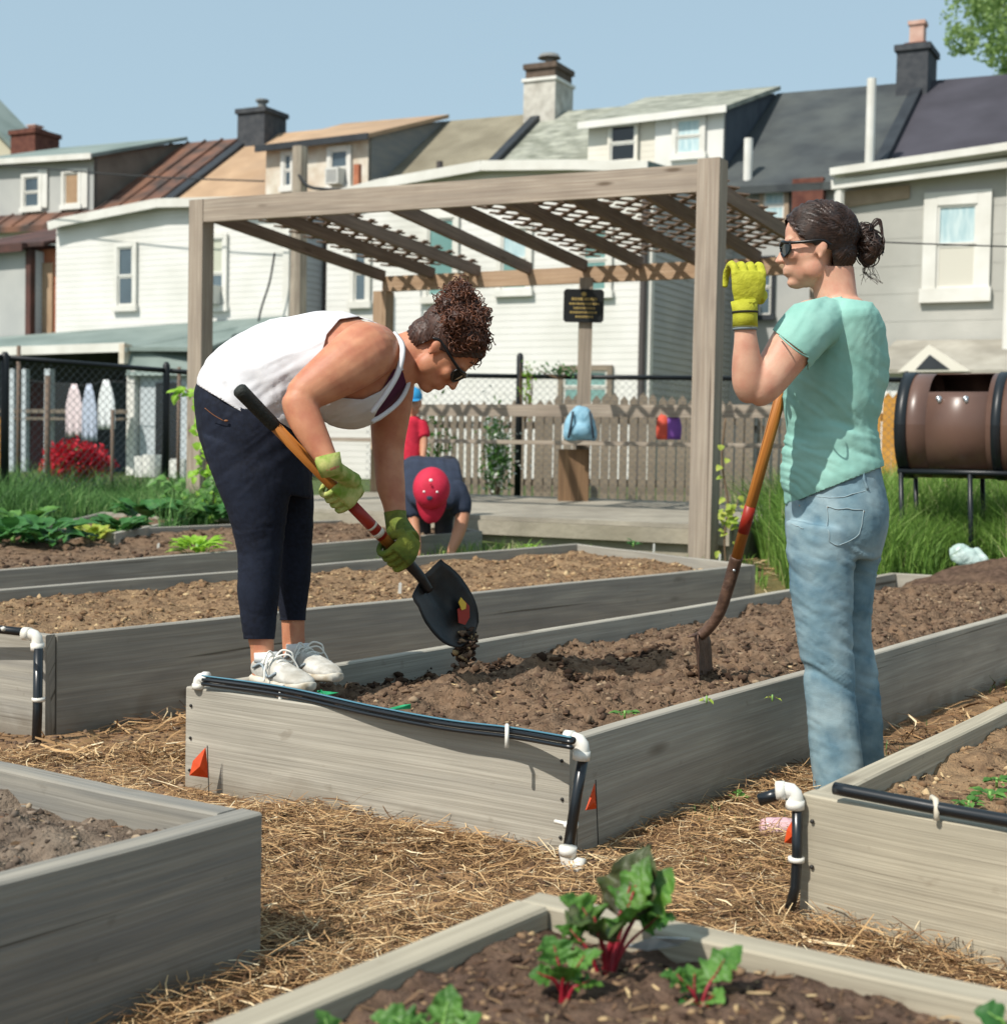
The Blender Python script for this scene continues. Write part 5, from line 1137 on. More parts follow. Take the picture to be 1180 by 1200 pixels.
# ------------------------------------------------------------------ black chain-link fence
mat('fence_black', '#14171a', rough=.45); mat('wire_mesh', '#5d6266', rough=.5, metal=.4); mat('pipe_rust', '#6b5a4c', rough=.7)
def chainlink(pts, z0, tops, label, posts, pitch=.075, mid=None):
    t = thing('chain_link_fence', Vector((pts[0][0], pts[0][1], z0)), label, 'fence', 'black chain link fences')
    pv = [Vector((p[0], p[1], 0)) for p in pts]
    for i in range(len(pv)-1):
        a, b = pv[i], pv[i+1]; z1, z2 = tops[i], tops[i+1]
        m = MB(); m.tube([a+Vector((0, 0, z1)), b+Vector((0, 0, z2))], .024, 8); m.build('top_rail', MATS['fence_black'], t, True)
        L = (b-a).length; d = (b-a)/L; H = min(z1, z2)-z0; nr = d.cross(Vector((0, 0, 1))); V = []; F = []
        for sg in (1, -1):
            k = -H
            while k < L+H:
                x0, x1 = (k, k+H); y0, y1 = (0, H) if sg > 0 else (H, 0)
                t0, t1 = max(0, (0-x0)/(x1-x0)), min(1, (L-x0)/(x1-x0))
                if t1 > t0:
                    A = a+d*(x0+(x1-x0)*t0)+Vector((0, 0, z0+y0+(y1-y0)*t0)); B = a+d*(x0+(x1-x0)*t1)+Vector((0, 0, z0+y0+(y1-y0)*t1))
                    w = (B-A).cross(nr).normalized()*.0014; o = len(V); V += [A-w, A+w, B+w, B-w]; V += [v+nr*.003 for v in V[-4:]]
                    F += [(o, o+1, o+2, o+3), (o+7, o+6, o+5, o+4), (o, o+3, o+7, o+4), (o+1, o+5, o+6, o+2)]
                k += pitch
        mm = MB(); mm.add(V, F); mm.build('wire_mesh', MATS['wire_mesh'], t, fix=False)
    for (x, y, z, r) in posts:
        m = MB(); m.tube([Vector((x, y, z0-.3)), Vector((x, y, z)), Vector((x, y, z+.03))], [r, r, r*.5], 10); m.build('post', MATS['fence_black'], t, True)
Lp = [P(x, y, d) for x, y, d in ((-60, 414, 12.2), (6, 419, 12.6), (195, 434, 13.8), (262, 440, 14.2))]
chainlink([(p.x, p.y) for p in Lp], .35, [p.z for p in Lp], 'black chain link fence at the left in front of the porch',
          [(Lp[1].x, Lp[1].y, Lp[1].z+.02, .038), (Lp[2].x, Lp[2].y, Lp[2].z+.05, .034)])
Mp = [P(x, y, d) for x, y, d in ((430, 438, 14.9), (609, 441, 14.7), (840, 443, 14.4), (1062, 445, 13.6))]
chainlink([(p.x, p.y) for p in Mp], .4, [p.z for p in Mp], 'black chain link fence running behind the pergola deck',
          [(Mp[1].x, Mp[1].y, P(609, 417, 14.7).z, .034), (Mp[2].x, Mp[2].y, Mp[2].z+.05, .034), (Mp[3].x, Mp[3].y, Mp[3].z+.05, .034)])
# thin grey fence in front of the porch
t = thing('wire_fence', P(56, 560, 15.2), 'older rusty pipe and wire fence before the porch', 'fence')
for x, y0, r in ((22, 405, .022), (56, 440, .03), (132, 480, .02), (210, 430, .02)):
    p = P(x, y0, 15.2); m = MB(); m.tube([Vector((p.x, p.y, .2)), p], r, 8); m.build('post', MATS['pipe_rust'], t, True)
# ------------------------------------------------------------------ picket fences
def picket(x0, x1, d0, d1, ytop, z0, wpx, mt, label, rnd=.012, gapf=.12):
    a, b = P(x0, ytop, d0), P(x1, ytop, d1); a0, b0_ = Vector((a.x, a.y, 0)), Vector((b.x, b.y, 0)); L = (b0_-a0).length; d = (b0_-a0)/L; nr = Vector((-d.y, d.x, 0)); w = wpx*d0/F_PX
    t = thing('picket_fence', Vector((a.x, a.y, z0)), label, 'fence'); m = MB(); k = 0
    while k < L:
        s = k/L; z = a.z+(b.z-a.z)*s+random.uniform(-.03, .02)+.05*math.sin(k*1.9); c = a0+d*k; ww = w*(1-gapf)*random.uniform(.9, 1); j = random.uniform(-rnd, rnd)*.6
        m.poly([c+Vector((0, 0, z0)), c+d*ww+Vector((0, 0, z0)), c+d*(ww+j)+Vector((0, 0, z-w*.55)), c+d*(ww*.5+j)+Vector((0, 0, z)), c+d*j+Vector((0, 0, z-w*.55))], nr*.02); k += w
    m.build('pickets', MATS[mt], t)
    for f_ in (.25, .8):
        m = MB(); za = z0+(a.z-z0)*f_; zb_ = z0+(b.z-z0)*f_; m.bar(a0+nr*.045+Vector((0, 0, za)), b0_+nr*.045+Vector((0, 0, zb_)), .04, .08); m.build('rail', MATS[mt], t)
    return t
picket(628, 875, 15.6, 15.2, 466, .35, 11, 'picket_wood', 'weathered grey picket fence behind the deck with scalloped top', gapf=.08)
picket(478, 640, 16.2, 15.8, 474, .35, 9, 'picket_wood', 'grey picket fence section behind the flowering shrub', gapf=.35)
picket(870, 935, 15.3, 15.2, 478, .35, 9, 'picket_wood', 'short grey picket section between post and shovel handle', gapf=.3)
picket(1022, 1260, 14.9, 14.3, 459, .35, 12, 'orange_wood', 'new orange stained picket fence behind the compost drum', gapf=.05)
# grey wooden planter walls near the drum
# ------------------------------------------------------------------ compost drum
mat('drum_brown', '#5a443b', '#6a5146', 2.5, .35, spec=.5, c3='#4b3831', sc3=1.2, f3=.4); mat('drum_black', '#1b2024', rough=.4); mat('latch_steel', '#b9bec0', rough=.3, metal=.8)
A, B = P(1066, 500, 9.35), P(1250, 503, 8.9); ax = (B-A).normalized(); R_ = P(1100, 438, 9.3).z-P(1100, 560, 9.3).z; R_ *= .5
A.z = B.z = (P(1100, 438, 9.3).z+P(1100, 560, 9.3).z)/2; L = (B-A).length
t = thing('compost_tumbler', Vector(((A.x+B.x)/2, A.y, .35)), 'brown barrel compost tumbler with an open hatch on a black frame', 'compost tumbler')
e1 = ax.cross(Vector((0, 0, 1))).normalized(); e1 = -e1 if e1.y > 0 else e1; ax = (B-A).normalized()  # towards camera
def cyl(s0, s1, r, a0=0, a1=2*PI, n=48):
    vs = []; k = int(n*(a1-a0)/(2*PI)); 
    for s in (s0, s1):
        for rr in (r, r-.008):
            for i in range(k+1):
                an = a0+(a1-a0)*i/k; vs.append(A+ax*s+(e1*math.cos(an)+Vector((0, 0, 1))*math.sin(an))*rr)
    n1 = k+1; fs = []
    for i in range(k):
        fs += [(i, i+1, 2*n1+i+1, 2*n1+i), (n1+i, 3*n1+i, 3*n1+i+1, n1+i+1), (i, n1+i, n1+i+1, i+1), (2*n1+i, 2*n1+i+1, 3*n1+i+1, 3*n1+i)]
    if a1-a0 < 2*PI-.01:
        for i in (0, k): fs.append((i, 2*n1+i, 3*n1+i, n1+i))
    return vs, fs
hx0, hx1 = .17, .17+(P(1166, 450, 9.1)-P(1096, 450, 9.2)).length
h0, h1 = math.radians(38), math.radians(84); m = MB()
m.add(*cyl(0, hx0, R_)); m.add(*cyl(hx1, L, R_)); m.add(*cyl(hx0, hx1, R_, h1, 2*PI+h0)); m.build('drum', MATS['drum_brown'], t, True, fix=True)
m = MB(); m.tube([A+ax*.012, A+ax*.016], R_*.97, 40); m.build('end_plate', MATS['drum_black'], t); m = MB(); m.tube([A+ax*(L-.02), A+ax*(L-.01)], R_*.97, 40); m.build('end_plate', MATS['drum_black'], t)
m = MB(); m.add(*cyl(-.02, .05, R_+.008)); m.add(*cyl(hx1+.03, hx1+.085, R_+.008)); m.build('band', MATS['drum_black'], t, True)
for s in (.24, .40):
    p = A+ax*s+(e1*math.cos(.5)+Vector((0, 0, 1))*math.sin(.5))*(R_+.006); m = MB(); m.ell(p, .02, .012, .016); m.ell(p+Vector((0, -.01, -.014)), .012, .01, .018); m.build('latch', MATS['latch_steel'], t, True)
m = MB(); zf = P(1100, 553, 9.1).z; f0_, f1_ = A-ax*.02+e1*.2, B+e1*.2; g0, g1 = A-ax*.02-e1*.2, B-e1*.2
for p, q in ((f0_, f1_), (g0, g1)): m.tube([Vector((p.x, p.y, zf)), Vector((q.x, q.y, zf))], .018, 8)
for s in (.0, .42, .86):
    for e in (1, -1):
        p = A+ax*s+e1*.2*e; m.tube([Vector((p.x, p.y, zf)), Vector((p.x+.03, p.y, .25))], .016, 8)
    p, q = A+ax*s+e1*.2, A+ax*s-e1*.2; m.tube([Vector((p.x, p.y, zf-.02)), Vector((q.x, q.y, zf-.02))], .016, 8)
for s in (.08, .7):
    for e in (1, -1): p = A+ax*s+e1*.14*e; m.tube([Vector((p.x, p.y, zf)), Vector((p.x, p.y, zf+.06))], .035, 10)
m.build('frame', MATS['drum_black'], t, True)
# ------------------------------------------------------------------ climbing plants, shrubs, sapling
mat('petal_white', '#e4e6dc', rough=.6, transl=.3); mat('petal_red', '#b3182c', '#cf2438', 6, .6, transl=.3)
def bush(name, base, size, n, lm, label, cat, ls=.03, fl=None, nf=0, fs=.03, stems=6, grp=None, fill=.5):
    t = thing(name, base, label, cat, grp); m = MB(); sx, sy, sz_ = size
    for i in range(stems):
        a = i*2.4; e = base+Vector((math.cos(a)*sx*.6, math.sin(a)*sy*.6, sz_*random.uniform(.7, 1))); m.tube(spline([base, base.lerp(e, .5)+Vector((math.cos(a)*.03, 0, 0)), e], 4), [.008, .008, .007, .006, .006, .005, .004, .003, .003], 5)
    m.build('stem', MATS['stem_brown'], t, True)
    def cards(n, s0, off, matn, nm):
        k = 14; cc = RNG.normal(0, 1, (k, 3)); cc /= np.linalg.norm(cc, axis=1)[:, None]; cc *= RNG.uniform(.2, .8, (k, 1))
        i = RNG.integers(0, k, n); d = RNG.normal(0, .28, (n, 3)); q = cc[i]+d
        p = np.array(base)+np.array([0, 0, sz_*.55])+q*np.array([sx*.85, sy*.85, sz_*.5])*off; p[:, 2] = np.maximum(p[:, 2], base.z+.01)
        a = RNG.normal(0, 1, (n, 3)); a /= np.linalg.norm(a, axis=1)[:, None]; b_ = np.cross(a, RNG.normal(0, 1, (n, 3))); b_ /= np.linalg.norm(b_, axis=1)[:, None]; s = (RNG.uniform(.6, 1.2, n)*s0)[:, None]
        V = np.stack([p-a*s, p-a*s*.3+b_*s*.5, p+a*s, p-a*s*.3-b_*s*.5], 1).reshape(-1, 3); np_mesh(nm, V, np.arange(n*4).reshape(-1, 4), MATS[matn], t, RNG.random(n))
    cards(n, ls, 1, lm, 'foliage')
    if fl: cards(nf, fs, 1.08, fl, 'blossom')
p = P(90, 548, 16); bush('azalea_bush', Vector((p.x, p.y, p.z-.15)), (.33, .3, .36), 700, 'leaf_dark', 'round bush covered in crimson blossom in front of the porch', 'bush', .03, 'petal_red', 9000, .035)
p = P(580, 585, 14.3); bush('flowering_shrub', Vector((p.x, p.y, .42)), (.22, .2, .95), 900, 'leaf_green', 'loose shrub with small white flowers behind the deck', 'shrub', .03, 'petal_white', 420, .022)
p = P(510, 585, 14.3); bush('climbing_shrub', Vector((p.x, p.y, .42)), (.3, .2, .9), 240, 'leaf_green', 'thin twiggy shrub on the fence left of the flowering one', 'shrub', .03)
p = P(655, 430, 14.6); bush('climbing_shrub', Vector((p.x, p.y, p.z-.12)), (.42, .12, .16), 200, 'leaf_dark', 'sparse creeper sprawling over the fence rail beside the sign post', 'shrub', .022)
p = P(605, 430, 14.6); bush('climbing_shrub', Vector((p.x+.1, p.y, p.z-.55)), (.1, .1, .6), 110, 'leaf_lime', 'sparse creeper climbing the black fence post', 'shrub', .025)
def climber(pts, n, spread, ls, mn, label, name='climbing_vine', cat='vine'):
    b = pts[0]; t = thing(name, b, label, cat); m = MB(); sp = spline(pts, 8); m.tube(sp, .006, 6); m.build('stem', MATS['stem_brown'], t, True); m = MB()
    for i in range(n):
        p = sp[random.randrange(len(sp))]+Vector((random.uniform(-1, 1)*spread, random.uniform(-1, .3)*spread, random.uniform(-.05, .05))); a = random.uniform(0, 6.28)
        leaf(m, p, Vector((math.cos(a), -.5, math.sin(a)*.8)), Vector((0, -.6, .8)), ls*random.uniform(.7, 1.3), ls*random.uniform(.6, 1), .6, .1, 5, 5)
    m.build('leaves', MATS[mn], t, True, fix=False)
climber([P(232, 600, 11.1), P(240, 560, 11.05), P(244, 510, 11.1), P(232, 470, 11.1), P(215, 455, 11.1)], 85, .09, .07, 'leaf_lime', 'leafy vine climbing the left pergola post')
climber([P(200, 610, 11.0), P(205, 580, 11.0), P(196, 560, 11.0)], 30, .1, .075, 'leaf_green', 'leafy tendril among the greens left of the pergola post')
climber([P(250, 590, 10.8), P(252, 570, 10.8), P(262, 560, 10.8)], 26, .09, .07, 'leaf_green', 'leafy shoots between pergola post and navy leggings')
climber([P(851, 668, 9.2), P(849, 630, 9.2), P(853, 590, 9.2), P(846, 540, 9.2), P(850, 490, 9.2)], 12, .05, .05, 'leaf_yellow', 'thin bare sapling with few yellowish leaves beside the right post', 'sapling', 'sapling')
climber([P(848, 615, 9.1), P(858, 600, 9.1), P(864, 590, 9.1)], 22, .06, .05, 'leaf_yellow', 'cluster of yellow green leaves beside the shovel handle', 'sapling', 'sapling')
t = thing('wood_stake', P(1, 560, 13.9), 'tan board leaning at the extreme left behind the fence', 'board'); m = MB(); p = P(-3, 560, 14.2); m.box(Vector((p.x, p.y, .2)), Vector((.08, 0, 0)), Vector((0, .04, 0)), Vector((0, 0, 1.0))); m.build('stake', MATS['orange_wood'], t)
# ------------------------------------------------------------------ people
mat('skin_tan', '#b87b5c', '#c98e6d', 14, .5, .3, 380, sss=.12, spec=.4, c3='#a9604a', sc3=22, f3=.55, bdist=.002)
mat('skin_fair', '#c99a81', '#d7a990', 14, .5, .3, 380, sss=.12, spec=.4, c3='#c0806b', sc3=20, f3=.6, bdist=.002)
mat('skin_mid', '#b57f62', '#c08b6d', 5, .55, .1, 200, sss=.1)
mat('hair_brown', '#2f1c15', '#4a2d20', 60, .55, spec=.5, stretch=(1, 1, 1)); mat('hair_curl', '#3f2419', '#6e4128', 40, .45, spec=.5); mat('hair_dark', '#221713', '#3d2a21', 70, .45, spec=.45)
mat('tank_white', '#cfced1', '#d6d5d7', 9, .85, .25, 260, bdist=.002); mat('bra_purple', '#4b1838', rough=.8)
mat('denim_navy', '#12151f', '#1a1f2d', 90, .8, .3, 500, c3='#232a3a', sc3=6, f3=.6, bdist=.002, spec=.2)
mat('denim_light', '#5f7c8a', '#7a959f', 18, .9, .5, 420, c3='#adbdbf', sc3=8, f3=.5, bdist=.002, spec=.2)
mat('tee_mint', '#83b3a7', '#92bfb3', 10, .9, .25, 300, bdist=.002, spec=.15)
mat('glove_lime', '#a3a326', '#b5b536', 30, .85, .5, 240, bdist=.003); mat('glove_green', '#3f4f1c', '#5c6d27', 26, .85, .5, 200, c3='#a8a53a', sc3=12, f3=.45, bdist=.003)
mat('glove_palm', '#6f8f2e', '#b8b872', 26, .8, .4, 200, bdist=.003); mat('cuff_grey', '#7e8b90', rough=.85); mat('stitch', '#2b2b1c', rough=.9)
mat('lens_black', '#07080a', rough=.08, spec=.8); mat('frame_black', '#0e0f11', rough=.3); mat('shoe_white', '#cfccc4', '#b6b2a8', 40, .7, .4, 150, c3='#8d8474', sc3=18, f3=.5, bdist=.003)
mat('sole', '#d7d2c5', '#a79a84', 30, .75); mat('lace', '#e6e3da', rough=.8); mat('shoe_grey', '#8f9aa0', rough=.7); mat('sock', '#e4e4e2', rough=.9)
mat('shirt_navy', '#242c3c', '#2e374a', 9, .9, .25, 200); mat('cap_red', '#b01a35', '#c52443', 12, .75, .2, 150); mat('shirt_red', '#c21f38', '#cf2d44', 9, .85, .2, 120); mat('cap_blue', '#2f8fc0', rough=.7); mat('thread_tan', '#8a5a38', rough=.8); mat('thread_pale', '#93a6ab', rough=.8)
mat('trouser_dark', '#2b2c30', '#35363a', 9, .9)
Yd = Vector((0, 1, 0))
def RG(ax_, ay, bx, by, d, w_, dd=0):
    """body ring: silhouette points A and B at depth d, half depth w_"""
    A, B = P(ax_, ay, d), P(bx, by, d+dd); u = (B-A)/2; v = u.normalized().cross(Yd).cross(u.normalized()); v = Yd-u.normalized()*Yd.dot(u.normalized())
    return ((A+B)/2, u, v.normalized()*w_)
def LIMB(pts, flat=1.0):
    """pts: (px, py, depth, radius px); rings perpendicular to the limb"""
    c = [P(x, y, d) for x, y, d, r in pts]; out = []
    for i, (x, y, d, r) in enumerate(pts):
        t = (c[min(i+1, len(c)-1)]-c[max(i-1, 0)]).normalized(); u = t.cross(Yd).normalized(); v = t.cross(u).normalized(); rr = r*d/F_PX
        out.append((c[i], u*rr, v*rr*flat))
    # rounded ends
    a = out[0]; t = (c[0]-c[1]).normalized(); r0 = a[1].length*.45; out.insert(0, (a[0]+t*r0, a[1]*.6, a[2]*.6))
    b = out[-1]; t = (c[-1]-c[-2]).normalized(); r0 = b[1].length*.45; out.append((b[0]+t*r0, b[1]*.6, b[2]*.6))
    return out
def inflate(rings, k): return [(c, u*(1+k/max(u.length, 1e-4)), v*(1+k/max(v.length, 1e-4))) for c, u, v in rings]
def head_mb(m, o, R, s=1.0, jaw=1.0):
    """R: 3x3 matrix, X forward, Y left, Z up. Skull, face, brow, nose, lips, chin, ears"""
    T = lambda x, y, z: o+R@(Vector((x, y, z))*s)
    def E(x, y, z, rx, ry, rz, tilt=0):
        m.ell(T(x, y, z), rx*s, ry*s, rz*s, R@Matrix.Rotation(tilt, 3, 'Y'), 20, 14)
    E(-.012, 0, .05, .098, .076, .078); E(.02, 0, .0, .068, .066, .09); E(.035, 0, -.045, .052*jaw, .05, .058)
    E(.06, 0, -.085, .024, .024, .02); E(.02, .045, -.05, .03, .018, .034); E(.02, -.045, -.05, .03, .018, .034)
    E(.048, 0, -.02, .044, .052, .05); E(.076, 0, .032, .014, .046, .012)   # mid face, brow
    for y in (.036, -.036): E(.066, y, -.012, .022, .022, .02)  # cheeks
    for i in range(7):
        k = i/6; E(.086+.022*k**1.3, 0, .022-.042*k, .0085+.003*k, .0075+.003*k, .010)
    E(.102, .010, -.022, .009, .007, .007); E(.102, -.010, -.022, .009, .007, .007)
    E(.090, 0, -.045, .010, .022, .007); E(.089, 0, -.0575, .0105, .020, .008); E(.074, 0, -.048, .020, .034, .028); E(.070, 0, -.085, .020, .022, .017)
    for y in (.074, -.074):
        sg = 1 if y > 0 else -1
        E(-.004, y, .0, .017, .006, .03, -.2); E(-.012, y+sg*.006, .004, .012, .006, .026, -.2); E(.0, y+sg*.002, -.026, .008, .006, .009)
    return T
def frame3(xa, za):
    x = Vector(xa).normalized(); z = (Vector(za)-x*Vector(za).dot(x)).normalized(); y = z.cross(x); return Matrix((x, y, z)).transposed()
def glasses(T, R, s, parent):
    t = MB()
    for y in (.034, -.034):
        c = T(.094, y, .008); pts = []
        for i in range(14):
            a = 2*PI*i/14; pts.append(c+R@(Vector((-5.2*(abs(y+math.cos(a)*.031)**2)+.006, math.cos(a)*.031, math.sin(a)*.022))*s))
        t.add(pts+[p+R@Vector((-.003, 0, 0)) for p in pts], [tuple(range(14)), tuple(range(14, 28))[::-1]]+[(i, (i+1) % 14, 14+(i+1) % 14, 14+i) for i in range(14)])
    g = t.build('sunglasses', MATS['lens_black'], parent)
    t = MB(); t.tube([T(.098, -.01, .014), T(.101, 0, .016), T(.098, .01, .014)], .003*s, 6)
    for sg in (1, -1):
        t.tube(spline([T(.099, sg*.006, .022), T(.096, sg*.030, .029), T(.082, sg*.060, .021), T(.03, sg*.080, .017), T(-.01, sg*.083, .016), T(-.03, sg*.083, .0)], 5), [.0048*s]*26, 6)
        for k in (.0,): t.tube(spline([T(.099, sg*.006, .022), T(.100, sg*.008, -.002), T(.095, sg*.034, -.014), T(.081, sg*.062, .0), T(.080, sg*.066, .018)], 4), .0024*s, 6)
    t.build('frame', MATS['frame_black'], g, True)
def strands(m, paths, r, n=4):
    for p in paths: m.tube(p, [r*.6]+[r]*(len(p)-2)+[r*.5], n, False)
def grip(m, c, axis, back, s=1.0, thumb=1, wrist=None, cuffm=None, spread=.0222, rr=.022, open_=0):
    """hand closed round a bar: c bar centre, axis along the bar (index to little finger), back = outward normal of the back of the hand"""
    a = Vector(axis).normalized(); b = (Vector(back)-a*Vector(back).dot(a)).normalized(); f = a.cross(b)*thumb  # knuckle direction
    Q = lambda x, y, z: c+(a*x+b*y+f*z)*s
    # palm as a lofted slab
    m.loft([(Q(.002, .030, -.055), a*.030*s, b*.015*s), (Q(0, .036, -.03), a*.040*s, b*.017*s), (Q(0, .040, .0), a*.043*s, b*.017*s), (Q(0, .038, .022), a*.041*s, b*.014*s)], 16, 2.6)
    for i in range(4):
        x = (i-1.5)*spread; L = (.94, 1.04, 1.0, .82)[i]; pts = []
        for k in range(9):
            an = math.radians(78-(215-open_)*L*k/8); R0 = rr+.011; pts.append(Q(x+.001*k*(i-1.5)*.4, R0*1.05*math.sin(an)+.002, R0*1.1*math.cos(an)+.006))
        pts = [Q(x, .037, .0)]+pts; m.tube(pts, [v*s for v in (.0095, .0108, .0098, .0093, .0100, .0090, .0086, .0090, .0082, .0065)], 10)
    pts = [Q(-.028, .030, -.045), Q(-.040, .018, -.03), Q(-.040, -.002, -.018), Q(-.030, -.022, -.006), Q(-.018, -.030, .006)]
    m.tube(spline(pts, 4), [(.0155-.0004*k)*s for k in range(17)], 10)
    if wrist is not None:
        w0 = Q(.002, .030, -.045); m.tube([w0, w0.lerp(wrist, .5), wrist], [.027*s, .026*s, .029*s], 14)
def cloth(name, rings_list, infl, vox, sm, material, parent, clipf=None, wr=None, solid=.0015, extra=None):
    m = MB()
    for r in rings_list: m.loft(inflate(r, infl), 28)
    if extra: extra(m)
    V, T = remesh(m, vox, sm)
    if wr:
        N_ = vnormals(V, T); px, py = pixof(V); V = V+N_*wr(px, py, V)[:, None]
    if clipf:
        px, py = pixof(V); V, T = clip(V, T, clipf(px, py, V))
    return tri_obj(name, V, T, MATS[material], parent, solid)
def ridges(x, y, ang, freq, s, warp=.6, sharp=1.6):
    """soft directional folds: crests run along ang (degrees, photo plane)"""
    a = math.radians(ang); u = (-x*math.sin(a)+y*math.cos(a)); v = x*math.cos(a)+y*math.sin(a)
    k = 1-np.abs(fbm(u*freq+warp*fbm(u*freq*.5, v*freq*.3, s+3, 2), v*freq*.22, s, 3))*2.4
    return np.clip(k, -1, 1)**1 - .35
def seam(pts, r, m, parent, name='stitching'):
    t = MB(); t.tube(spline(pts, 6), r, 5); return t.build(name, MATS[m], parent, True)
def project(V, T, x, y, near=True, off=.003):
    """point on a mesh surface under a photo pixel, nearest to the camera"""
    px, py = pixof(V); d = (px-x)**2+(py-y)**2; k = np.argsort(d)[:14]; k = [i for i in k if d[i] < 60] or [int(np.argmin(d))]
    i = min(k, key=lambda q: V[q][1]); v = Vector(V[i]); return v+(CAMLOC-v).normalized()*off
# ================================================================== bent woman in white
A0 = P(340, 805, 4.1); w1 = thing('person', Vector((A0.x, A0.y, .285)), 'woman in white tank top bending over with a shovel on the bed rim', 'person')
dN, dF = 4.12, 4.30
torso = [RG(234, 470, 350, 522, 4.2, .15), RG(231, 452, 352, 508, 4.2, .158), RG(247, 420, 360, 500, 4.2, .15), RG(280, 394, 368, 494, 4.2, .142), RG(320, 377, 378, 492, 4.2, .142), RG(358, 369, 392, 497, 4.2, .15), RG(392, 367, 416, 501, 4.2, .158), RG(422, 373, 446, 490, 4.2, .15), RG(445, 383, 466, 468, 4.2, .11), RG(460, 392, 478, 452, 4.2, .07)]
neck = [RG(440, 390, 462, 462, 4.2, .07), RG(462, 392, 478, 455, 4.2, .062), RG(482, 386, 494, 445, 4.2, .056), RG(505, 382, 510, 440, 4.2, .055)]
pelvis = [RG(250, 425, 358, 500, 4.2, .13), RG(232, 450, 358, 512, 4.2, .158), RG(230, 480, 361, 530, 4.2, .166), RG(236, 515, 365, 556, 4.2, .158), RG(248, 550, 365, 584, 4.2, .135)]
legN = [RG(238, 510, 343, 545, dN, .080), RG(250, 556, 342, 566, dN, .083), RG(267, 600, 336, 602, dN, .074), RG(278, 640, 331, 641, dN, .060), RG(280, 665, 329, 665, dN, .058), RG(279, 690, 327, 690, dN, .057), RG(282, 718, 324, 718, dN, .050), RG(287, 749, 321, 747, dN, .041), RG(288, 756, 321, 754, dN, .041)]
legF = [RG(285, 535, 366, 565, dF, .078), RG(302, 580, 367, 590, dF, .076), RG(316, 620, 366, 622, dF, .064), RG(323, 655, 364, 655, dF, .056), RG(324, 680, 363, 680, dF, .054), RG(327, 708, 359, 708, dF, .046), RG(329, 726, 358, 725, dF, .040), RG(329, 732, 358, 731, dF, .040)]
ankN = [RG(290, 715, 322, 715, dN, .036), RG(293, 750, 321, 750, dN, .034), RG(294, 775, 322, 775, dN, .030), RG(296, 795, 326, 795, dN-.01, .034)]
ankF = [RG(328, 700, 358, 700, dF, .036), RG(330, 735, 357, 735, dF, .034), RG(331, 760, 358, 760, dF, .030), RG(333, 778, 362, 778, dF-.02, .034)]
armN = LIMB([(447, 408, 4.13, 28), (431, 410, 4.06, 35), (409, 426, 4.02, 34), (384, 443, 3.99, 29), (363, 457, 3.97, 24), (350, 467, 3.96, 20)], .85)
foreN = LIMB([(349, 466, 3.96, 20), (355, 485, 3.95, 20.5), (363, 502, 3.94, 19), (374, 522, 3.93, 16), (383, 538, 3.92, 13), (388, 550, 3.92, 13)], .9)
armF = LIMB([(452, 430, 4.32, 30), (457, 452, 4.36, 29), (457, 485, 4.36, 24), (455, 520, 4.36, 19.5), (456, 545, 4.35, 17.5), (458, 570, 4.34, 17), (462, 592, 4.33, 13.5), (464, 612, 4.32, 12)], .9)
m = MB()
m.loft(inflate(torso[:3], -.014)+inflate(torso[3:], -.0035), 28)
for r in (neck, ankN, ankF): m.loft(r, 28)
for r in (pelvis, legN, legF): m.loft(inflate(r, -.009), 28)
for r in (armN, foreN, armF): m.loft(r, 20)
HR1 = frame3((.50, -.06, -.84), (.84, 0, .52)); HO1 = P(516, 411, 4.19); T1 = head_mb(m, HO1, HR1, .99)
V, T = remesh(m, .005, 5); tri_obj('body', V, T, MATS['skin_tan'], w1)
# tank top: hem, armhole and scoop neck cut out of one close-fitting surface
ARM1 = [(384, 440), (377, 415), (383, 392), (398, 374), (420, 371), (446, 381), (462, 398), (469, 420), (462, 440), (446, 458), (425, 468), (400, 466)]
def tank_clip(px, py, V):
    hem = (px-232)*.0+np.where(True, 1, 1)*0
    g = -( (py-(451+(px-232)*.62)) * .85 )            # above the hem line
    g = np.where(px > 352, 50, g)
    near = V[:, 1] < 4.2
    arm = -inpoly(px, py, ARM1); armf = -inpoly(px, py, [(x+14, y+2) for x, y in ARM1])
    g = np.minimum(g, np.where(near, arm, armf))
    nk = 7-(px-(467+(py-400)*.05)); g = np.minimum(g, nk)   # neck edge
    g = np.minimum(g, np.where(near, -inpoly(px, py, [(438, 488), (453, 460), (465, 436), (500, 425), (500, 470), (470, 480), (452, 488)]), 50))
    return g
def tank_wr(px, py, V):
    k = .008*ridges(px, py, 62, .055, 3)*sstep(400, 470, py)*sstep(420, 330, px)
    k += .004*ridges(px, py, -30, .05, 8)*sstep(250, 300, px); k += .0012*fbm(px*.08, py*.08, 5, 3)+.0022
    return k
cloth('tank_top', [torso, neck[:2]], .002, .0055, 3, 'tank_white', w1, tank_clip, tank_wr, .002)
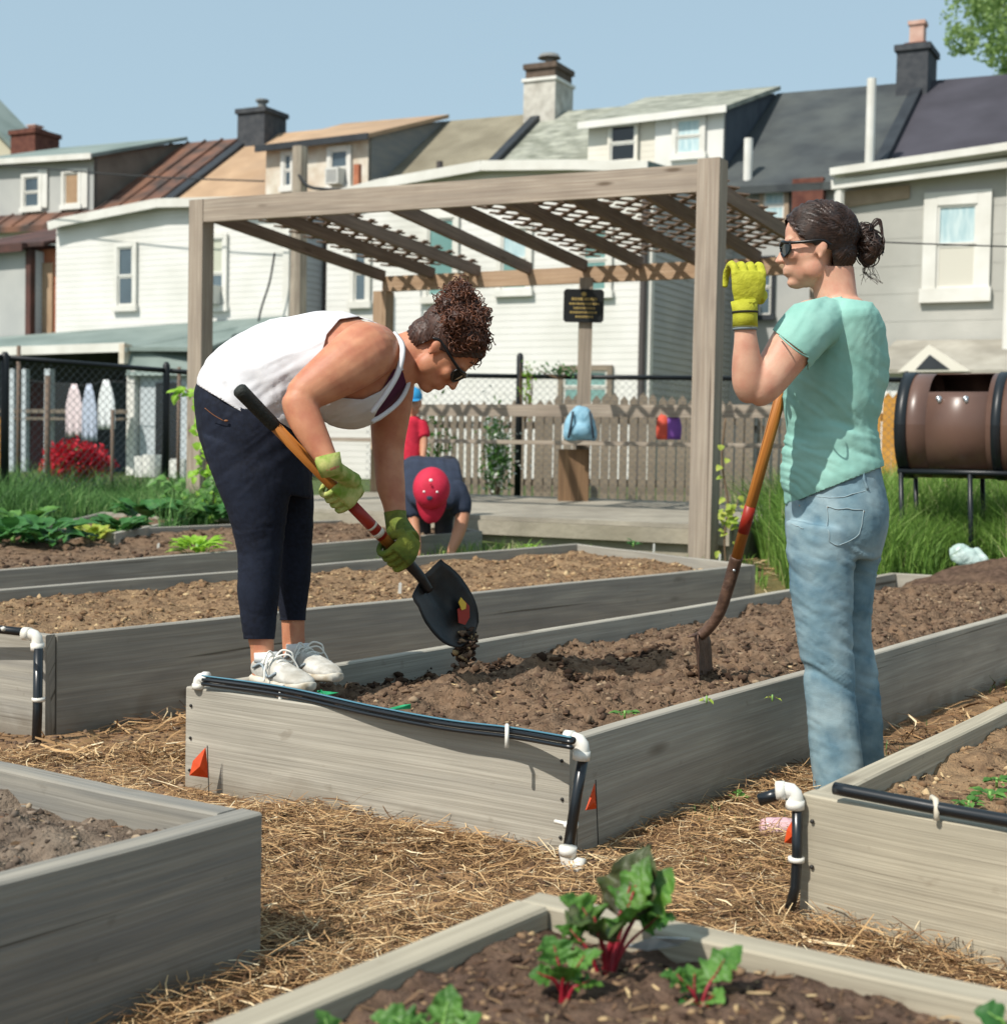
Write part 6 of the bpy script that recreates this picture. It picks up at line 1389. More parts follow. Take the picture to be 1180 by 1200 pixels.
# straps and the purple under-layer seen in the scoop
cloth('undershirt', [torso], .0015, .0055, 3, 'bra_purple', w1, lambda px, py, V: np.where(V[:, 1] < 4.22, inpoly(px, py, [(436, 492), (447, 458), (462, 432), (480, 436), (476, 462), (456, 486)]), -5), None, .001)
seam([P(462, 391, 4.15), P(471, 404, 4.10), P(471, 420, 4.07), P(465, 440, 4.055), P(452, 462, 4.045), P(436, 484, 4.045)], .0085, 'tank_white', w1, 'strap')
seam([P(480, 436, 4.19), P(478, 452, 4.17), P(468, 470, 4.14), P(452, 484, 4.10), P(436, 494, 4.07)], .0075, 'tank_white', w1, 'neckline')
def jg_wr(px, py, V):
    k = .0016*ridges(px, py, 5, .07, 12)*(np.exp(-((py-640)/35)**2)+np.exp(-((py-738)/18)**2)+.3)
    return k+.0015*ridges(px, py, -40, .045, 16)*sstep(640, 560, py)+.0007*fbm(px*.1, py*.1, 4, 2)
def jg_clip(px, py, V):
    near = V[:, 1] < 4.21
    return np.where(near, np.where(px < 326, 749+.02*(px-285)-py, 727-py), 726-py)
cloth('leggings', [pelvis, legN, legF], .0, .0055, 3, 'denim_navy', w1, lambda px, py, V: np.where((px < 325) & (V[:, 1] < 4.26), 749-py, 727-py), jg_wr, .002)
seam([P(x, y, 4.03) for x, y in ((240, 478), (250, 486), (262, 493))], .0011, 'thread_tan', w1)
for x_, y_ in ((265, 493),):
    m = MB(); c = P(x_, y_, 4.03); m.ell(c, .006, .003, .003); m.build('rivet', MATS['thread_tan'], w1, True)
# head details
glasses(T1, HR1, .99, w1)
def hair_cap(name, T, R, s, material, parent, keep, infl=.011, wig=.004):
    m = MB(); m.ell(T(-.012, 0, .048), (.098+infl)*s, (.076+infl)*s, (.080+infl)*s, R, 56, 40); m.ell(T(-.045, 0, -.012), (.058+infl*.6)*s, (.056+infl*.6)*s, (.056+infl*.6)*s, R, 40, 28)
    V, Tt = remesh(m, .004, 3); Ri = np.array(R.transposed()); o = np.array(T(0, 0, 0)); q = (V-o)@Ri.T/s
    N_ = vnormals(V, Tt); an = np.arctan2(q[:, 2]-.02, q[:, 1]*.0+q[:, 0]+.11)
    V = V+N_*(wig*np.sin(an*70+6*fbm(q[:, 0]*20, q[:, 2]*20, 3, 2)+q[:, 1]*60)*.5+wig*.6*fbm(q[:, 1]*120, an*9, 7, 3))[:, None]
    V, Tt = clip(V, Tt, keep(q)); return tri_obj(name, V, Tt, MATS[material], parent, .002), q
def hairline(q):
    x, y, z = q[:, 0], q[:, 1], q[:, 2]
    # in front of this curve is face: goes from the forehead down in front of the ear, round it and to the nape
    fx = np.where(z > .03, .078-.55*np.clip(.085-z, 0, .06), .048-(0.03-z)*1.5)
    fx = np.where(z < .004, -.030+(.004-z)*-.15, fx); return (fx-x)
hc, _q = hair_cap('hair', T1, HR1, .99, 'hair_brown', w1, hairline)
# bun and loose curls: hundreds of small helices
def curls(parent, blobs, n, mname, r0=.0085, L=.05, th=.0017, name='curls', M=None):
    m = MB()
    for i in range(n):
        c, rad = random.choice(blobs) if len(blobs) == 1 else random.choices(blobs, weights=[b[1]**2*b[2] if len(b) > 2 else b[1]**2 for b in blobs])[0][:2]
        d = Vector((random.gauss(0, 1), random.gauss(0, 1), random.gauss(0, 1))).normalized(); p = c+d*rad*random.uniform(.55, 1)
        ax_ = (d*.5+Vector((random.gauss(0, 1), random.gauss(0, 1), random.gauss(0, 1)))*.6).normalized(); u = ax_.orthogonal().normalized(); v = ax_.cross(u); rr = r0*random.uniform(.5, 1.2); l = L*random.uniform(.5, 1.1); turns = random.uniform(1.2, 2.6); pts = []
        for k in range(15):
            s = k/14; a = s*turns*2*PI; pts.append(p+ax_*(s-.5)*l+(u*math.cos(a)+v*math.sin(a))*rr)
        m.tube(pts, [th*.5]+[th]*13+[th*.4], 4, False)
    return m.build(name, MATS[mname], parent, True, fix=False)
bun = [(P(536, 354, 4.19), .050), (P(526, 362, 4.15), .042), (P(550, 362, 4.19), .040), (P(538, 345, 4.2), .042)]
m = MB()
for c, r in bun: m.ell(c, r*.82, r*.82, r*.78)
V, T = remesh(m, .006, 2); N_ = vnormals(V, T); V += N_*(.006*fbm(V[:, 0]*90+V[:, 1]*40, V[:, 2]*90, 4, 3))[:, None]; tri_obj('hair_bun', V, T, MATS['hair_brown'], w1)
curls(w1, [(c, r*1.0) for c, r in bun], 620, 'hair_curl')
loose = [(P(556, 380, 4.15), .042), (P(560, 398, 4.16), .036), (P(545, 395, 4.10), .04), (P(535, 375, 4.08), .038), (P(552, 418, 4.18), .022), (P(563, 372, 4.2), .03)]
m = MB()
for c, r in loose: m.ell(c, r*.75, r*.75, r*.75)
V, T = remesh(m, .006, 2); tri_obj('hair_fringe', V, T, MATS['hair_brown'], w1)
curls(w1, loose, 600, 'hair_curl')
# slick strands from hairline to bun
def slick(T, R, s, target, parent, mname, n, y0=-1, r=.0014):
    m = MB()
    for i in range(n):
        z = random.uniform(-.03, .115); y = random.choice((-1, 1)) if y0 is None else y0
        x = .070-.5*max(0, .085-z) if z > .03 else (.042-(.03-z)*1.4 if z > .005 else -.035); x += random.uniform(-.02, .0)
        # project start point onto the skull ellipsoid
        def sk(x_, y_, z_):
            v = Vector(((x_+.012)/.111, y_/.089, (z_-.048)/.093)); v.normalize(); return Vector((v.x*.111-.012, v.y*.089, v.z*.093+.048))
        a = sk(x, y*.075*math.sqrt(max(.02, 1-(z/.125)**2)), z); b_ = R.transposed()@((target-T(0, 0, 0))/s); b_ = sk(b_.x, b_.y+random.uniform(-.02, .02), b_.z+random.uniform(-.02, .02)); pts = []
        for k in range(11):
            q = a.lerp(b_, k/10); q = sk(q.x, q.y, q.z); pts.append(T(q.x, q.y, q.z)+(R@Vector((0, y*.001, .0005))))
        m.tube(pts, r*random.uniform(.6, 1.3), 4, False)
    m.build('hair_strands', MATS[mname], parent, True, fix=False)
slick(T1, HR1, .99, P(530, 358, 4.15), w1, 'hair_brown', 420, 1, .0009); slick(T1, HR1, .99, P(530, 358, 4.15), w1, 'hair_brown', 180, -1)
# ------------------------------------------------------------------ shovels
mat('blade_black', '#1c1e21', '#2a2c2e', 20, .38, .3, 60, metal=.3, c3='#4a3c30', sc3=9, f3=.5, bdist=.002); mat('grip_black', '#191c19', '#242824', 60, .7, .4, 200)
mat('decal_red', '#96281a', rough=.45); mat('decal_yellow', '#d8b23a', rough=.45); mat('steel_rust', '#4f3b31', '#6d5344', 30, .5, .3, 90, metal=.3); mat('decal_pale', '#cbbfae', rough=.5)
def shovel_blade(m, o, ud, side, nrm, L, Wd, pointed=True, dish=.02):
    """blade: o at the socket, ud towards the tip, side across, nrm front face"""
    nu, nv = 15, 13; vs = []
    for i in range(nu):
        s = i/(nu-1)
        wd = Wd*(.80+.2*min(1, s*3)) if s < .55 else Wd*(1-.0*s)
        if pointed and s > .5: wd = Wd*math.sqrt(max(0, 1-((s-.5)/.5)**2.2))*.98+.002
        for j in range(nv):
            t = j/(nv-1)*2-1; z = dish*(t*t)*(1 if s > .1 else .7)+(.018*math.exp(-(t/.16)**2)*max(0, 1-s*1.5)*-1)+.03*s*s*.6
            vs.append(o+ud*(L*s)+side*(t*wd/2)+nrm*z)
    b = [v-nrm*.003 for v in vs]; k = len(vs); fs = [(i*nv+j, i*nv+j+1, (i+1)*nv+j+1, (i+1)*nv+j) for i in range(nu-1) for j in range(nv-1)]
    fs += [tuple(k+q for q in f[::-1]) for f in fs]
    rim = [j for j in range(nv)]+[i*nv+nv-1 for i in range(1, nu)]+[(nu-1)*nv+j for j in range(nv-2, -1, -1)]+[i*nv for i in range(nu-2, 0, -1)]
    fs += [(rim[i], rim[(i+1) % len(rim)], k+rim[(i+1) % len(rim)], k+rim[i]) for i in range(len(rim))]; m.add(vs+b, fs)
    return vs, nu, nv
G0, G1 = P(281, 457, 3.86), P(486, 668, 4.24)
sh = thing('shovel', P(530, 745, 4.4), 'wooden-handled shovel with black grip and black blade held by the woman in white', 'shovel')
m = MB(); m.tube([G0.lerp(G1, .17), G0.lerp(G1, .96)], [.0155, .0165], 16); m.build('handle', MATS['ash_handle'], sh, True)
m = MB(); d = (G1-G0); pts = [G0+d*k for k in (-.012, -.008, .0, .02, .1, .17, .185)]; m.tube(pts, [.008, .016, .0205, .0205, .0195, .019, .0175], 18); m.build('grip', MATS['grip_black'], sh, True)
m = MB(); m.tube([G0.lerp(G1, .60), G0.lerp(G1, .80)], [.0172, .0174], 18); dc = m.build('label', MATS['decal_red'], sh, True)
m = MB(); m.tube([G0.lerp(G1, .765), G0.lerp(G1, .785)], .0178, 18); m.tube([G0.lerp(G1, .73), G0.lerp(G1, .74)], .0178, 18); m.build('label_stripe', MATS['decal_pale'], dc, True)
B0 = P(497, 690, 4.26); m = MB(); m.tube(spline([G0.lerp(G1, .86), G0.lerp(G1, .93), G1, P(494, 678, 4.25), P(503, 692, 4.27)], 5), [.0195-.0003*i for i in range(21)], 14); m.build('socket', MATS['blade_black'], sh, True)
ud = (P(541, 747, 4.36)-P(492, 672, 4.26)).normalized(); Lb = .245
side = (P(542, 700, 4.38)-P(486, 728, 4.22)); side = (side-ud*side.dot(ud)).normalized(); nr = ud.cross(side); nr = -nr if nr.y > 0 else nr
m = MB(); o_ = P(496, 677, 4.27); vs, nu, nv = shovel_blade(m, o_, ud, side, nr, Lb, .205, True, .022); bl = m.build('blade', MATS['blade_black'], sh, True)
m = MB(); c = o_+ud*.165+side*.03+nr*.028; m.poly([c+side*a+ud*b for a, b in ((-.035, .01), (-.01, -.022), (.012, -.012), (.03, -.02), (.034, .006), (.012, .03), (-.018, .034))], nr*.002); m.build('decal', MATS['decal_red'], bl)
m = MB(); c = o_+ud*.152+side*.045+nr*.031; m.poly([c+side*a+ud*b for a, b in ((-.016, .004), (-.01, -.022), (.008, -.026), (.012, .002), (0, .012))], nr*.002); m.build('decal', MATS['decal_yellow'], bl)
# soil sliding off the tip
tp = P(545, 757, 4.36); V, F, u = lumps(np.array([tp[:]])+RNG.normal(0, 1, (260, 3))*np.array([.014, .02, .024]), RNG.uniform(.003, .013, 260)); o = np_mesh('falling_soil', V, F, MATS['clod_dark'], None, u, k=3); tag(o, 'crumbly dark soil dropping off the shovel blade', 'soil', kind='stuff')
# gloved hands of the bent woman
shaft = (G1-G0).normalized()
def glove(parent, c, axis, back, thumb, wrist, mname, s=1.0, cuff=True, rr=.019, vox=.0028):
    m = MB(); grip(m, c, axis, back, s, thumb, wrist, rr=rr); V, T = remesh(m, vox, 1); N_ = vnormals(V, T); V += N_*(.0010*fbm(V[:, 0]*120+V[:, 1]*60, V[:, 2]*120, 5, 3))[:, None]
    return tri_obj('glove', V, T, MATS[mname], parent)
cN = P(392, 571, G0.lerp(G1, .53).y); cN = G0.lerp(G1, .545)
g = glove(w1, cN, -shaft, (.25, -1, .2), -1, P(384, 545, 3.93), 'glove_palm', .96)
cF = G0.lerp(G1, .885); g = glove(w1, cF, shaft, (.1, -1, .5), 1, P(464, 607, 4.31), 'glove_green', 1.0)
m = MB(); m.tube([P(463, 600, 4.325), P(464, 612, 4.32), P(465, 628, 4.305)], [.034, .032, .03], 18); m.build('glove_cuff', MATS['glove_green'], w1, True)
m = MB(); m.tube([P(383, 533, 3.925), P(386, 545, 3.925), P(389, 556, 3.93)], [.036, .034, .03], 18); m.build('glove_cuff', MATS['glove_palm'], w1, True)
# sneakers
def sneaker(parent, heel, toe, top, w_=.046):
    h, t = Vector(heel), Vector(toe); d = t-h; L = d.length; d.normalize(); sd_ = d.cross(Vector((0, 0, 1))).normalized(); up = sd_.cross(d)
    q = lambda x, z, y=0: h+d*(x*L)+up*z+sd_*y
    up_r = [(0.0, .040, .026, .024), (.06, .042, .033, .032), (.2, .042, .035, .036), (.36, .040, .036, .036), (.52, .036, .040, .031), (.7, .031, .045, .024), (.86, .027, .041, .019), (.96, .025, .030, .014), (1.0, .023, .016, .009)]
    m = MB(); m.loft([(q(x, z), sd_*w, up*hh) for x, z, w, hh in up_r], 24, 2.3); V, T = remesh(m, .004, 2); N_ = vnormals(V, T); V += N_*(.0012*fbm(V[:, 0]*80+V[:, 1]*50, V[:, 2]*80, 6, 3))[:, None]
    sh_ = tri_obj('shoe', V, T, MATS['shoe_white'], parent)
    m = MB(); so_ = [(-.015, .024), (.05, .036), (.25, .037), (.45, .036), (.7, .047), (.88, .042), (.98, .028), (1.03, .012)]
    m.loft([(q(x, .010+.006*max(0, x-.7)/.3), sd_*(w+.003), up*.013) for x, w in so_], 20, 3.2); m.build('sole', MATS['sole'], sh_, True)
    m = MB(); m.tube([q(.16, .060), q(.15, .086)], [.035, .034], 16); m.build('sock', MATS['sock'], parent, True)
    m = MB()
    for k in range(5):
        x = .38+k*.075; z = .074-.008*k; m.tube(spline([q(x, z-.014, -.026), q(x+.015, z+.004, -.01), q(x+.02, z+.004, .01), q(x, z-.014, .026)], 4), .0028, 6)
        m.tube(spline([q(x+.03, z-.018, .026), q(x+.01, z+.003, 0), q(x-.01, z-.010, -.026)], 4), .0028, 6)
    for sg in (1, -1):
        m.tube(spline([q(.34, .078, 0), q(.36, .096, sg*.02), q(.42, .088, sg*.042), q(.40, .062, sg*.045), q(.34, .078, 0)], 6), .0028, 6); m.tube(spline([q(.34, .078, 0), q(.42, .084, sg*.03), q(.46, .055, sg*.052), q(.5, .02, sg*.06)], 6), .0026, 6)
    m.build('laces', MATS['lace'], sh_, True)
    for sg in (1, -1):
        m = MB(); m.tube(spline([q(.12, .045, sg*.038), q(.3, .06, sg*.039), q(.45, .03, sg*.042), q(.62, .045, sg*.043)], 5), .004, 5); m.build('shoe_stripe', MATS['shoe_grey'], sh_, True)
hN = Vector(P(303, 800, 4.13)); hN.z = .288; tN = Vector(P(352, 822, 3.97)); tN.z = .288; sneaker(w1, hN, hN+(tN-hN).normalized()*.25, None)
hF = Vector(P(341, 790, 4.30)); hF.z = .291; tF = Vector(P(402, 815, 4.06)); tF.z = .291; sneaker(w1, hF, hF+(tF-hF).normalized()*.255, None)
# ================================================================== standing woman in mint tee
D = 4.18; b0_ = P(975, 930, D); w2 = thing('person', Vector((b0_.x, b0_.y, 0)), 'woman in mint green t-shirt and light jeans standing with one gloved fist raised', 'person')
t2 = [RG(922, 590, 1030, 560, D, .15), RG(918, 560, 1030, 548, D, .155), RG(920, 530, 1026, 520, D, .148), RG(925, 500, 1026, 492, D, .142), RG(921, 468, 1034, 462, D, .148), RG(922, 435, 1038, 425, D, .155), RG(932, 400, 1034, 390, D, .165), RG(945, 372, 1024, 366, D, .165), RG(958, 352, 1012, 350, D, .10)]
n2 = [RG(958, 368, 1008, 362, D, .075), RG(955, 350, 1004, 346, D, .062), RG(952, 334, 1002, 330, D, .056), RG(950, 315, 1000, 312, D, .056)]
p2 = [RG(926, 560, 1030, 540, D, .15), RG(922, 580, 1033, 562, D, .16), RG(921, 600, 1039, 590, D, .17), RG(921, 625, 1039, 620, D, .168), RG(924, 650, 1030, 652, D, .15)]
l2N = [RG(921, 610, 1010, 625, D-.09, .088), RG(922, 650, 1002, 655, D-.09, .088), RG(927, 700, 999, 702, D-.09, .082), RG(934, 745, 999, 745, D-.09, .074), RG(941, 785, 1000, 785, D-.09, .066), RG(945, 830, 1004, 830, D-.09, .064), RG(949, 875, 1009, 875, D-.09, .066), RG(953, 930, 1013, 925, D-.1, .07), RG(954, 936, 1014, 930, D-.1, .07)]
l2F = [RG(960, 600, 1039, 605, D+.09, .088), RG(965, 650, 1031, 652, D+.09, .085), RG(970, 700, 1023, 700, D+.09, .078), RG(972, 745, 1021, 745, D+.1, .07), RG(976, 785, 1027, 785, D+.1, .064), RG(978, 830, 1033, 830, D+.1, .062), RG(978, 870, 1035, 868, D+.1, .064), RG(978, 915, 1036, 912, D+.1, .066)]
aN = LIMB([(962, 376, 4.08, 26), (948, 382, 4.0, 30), (930, 403, 3.96, 28), (913, 427, 3.94, 25), (896, 449, 3.93, 23), (884, 462, 3.93, 19)], .85)
fN = LIMB([(881, 463, 3.93, 16), (877, 448, 3.92, 19), (875, 425, 3.91, 17.5), (874, 400, 3.90, 14), (873, 383, 3.90, 12.5), (873, 370, 3.90, 12.5)], .9)
aF = LIMB([(985, 376, 4.26, 26), (986, 395, 4.35, 27), (986, 430, 4.38, 22), (984, 470, 4.39, 18)], .85); fF = LIMB([(984, 468, 4.39, 17), (980, 500, 4.38, 16), (976, 530, 4.37, 13), (975, 545, 4.37, 12)], .9)
m = MB()
for r in (t2, p2, l2N[:-1], l2F[:-1]): m.loft(inflate(r, -.014), 28)
for r in (n2, aN, fN, aF, fF): m.loft(r, 24)
m.ell(P(870, 466, 3.93), .03, .03, .03) if False else None
HR2 = frame3((-.985, .10, -.10), (-.06, 0, 1)); HO2 = P(957, 293, D); T2 = head_mb(m, HO2, HR2, 1.0)
V, T = remesh(m, .005, 4); tri_obj('body', V, T, MATS['skin_fair'], w2)
sleeveN = LIMB([(968, 374, 4.09, 27), (949, 382, 4.0, 31), (932, 402, 3.96, 29.5), (916, 424, 3.945, 26.5), (909, 434, 3.94, 25.5)], .87); sleeveF = LIMB([(985, 376, 4.26, 29), (986, 395, 4.35, 30), (986, 420, 4.38, 27)], .9)
def tee_clip(px, py, V):
    hem = 592-(px-920)*.40; g = (hem-py)
    nk = py-(348+.0*px)+np.where(px < 985, (px-962)*.25, (985-px)*.15)-1; g = np.minimum(g, nk)
    # sleeve opening across the near upper arm
    c0, c1 = (913, 392), (947, 418); nx_, ny_ = (c1[1]-c0[1]), -(c1[0]-c0[0]); L_ = math.hypot(nx_, ny_); s_ = ((px-c0[0])*nx_+(py-c0[1])*ny_)/L_
    nearm = (px < 947) & (V[:, 1] < 4.04) & (py < 470)
    return np.where(nearm & (py > 360), np.minimum(g, s_), g)
def tee_wr(px, py, V):
    near = sstep(4.3, 4.1, V[:, 1])
    k = .0075*ridges(px, py, 22, .05, 31)*sstep(455, 520, py)+.006*ridges(px, py, 40, .035, 37)*np.exp(-((py-450)/45)**2)
    k += .003*ridges(px, py, -60, .04, 41)*sstep(430, 380, py)+.0012*fbm(px*.09, py*.09, 5, 3); k += .007*np.exp(-((py-(585-(px-920)*.4))/9)**2)*.4
    return k
cloth('t_shirt', [t2, sleeveN, sleeveF], .002, .0055, 3, 'tee_mint', w2, tee_clip, tee_wr, .002)
seam([P(913, 393, 3.90), P(925, 404, 3.865), P(938, 414, 3.865), P(948, 419, 3.90)], .0022, 'tee_mint', w2, 'sleeve_hem')
def jean_wr(px, py, V):
    k = .0045*ridges(px, py, 32, .048, 51)*(np.exp(-((py-775)/45)**2)+.8*np.exp(-((py-655)/22)**2)+.35)
    k += .0008*ridges(px, py, 30, .13, 55)+.0035*ridges(px, py, 78, .035, 57)*sstep(800, 880, py)+.0025*ridges(px, py, -25, .045, 59)*np.exp(-((py-700)/40)**2)+.0008*fbm(px*.12, py*.12, 6, 3)
    return k
j = MB()
for r in (p2, l2N, l2F): j.loft(inflate(r, -.004), 28)
VJ, TJ = remesh(j, .0055, 9); px, py = pixof(VJ); VJ = VJ+vnormals(VJ, TJ)*jean_wr(px, py, VJ)[:, None]
px, py = pixof(VJ); g_ = np.minimum(py-(560-(px-920)*.17), np.where(VJ[:, 1] < D, 926-py, 912-py)); VC, TC = clip(VJ, TJ, g_); jn = tri_obj('jeans', VC, TC, MATS['denim_light'], w2, .003)
mat('frame_dusk', '#3f5562', rough=.9)
def js(pts, r=.0013, mn='thread_pale'):
    q = spline([Vector((x, y, 0)) for x, y in pts], 5); w_ = [project(VJ, TJ, v.x, v.y, off=.0045) for v in q]
    w_ = [w_[0]]+[(w_[i-1]+w_[i]*2+w_[i+1])/4 for i in range(1, len(w_)-1)]+[w_[-1]]; t = MB(); t.tube(w_, r, 5); t.build('stitching', MATS[mn], jn, True)
js([(924, 612), (932, 616), (940, 618)]); 
js([(967, 593), (990, 596), (1013, 597)], .0013); js([(967, 593), (968, 615), (972, 632), (985, 640)], .0012); js([(1013, 597), (1011, 618), (1004, 632), (985, 640)], .0012); js([(940, 580), (970, 582), (1000, 578), (1028, 570)], .0012)
js([(1012, 552), (1014, 562), (1018, 572)], .005, 'denim_light')
for x_, y_ in ((968, 594), (1013, 598), (936, 592)):
    m = MB(); m.ell(project(VJ, TJ, x_, y_, off=.003), .003, .002, .003); m.build('rivet', MATS['old_wood'], jn, True)
# shoes of the standing woman (mostly hidden behind the right-hand bed)
for hx, tx, dd in ((985, 972, D-.12), (1010, 995, D+.08)):
    h_ = P(hx, 930, dd); h_.z = .012; t_ = P(tx, 930, dd+.2); t_.z = .012; m = MB()
    d_ = (t_-h_).normalized(); s_ = d_.cross(Vector((0, 0, 1))); m.loft([(h_+d_*(k*.25)+Vector((0, 0, zz)), s_*w, Vector((0, 0, hh))) for k, zz, w, hh in ((0, .035, .026, .03), (.2, .04, .036, .04), (.5, .034, .04, .032), (.8, .022, .042, .02), (1, .014, .02, .010))], 20, 2.4); m.build('shoe', MATS['shoe_grey'], w2, True)
glasses(T2, HR2, 1.0, w2)
hair_cap('hair', T2, HR2, 1.0, 'hair_dark', w2, hairline)
bt = P(1010, 284, D); slick(T2, HR2, 1.0, bt, w2, 'hair_dark', 520, 1, .0008); slick(T2, HR2, 1.0, bt, w2, 'hair_dark', 200, -1, .0012)
blob = [(P(1018, 285, D), .042), (P(1017, 300, D), .032), (P(1012, 272, D), .03), (P(1024, 290, D-.02), .03)]; m = MB()
for c, r in blob: m.ell(c, r*.8, r*.8, r*.9)
V, T = remesh(m, .005, 2); N_ = vnormals(V, T); V += N_*(.005*fbm(V[:, 0]*80+V[:, 1]*40, V[:, 2]*80, 9, 3))[:, None]; tri_obj('hair_bun', V, T, MATS['hair_dark'], w2)
m = MB()
for i in range(150):
    c, r = random.choice(blob); d = Vector((random.gauss(0, 1), random.gauss(0, 1), random.gauss(0, 1))).normalized(); u = d.orthogonal().normalized(); v = d.cross(u); a0 = random.uniform(0, 6); r2 = r*random.uniform(.7, 1.05); sw = random.uniform(1.5, 4)
    m.tube([c+(u*math.cos(a0+sw*k/10)+v*math.sin(a0+sw*k/10)+d*.4*math.sin(k*.4))*r2 for k in range(11)], .0015, 4, False)
for i in range(16):
    a = random.uniform(-.6, 1.6); p = P(1026, 268, D); m.tube(spline([P(1014, 275, D), p+Vector((.01*math.cos(a), 0, .02+.01*math.sin(a))), P(1034, 272+random.uniform(-8, 14), D), P(1034+random.uniform(-4, 3), 292+random.uniform(-10, 8), D)], 5), .0011, 4, False)
for i in range(22):
    m.tube(spline([P(1012+random.uniform(0, 12), 305, D), P(1016+random.uniform(-6, 12), 318, D), P(1018+random.uniform(-14, 18), 326+random.uniform(-4, 10), D)], 4), .0006, 3, False)
m.build('hair_strands', MATS['hair_dark'], w2, True, fix=False)
# raised yellow glove: loosely closed fist, back of the hand to the camera
cg = P(872, 333, 3.93); g = glove(w2, cg, (-1, -.12, 0), (0, -1, .12), 1, P(873, 364, 3.90), 'glove_lime', 1.08, rr=.027)
m = MB(); m.tube([P(873, 384, 3.9), P(873, 372, 3.9), P(873, 364, 3.9), P(872, 352, 3.9)], [.034, .033, .0335, .036], 22); m.build('glove_cuff', MATS['glove_lime'], w2, True)
m = MB(); m.tube([P(873, 367, 3.9), P(873, 364.6, 3.9)], .0352, 22); m.build('cuff_band', MATS['stitch'], w2, True)
m = MB(); m.tube([P(873, 387, 3.9), P(873, 383, 3.9)], [.0325, .034], 22); m.build('cuff_lining', MATS['cuff_grey'], w2, True)
# her shovel
H0, H1 = P(922, 437, 4.20), P(859, 668, 4.42)
sh2 = thing('shovel', P(820, 795, 4.5), 'worn shovel stuck upright in the dug soil, orange-brown handle beside the mint t-shirt', 'shovel')
m = MB(); m.tube([H0, H0.lerp(H1, .5), H1], .0168, 16); m.build('handle', MATS['ash_handle'], sh2, True)
m = MB(); m.tube([H0.lerp(H1, .66), H0.lerp(H1, .80)], .0174, 16); m.build('label', MATS['decal_red'], sh2, True)
m = MB(); m.tube(spline([H0.lerp(H1, .93), H1, P(852, 692, 4.43), P(843, 718, 4.45), P(830, 737, 4.47), P(820, 746, 4.48)], 5), [.0195]*6+[.0195-.0002*i for i in range(20)], 14); m.build('socket', MATS['steel_rust'], sh2, True)
m = MB(); m.ell(H1+Vector((0, -.02, .0)), .005, .004, .005); m.build('rivet', MATS['latch_steel'], sh2, True)
o_ = P(820, 742, 4.48); ud = (P(819, 830, 4.50)-o_).normalized(); sd_ = Vector((.36, .93, 0)).normalized(); nr = Vector((-.93, -.36, 0)).normalized()
m = MB(); shovel_blade(m, o_, ud, sd_, nr*-1, .25, .17, True, .02); m.poly([o_+sd_*-.085, o_+sd_*.085, o_+sd_*.085+nr*.02, o_+sd_*-.085+nr*.02], ud*.004); m.build('blade', MATS['steel_rust'], sh2, True)
glove(w2, P(972, 566, 4.38), (1, .1, -.1), (0, 1, .1), 1, P(975, 545, 4.37), 'glove_lime', .95)
# ================================================================== man with the red cap, bent over behind the second bed
D3 = 9.35; b_ = P(512, 640, D3); w3 = thing('person', Vector((b_.x, b_.y, .25)), 'man in navy shirt and red cap bent double with both hands to the ground', 'person')
def R3(x0, y0, x1, y1, d, w_): return RG(x0, y0, x1, y1, d, w_)
back = [R3(482, 535, 530, 537, D3+.42, .12), R3(474, 538, 536, 541, D3+.28, .15), R3(471, 548, 539, 550, D3+.12, .15), R3(472, 562, 541, 564, D3-.02, .14), R3(474, 575, 541, 577, D3-.12, .12), R3(480, 588, 536, 590, D3-.18, .09), R3(492, 596, 524, 597, D3-.2, .06)]
m = MB(); m.loft(inflate(back[1:], -.012), 24)
for pts in ([(483, 585, D3-.12, 9), (484, 605, D3-.15, 7.5), (487, 625, D3-.2, 6), (489, 643, D3-.24, 5)], [(536, 580, D3-.12, 9.5), (542, 600, D3-.15, 8.5), (538, 622, D3-.2, 8), (530, 644, D3-.24, 5.5)]):
    m.loft(LIMB(pts), 14)
for x_, d_ in ((489, D3-.24), (529, D3-.24)):
    for k in range(4): m.tube([P(x_-3+k*2, 642, d_), P(x_-4+k*2.4, 648, d_-.02), P(x_-4+k*2.6, 653, d_-.02)], .009, 6)
for x0, x1 in ((490, 494), (524, 520)):
    m.loft(LIMB([(x0, 578, D3+.33, 8), (x0, 588, D3+.28, 11), (x1, 610, D3+.38, 9), (x1, 640, D3+.42, 7)]), 16)
HR3 = frame3((0, -.25, -1), (0, -1, .1)); HO3 = P(506, 577, D3-.42); T3_ = head_mb(m, HO3, HR3, .98); T3 = lambda x, y, z: HO3+HR3@(Vector((x, y, z))*1.14)
m.tube([P(506, 582, D3-.15), P(506, 579, D3-.42)], .06, 12)
V, T = remesh(m, .009, 3); tri_obj('body', V, T, MATS['skin_mid'], w3)
sl3 = [LIMB([(484, 575, D3-.08, 11), (483, 590, D3-.12, 11.5), (483, 604, D3-.14, 10.5)]), LIMB([(533, 572, D3-.08, 12), (538, 588, D3-.12, 12.5), (540, 600, D3-.14, 11.5)])]
cloth('t_shirt', [back]+sl3, .006, .009, 3, 'shirt_navy', w3, None, lambda px, py, V: .006*ridges(px, py, 70, .12, 4), .002)
m = MB()
for x0, x1 in ((490, 494), (524, 520)): m.loft(inflate(LIMB([(x0, 545, D3+.42, 13), (x0, 585, D3+.28, 12.5), (x1, 610, D3+.38, 10), (x1, 645, D3+.42, 9)]), .006), 16)
m.build('trousers', MATS['trouser_dark'], w3, True)
m = MB(); m.tube([P(478, 606, D3-.15), P(490, 607, D3-.15)], .011, 8); m.tube([P(534, 601, D3-.15), P(547, 598, D3-.15)], .011, 8); m.build('sleeve_trim', MATS['sock'], w3, True)
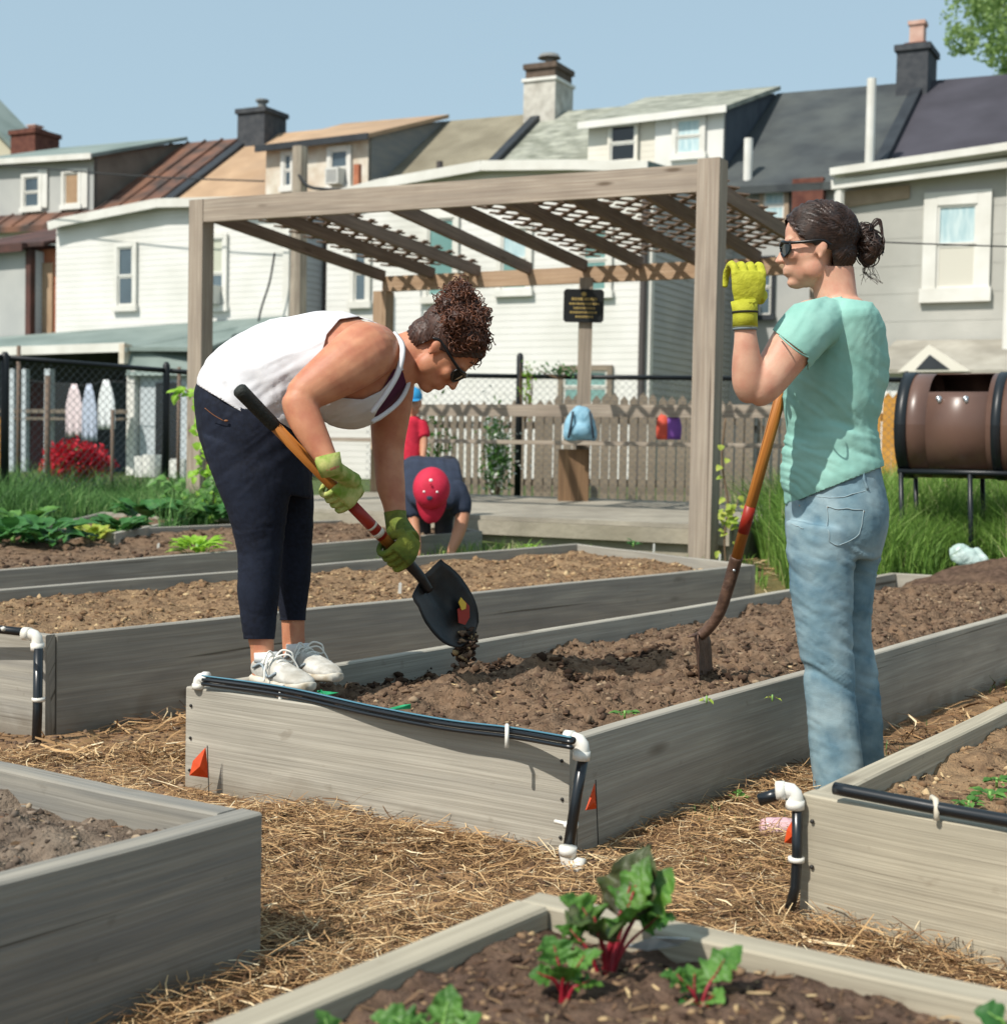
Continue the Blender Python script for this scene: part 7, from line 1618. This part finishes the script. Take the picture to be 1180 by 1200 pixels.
# cap: dome over the crown (which points at the camera), brim pointing down
m = MB(); m.ell(T3(-.012, 0, .048), .128, .110, .10, HR3, 36, 24); V, T = remesh(m, .006, 2); q = (V-np.array(T3(0, 0, 0)))@np.array(HR3)/1.14
V, T = clip(V, T, q[:, 2]-.028-.15*(q[:, 0]*-.1)); cp = tri_obj('cap', V, T, MATS['cap_red'], w3, .003)
m = MB(); n_ = 13; vs = []
for rr in (0, 1):
    for i in range(n_):
        a = math.radians(-62+124*i/(n_-1)); r1, r2 = (.108, .09), (.185, .085); rx, ry = (r1 if rr == 0 else r2); vs.append(T3(-.012+rx*math.cos(a), (ry+.004)*math.sin(a), .036-(.02*rr)-.012*abs(math.sin(a))))
m.add(vs+[v+HR3@Vector((0, 0, -.004)) for v in vs], [(i, i+1, n_+i+1, n_+i) for i in range(n_-1)]+[(2*n_+n_+i, 2*n_+n_+i+1, 2*n_+i+1, 2*n_+i) for i in range(n_-1)]+[(n_+i, n_+i+1, 3*n_+i+1, 3*n_+i) for i in range(n_-1)]); m.build('brim', MATS['cap_red'], cp, True)
m = MB(); m.ell(T3(-.012, 0, .150), .008, .008, .005, HR3); m.build('cap_button', MATS['cap_red'], cp, True)
def capdot(x, y, r, mn):
    v = Vector(((x+.012)*1.14/.128, y*1.14/.110, 0)); z = math.sqrt(max(0, 1-v.x**2-v.y**2))*.10/1.14+.048; m = MB(); m.ell(T3(x, y, z)+HR3@Vector((0, 0, .002)), r, r*1.1, .007, HR3); m.build('cap_emblem', MATS[mn], cp, True)
capdot(-.035, .0, .010, 'sock'); capdot(.025, .034, .007, 'sock'); capdot(.025, -.034, .007, 'sock'); capdot(.055, -.005, .017, 'shirt_navy')
# ================================================================== child in red behind him
D4 = 10.0; b_ = P(481, 600, D4); w4 = thing('person', Vector((b_.x, b_.y, .3)), 'small child in a red t-shirt and blue cap standing behind the bent man', 'person')
tc = [R3(466, 546, 496, 546, D4, .08), R3(465, 530, 497, 530, D4, .085), R3(467, 510, 495, 510, D4, .085), R3(468, 494, 493, 494, D4, .08), R3(474, 488, 490, 488, D4, .05)]
m = MB(); m.loft(inflate(tc, -.006), 18); m.loft(LIMB([(482, 492, D4, 5), (483, 482, D4, 5)]), 12)
m.loft(LIMB([(469, 497, D4-.02, 5.5), (466, 515, D4-.04, 5), (467, 532, D4-.08, 4), (470, 545, D4-.12, 3.5)]), 12); m.loft(LIMB([(493, 497, D4-.02, 5.5), (497, 515, D4-.04, 5), (496, 532, D4-.08, 4), (494, 547, D4-.12, 3.5)]), 12)
for x_ in (475, 488): m.loft(LIMB([(x_, 545, D4, 8), (x_, 575, D4, 6.5), (x_, 610, D4, 5)]), 12)
HR4 = frame3((.1, -1, -.15), (0, -.15, 1)); T4 = head_mb(m, P(483, 473, D4), HR4, .80)
V, T = remesh(m, .008, 3); tri_obj('body', V, T, MATS['skin_mid'], w4)
cloth('t_shirt', [tc, LIMB([(470, 496, D4-.01, 7), (466, 510, D4-.03, 7)]), LIMB([(492, 496, D4-.01, 7), (497, 510, D4-.03, 7)])], .004, .008, 3, 'shirt_red', w4, None, lambda px, py, V: .004*ridges(px, py, 60, .15, 5), .002)
m = MB(); m.loft(inflate([R3(466, 545, 496, 545, D4, .08), R3(467, 560, 496, 560, D4, .08)], .004), 16)
for x_ in (475, 488): m.loft(LIMB([(x_, 556, D4, 9), (x_, 578, D4, 8), (x_, 604, D4, 7)]), 12)
m.build('trousers', MATS['trouser_dark'], w4, True)
m = MB(); m.ell(T4(-.012, 0, .052), .108*.8, .086*.8, .092*.8, HR4, 30, 20); V, T = remesh(m, .006, 1); q = (V-np.array(T4(0, 0, 0)))@np.array(HR4)/.8; V, T = clip(V, T, q[:, 2]-.045); c4 = tri_obj('cap', V, T, MATS['cap_blue'], w4, .003)
m = MB(); m.loft([(T4(.075, 0, .048), HR4@Vector((0, .055, 0)), HR4@Vector((0, 0, .004))), (T4(.12, 0, .042), HR4@Vector((0, .045, 0)), HR4@Vector((0, 0, .004))), (T4(.14, 0, .038), HR4@Vector((0, .02, 0)), HR4@Vector((0, 0, .003)))], 16); m.build('brim', MATS['cap_blue'], c4, True)
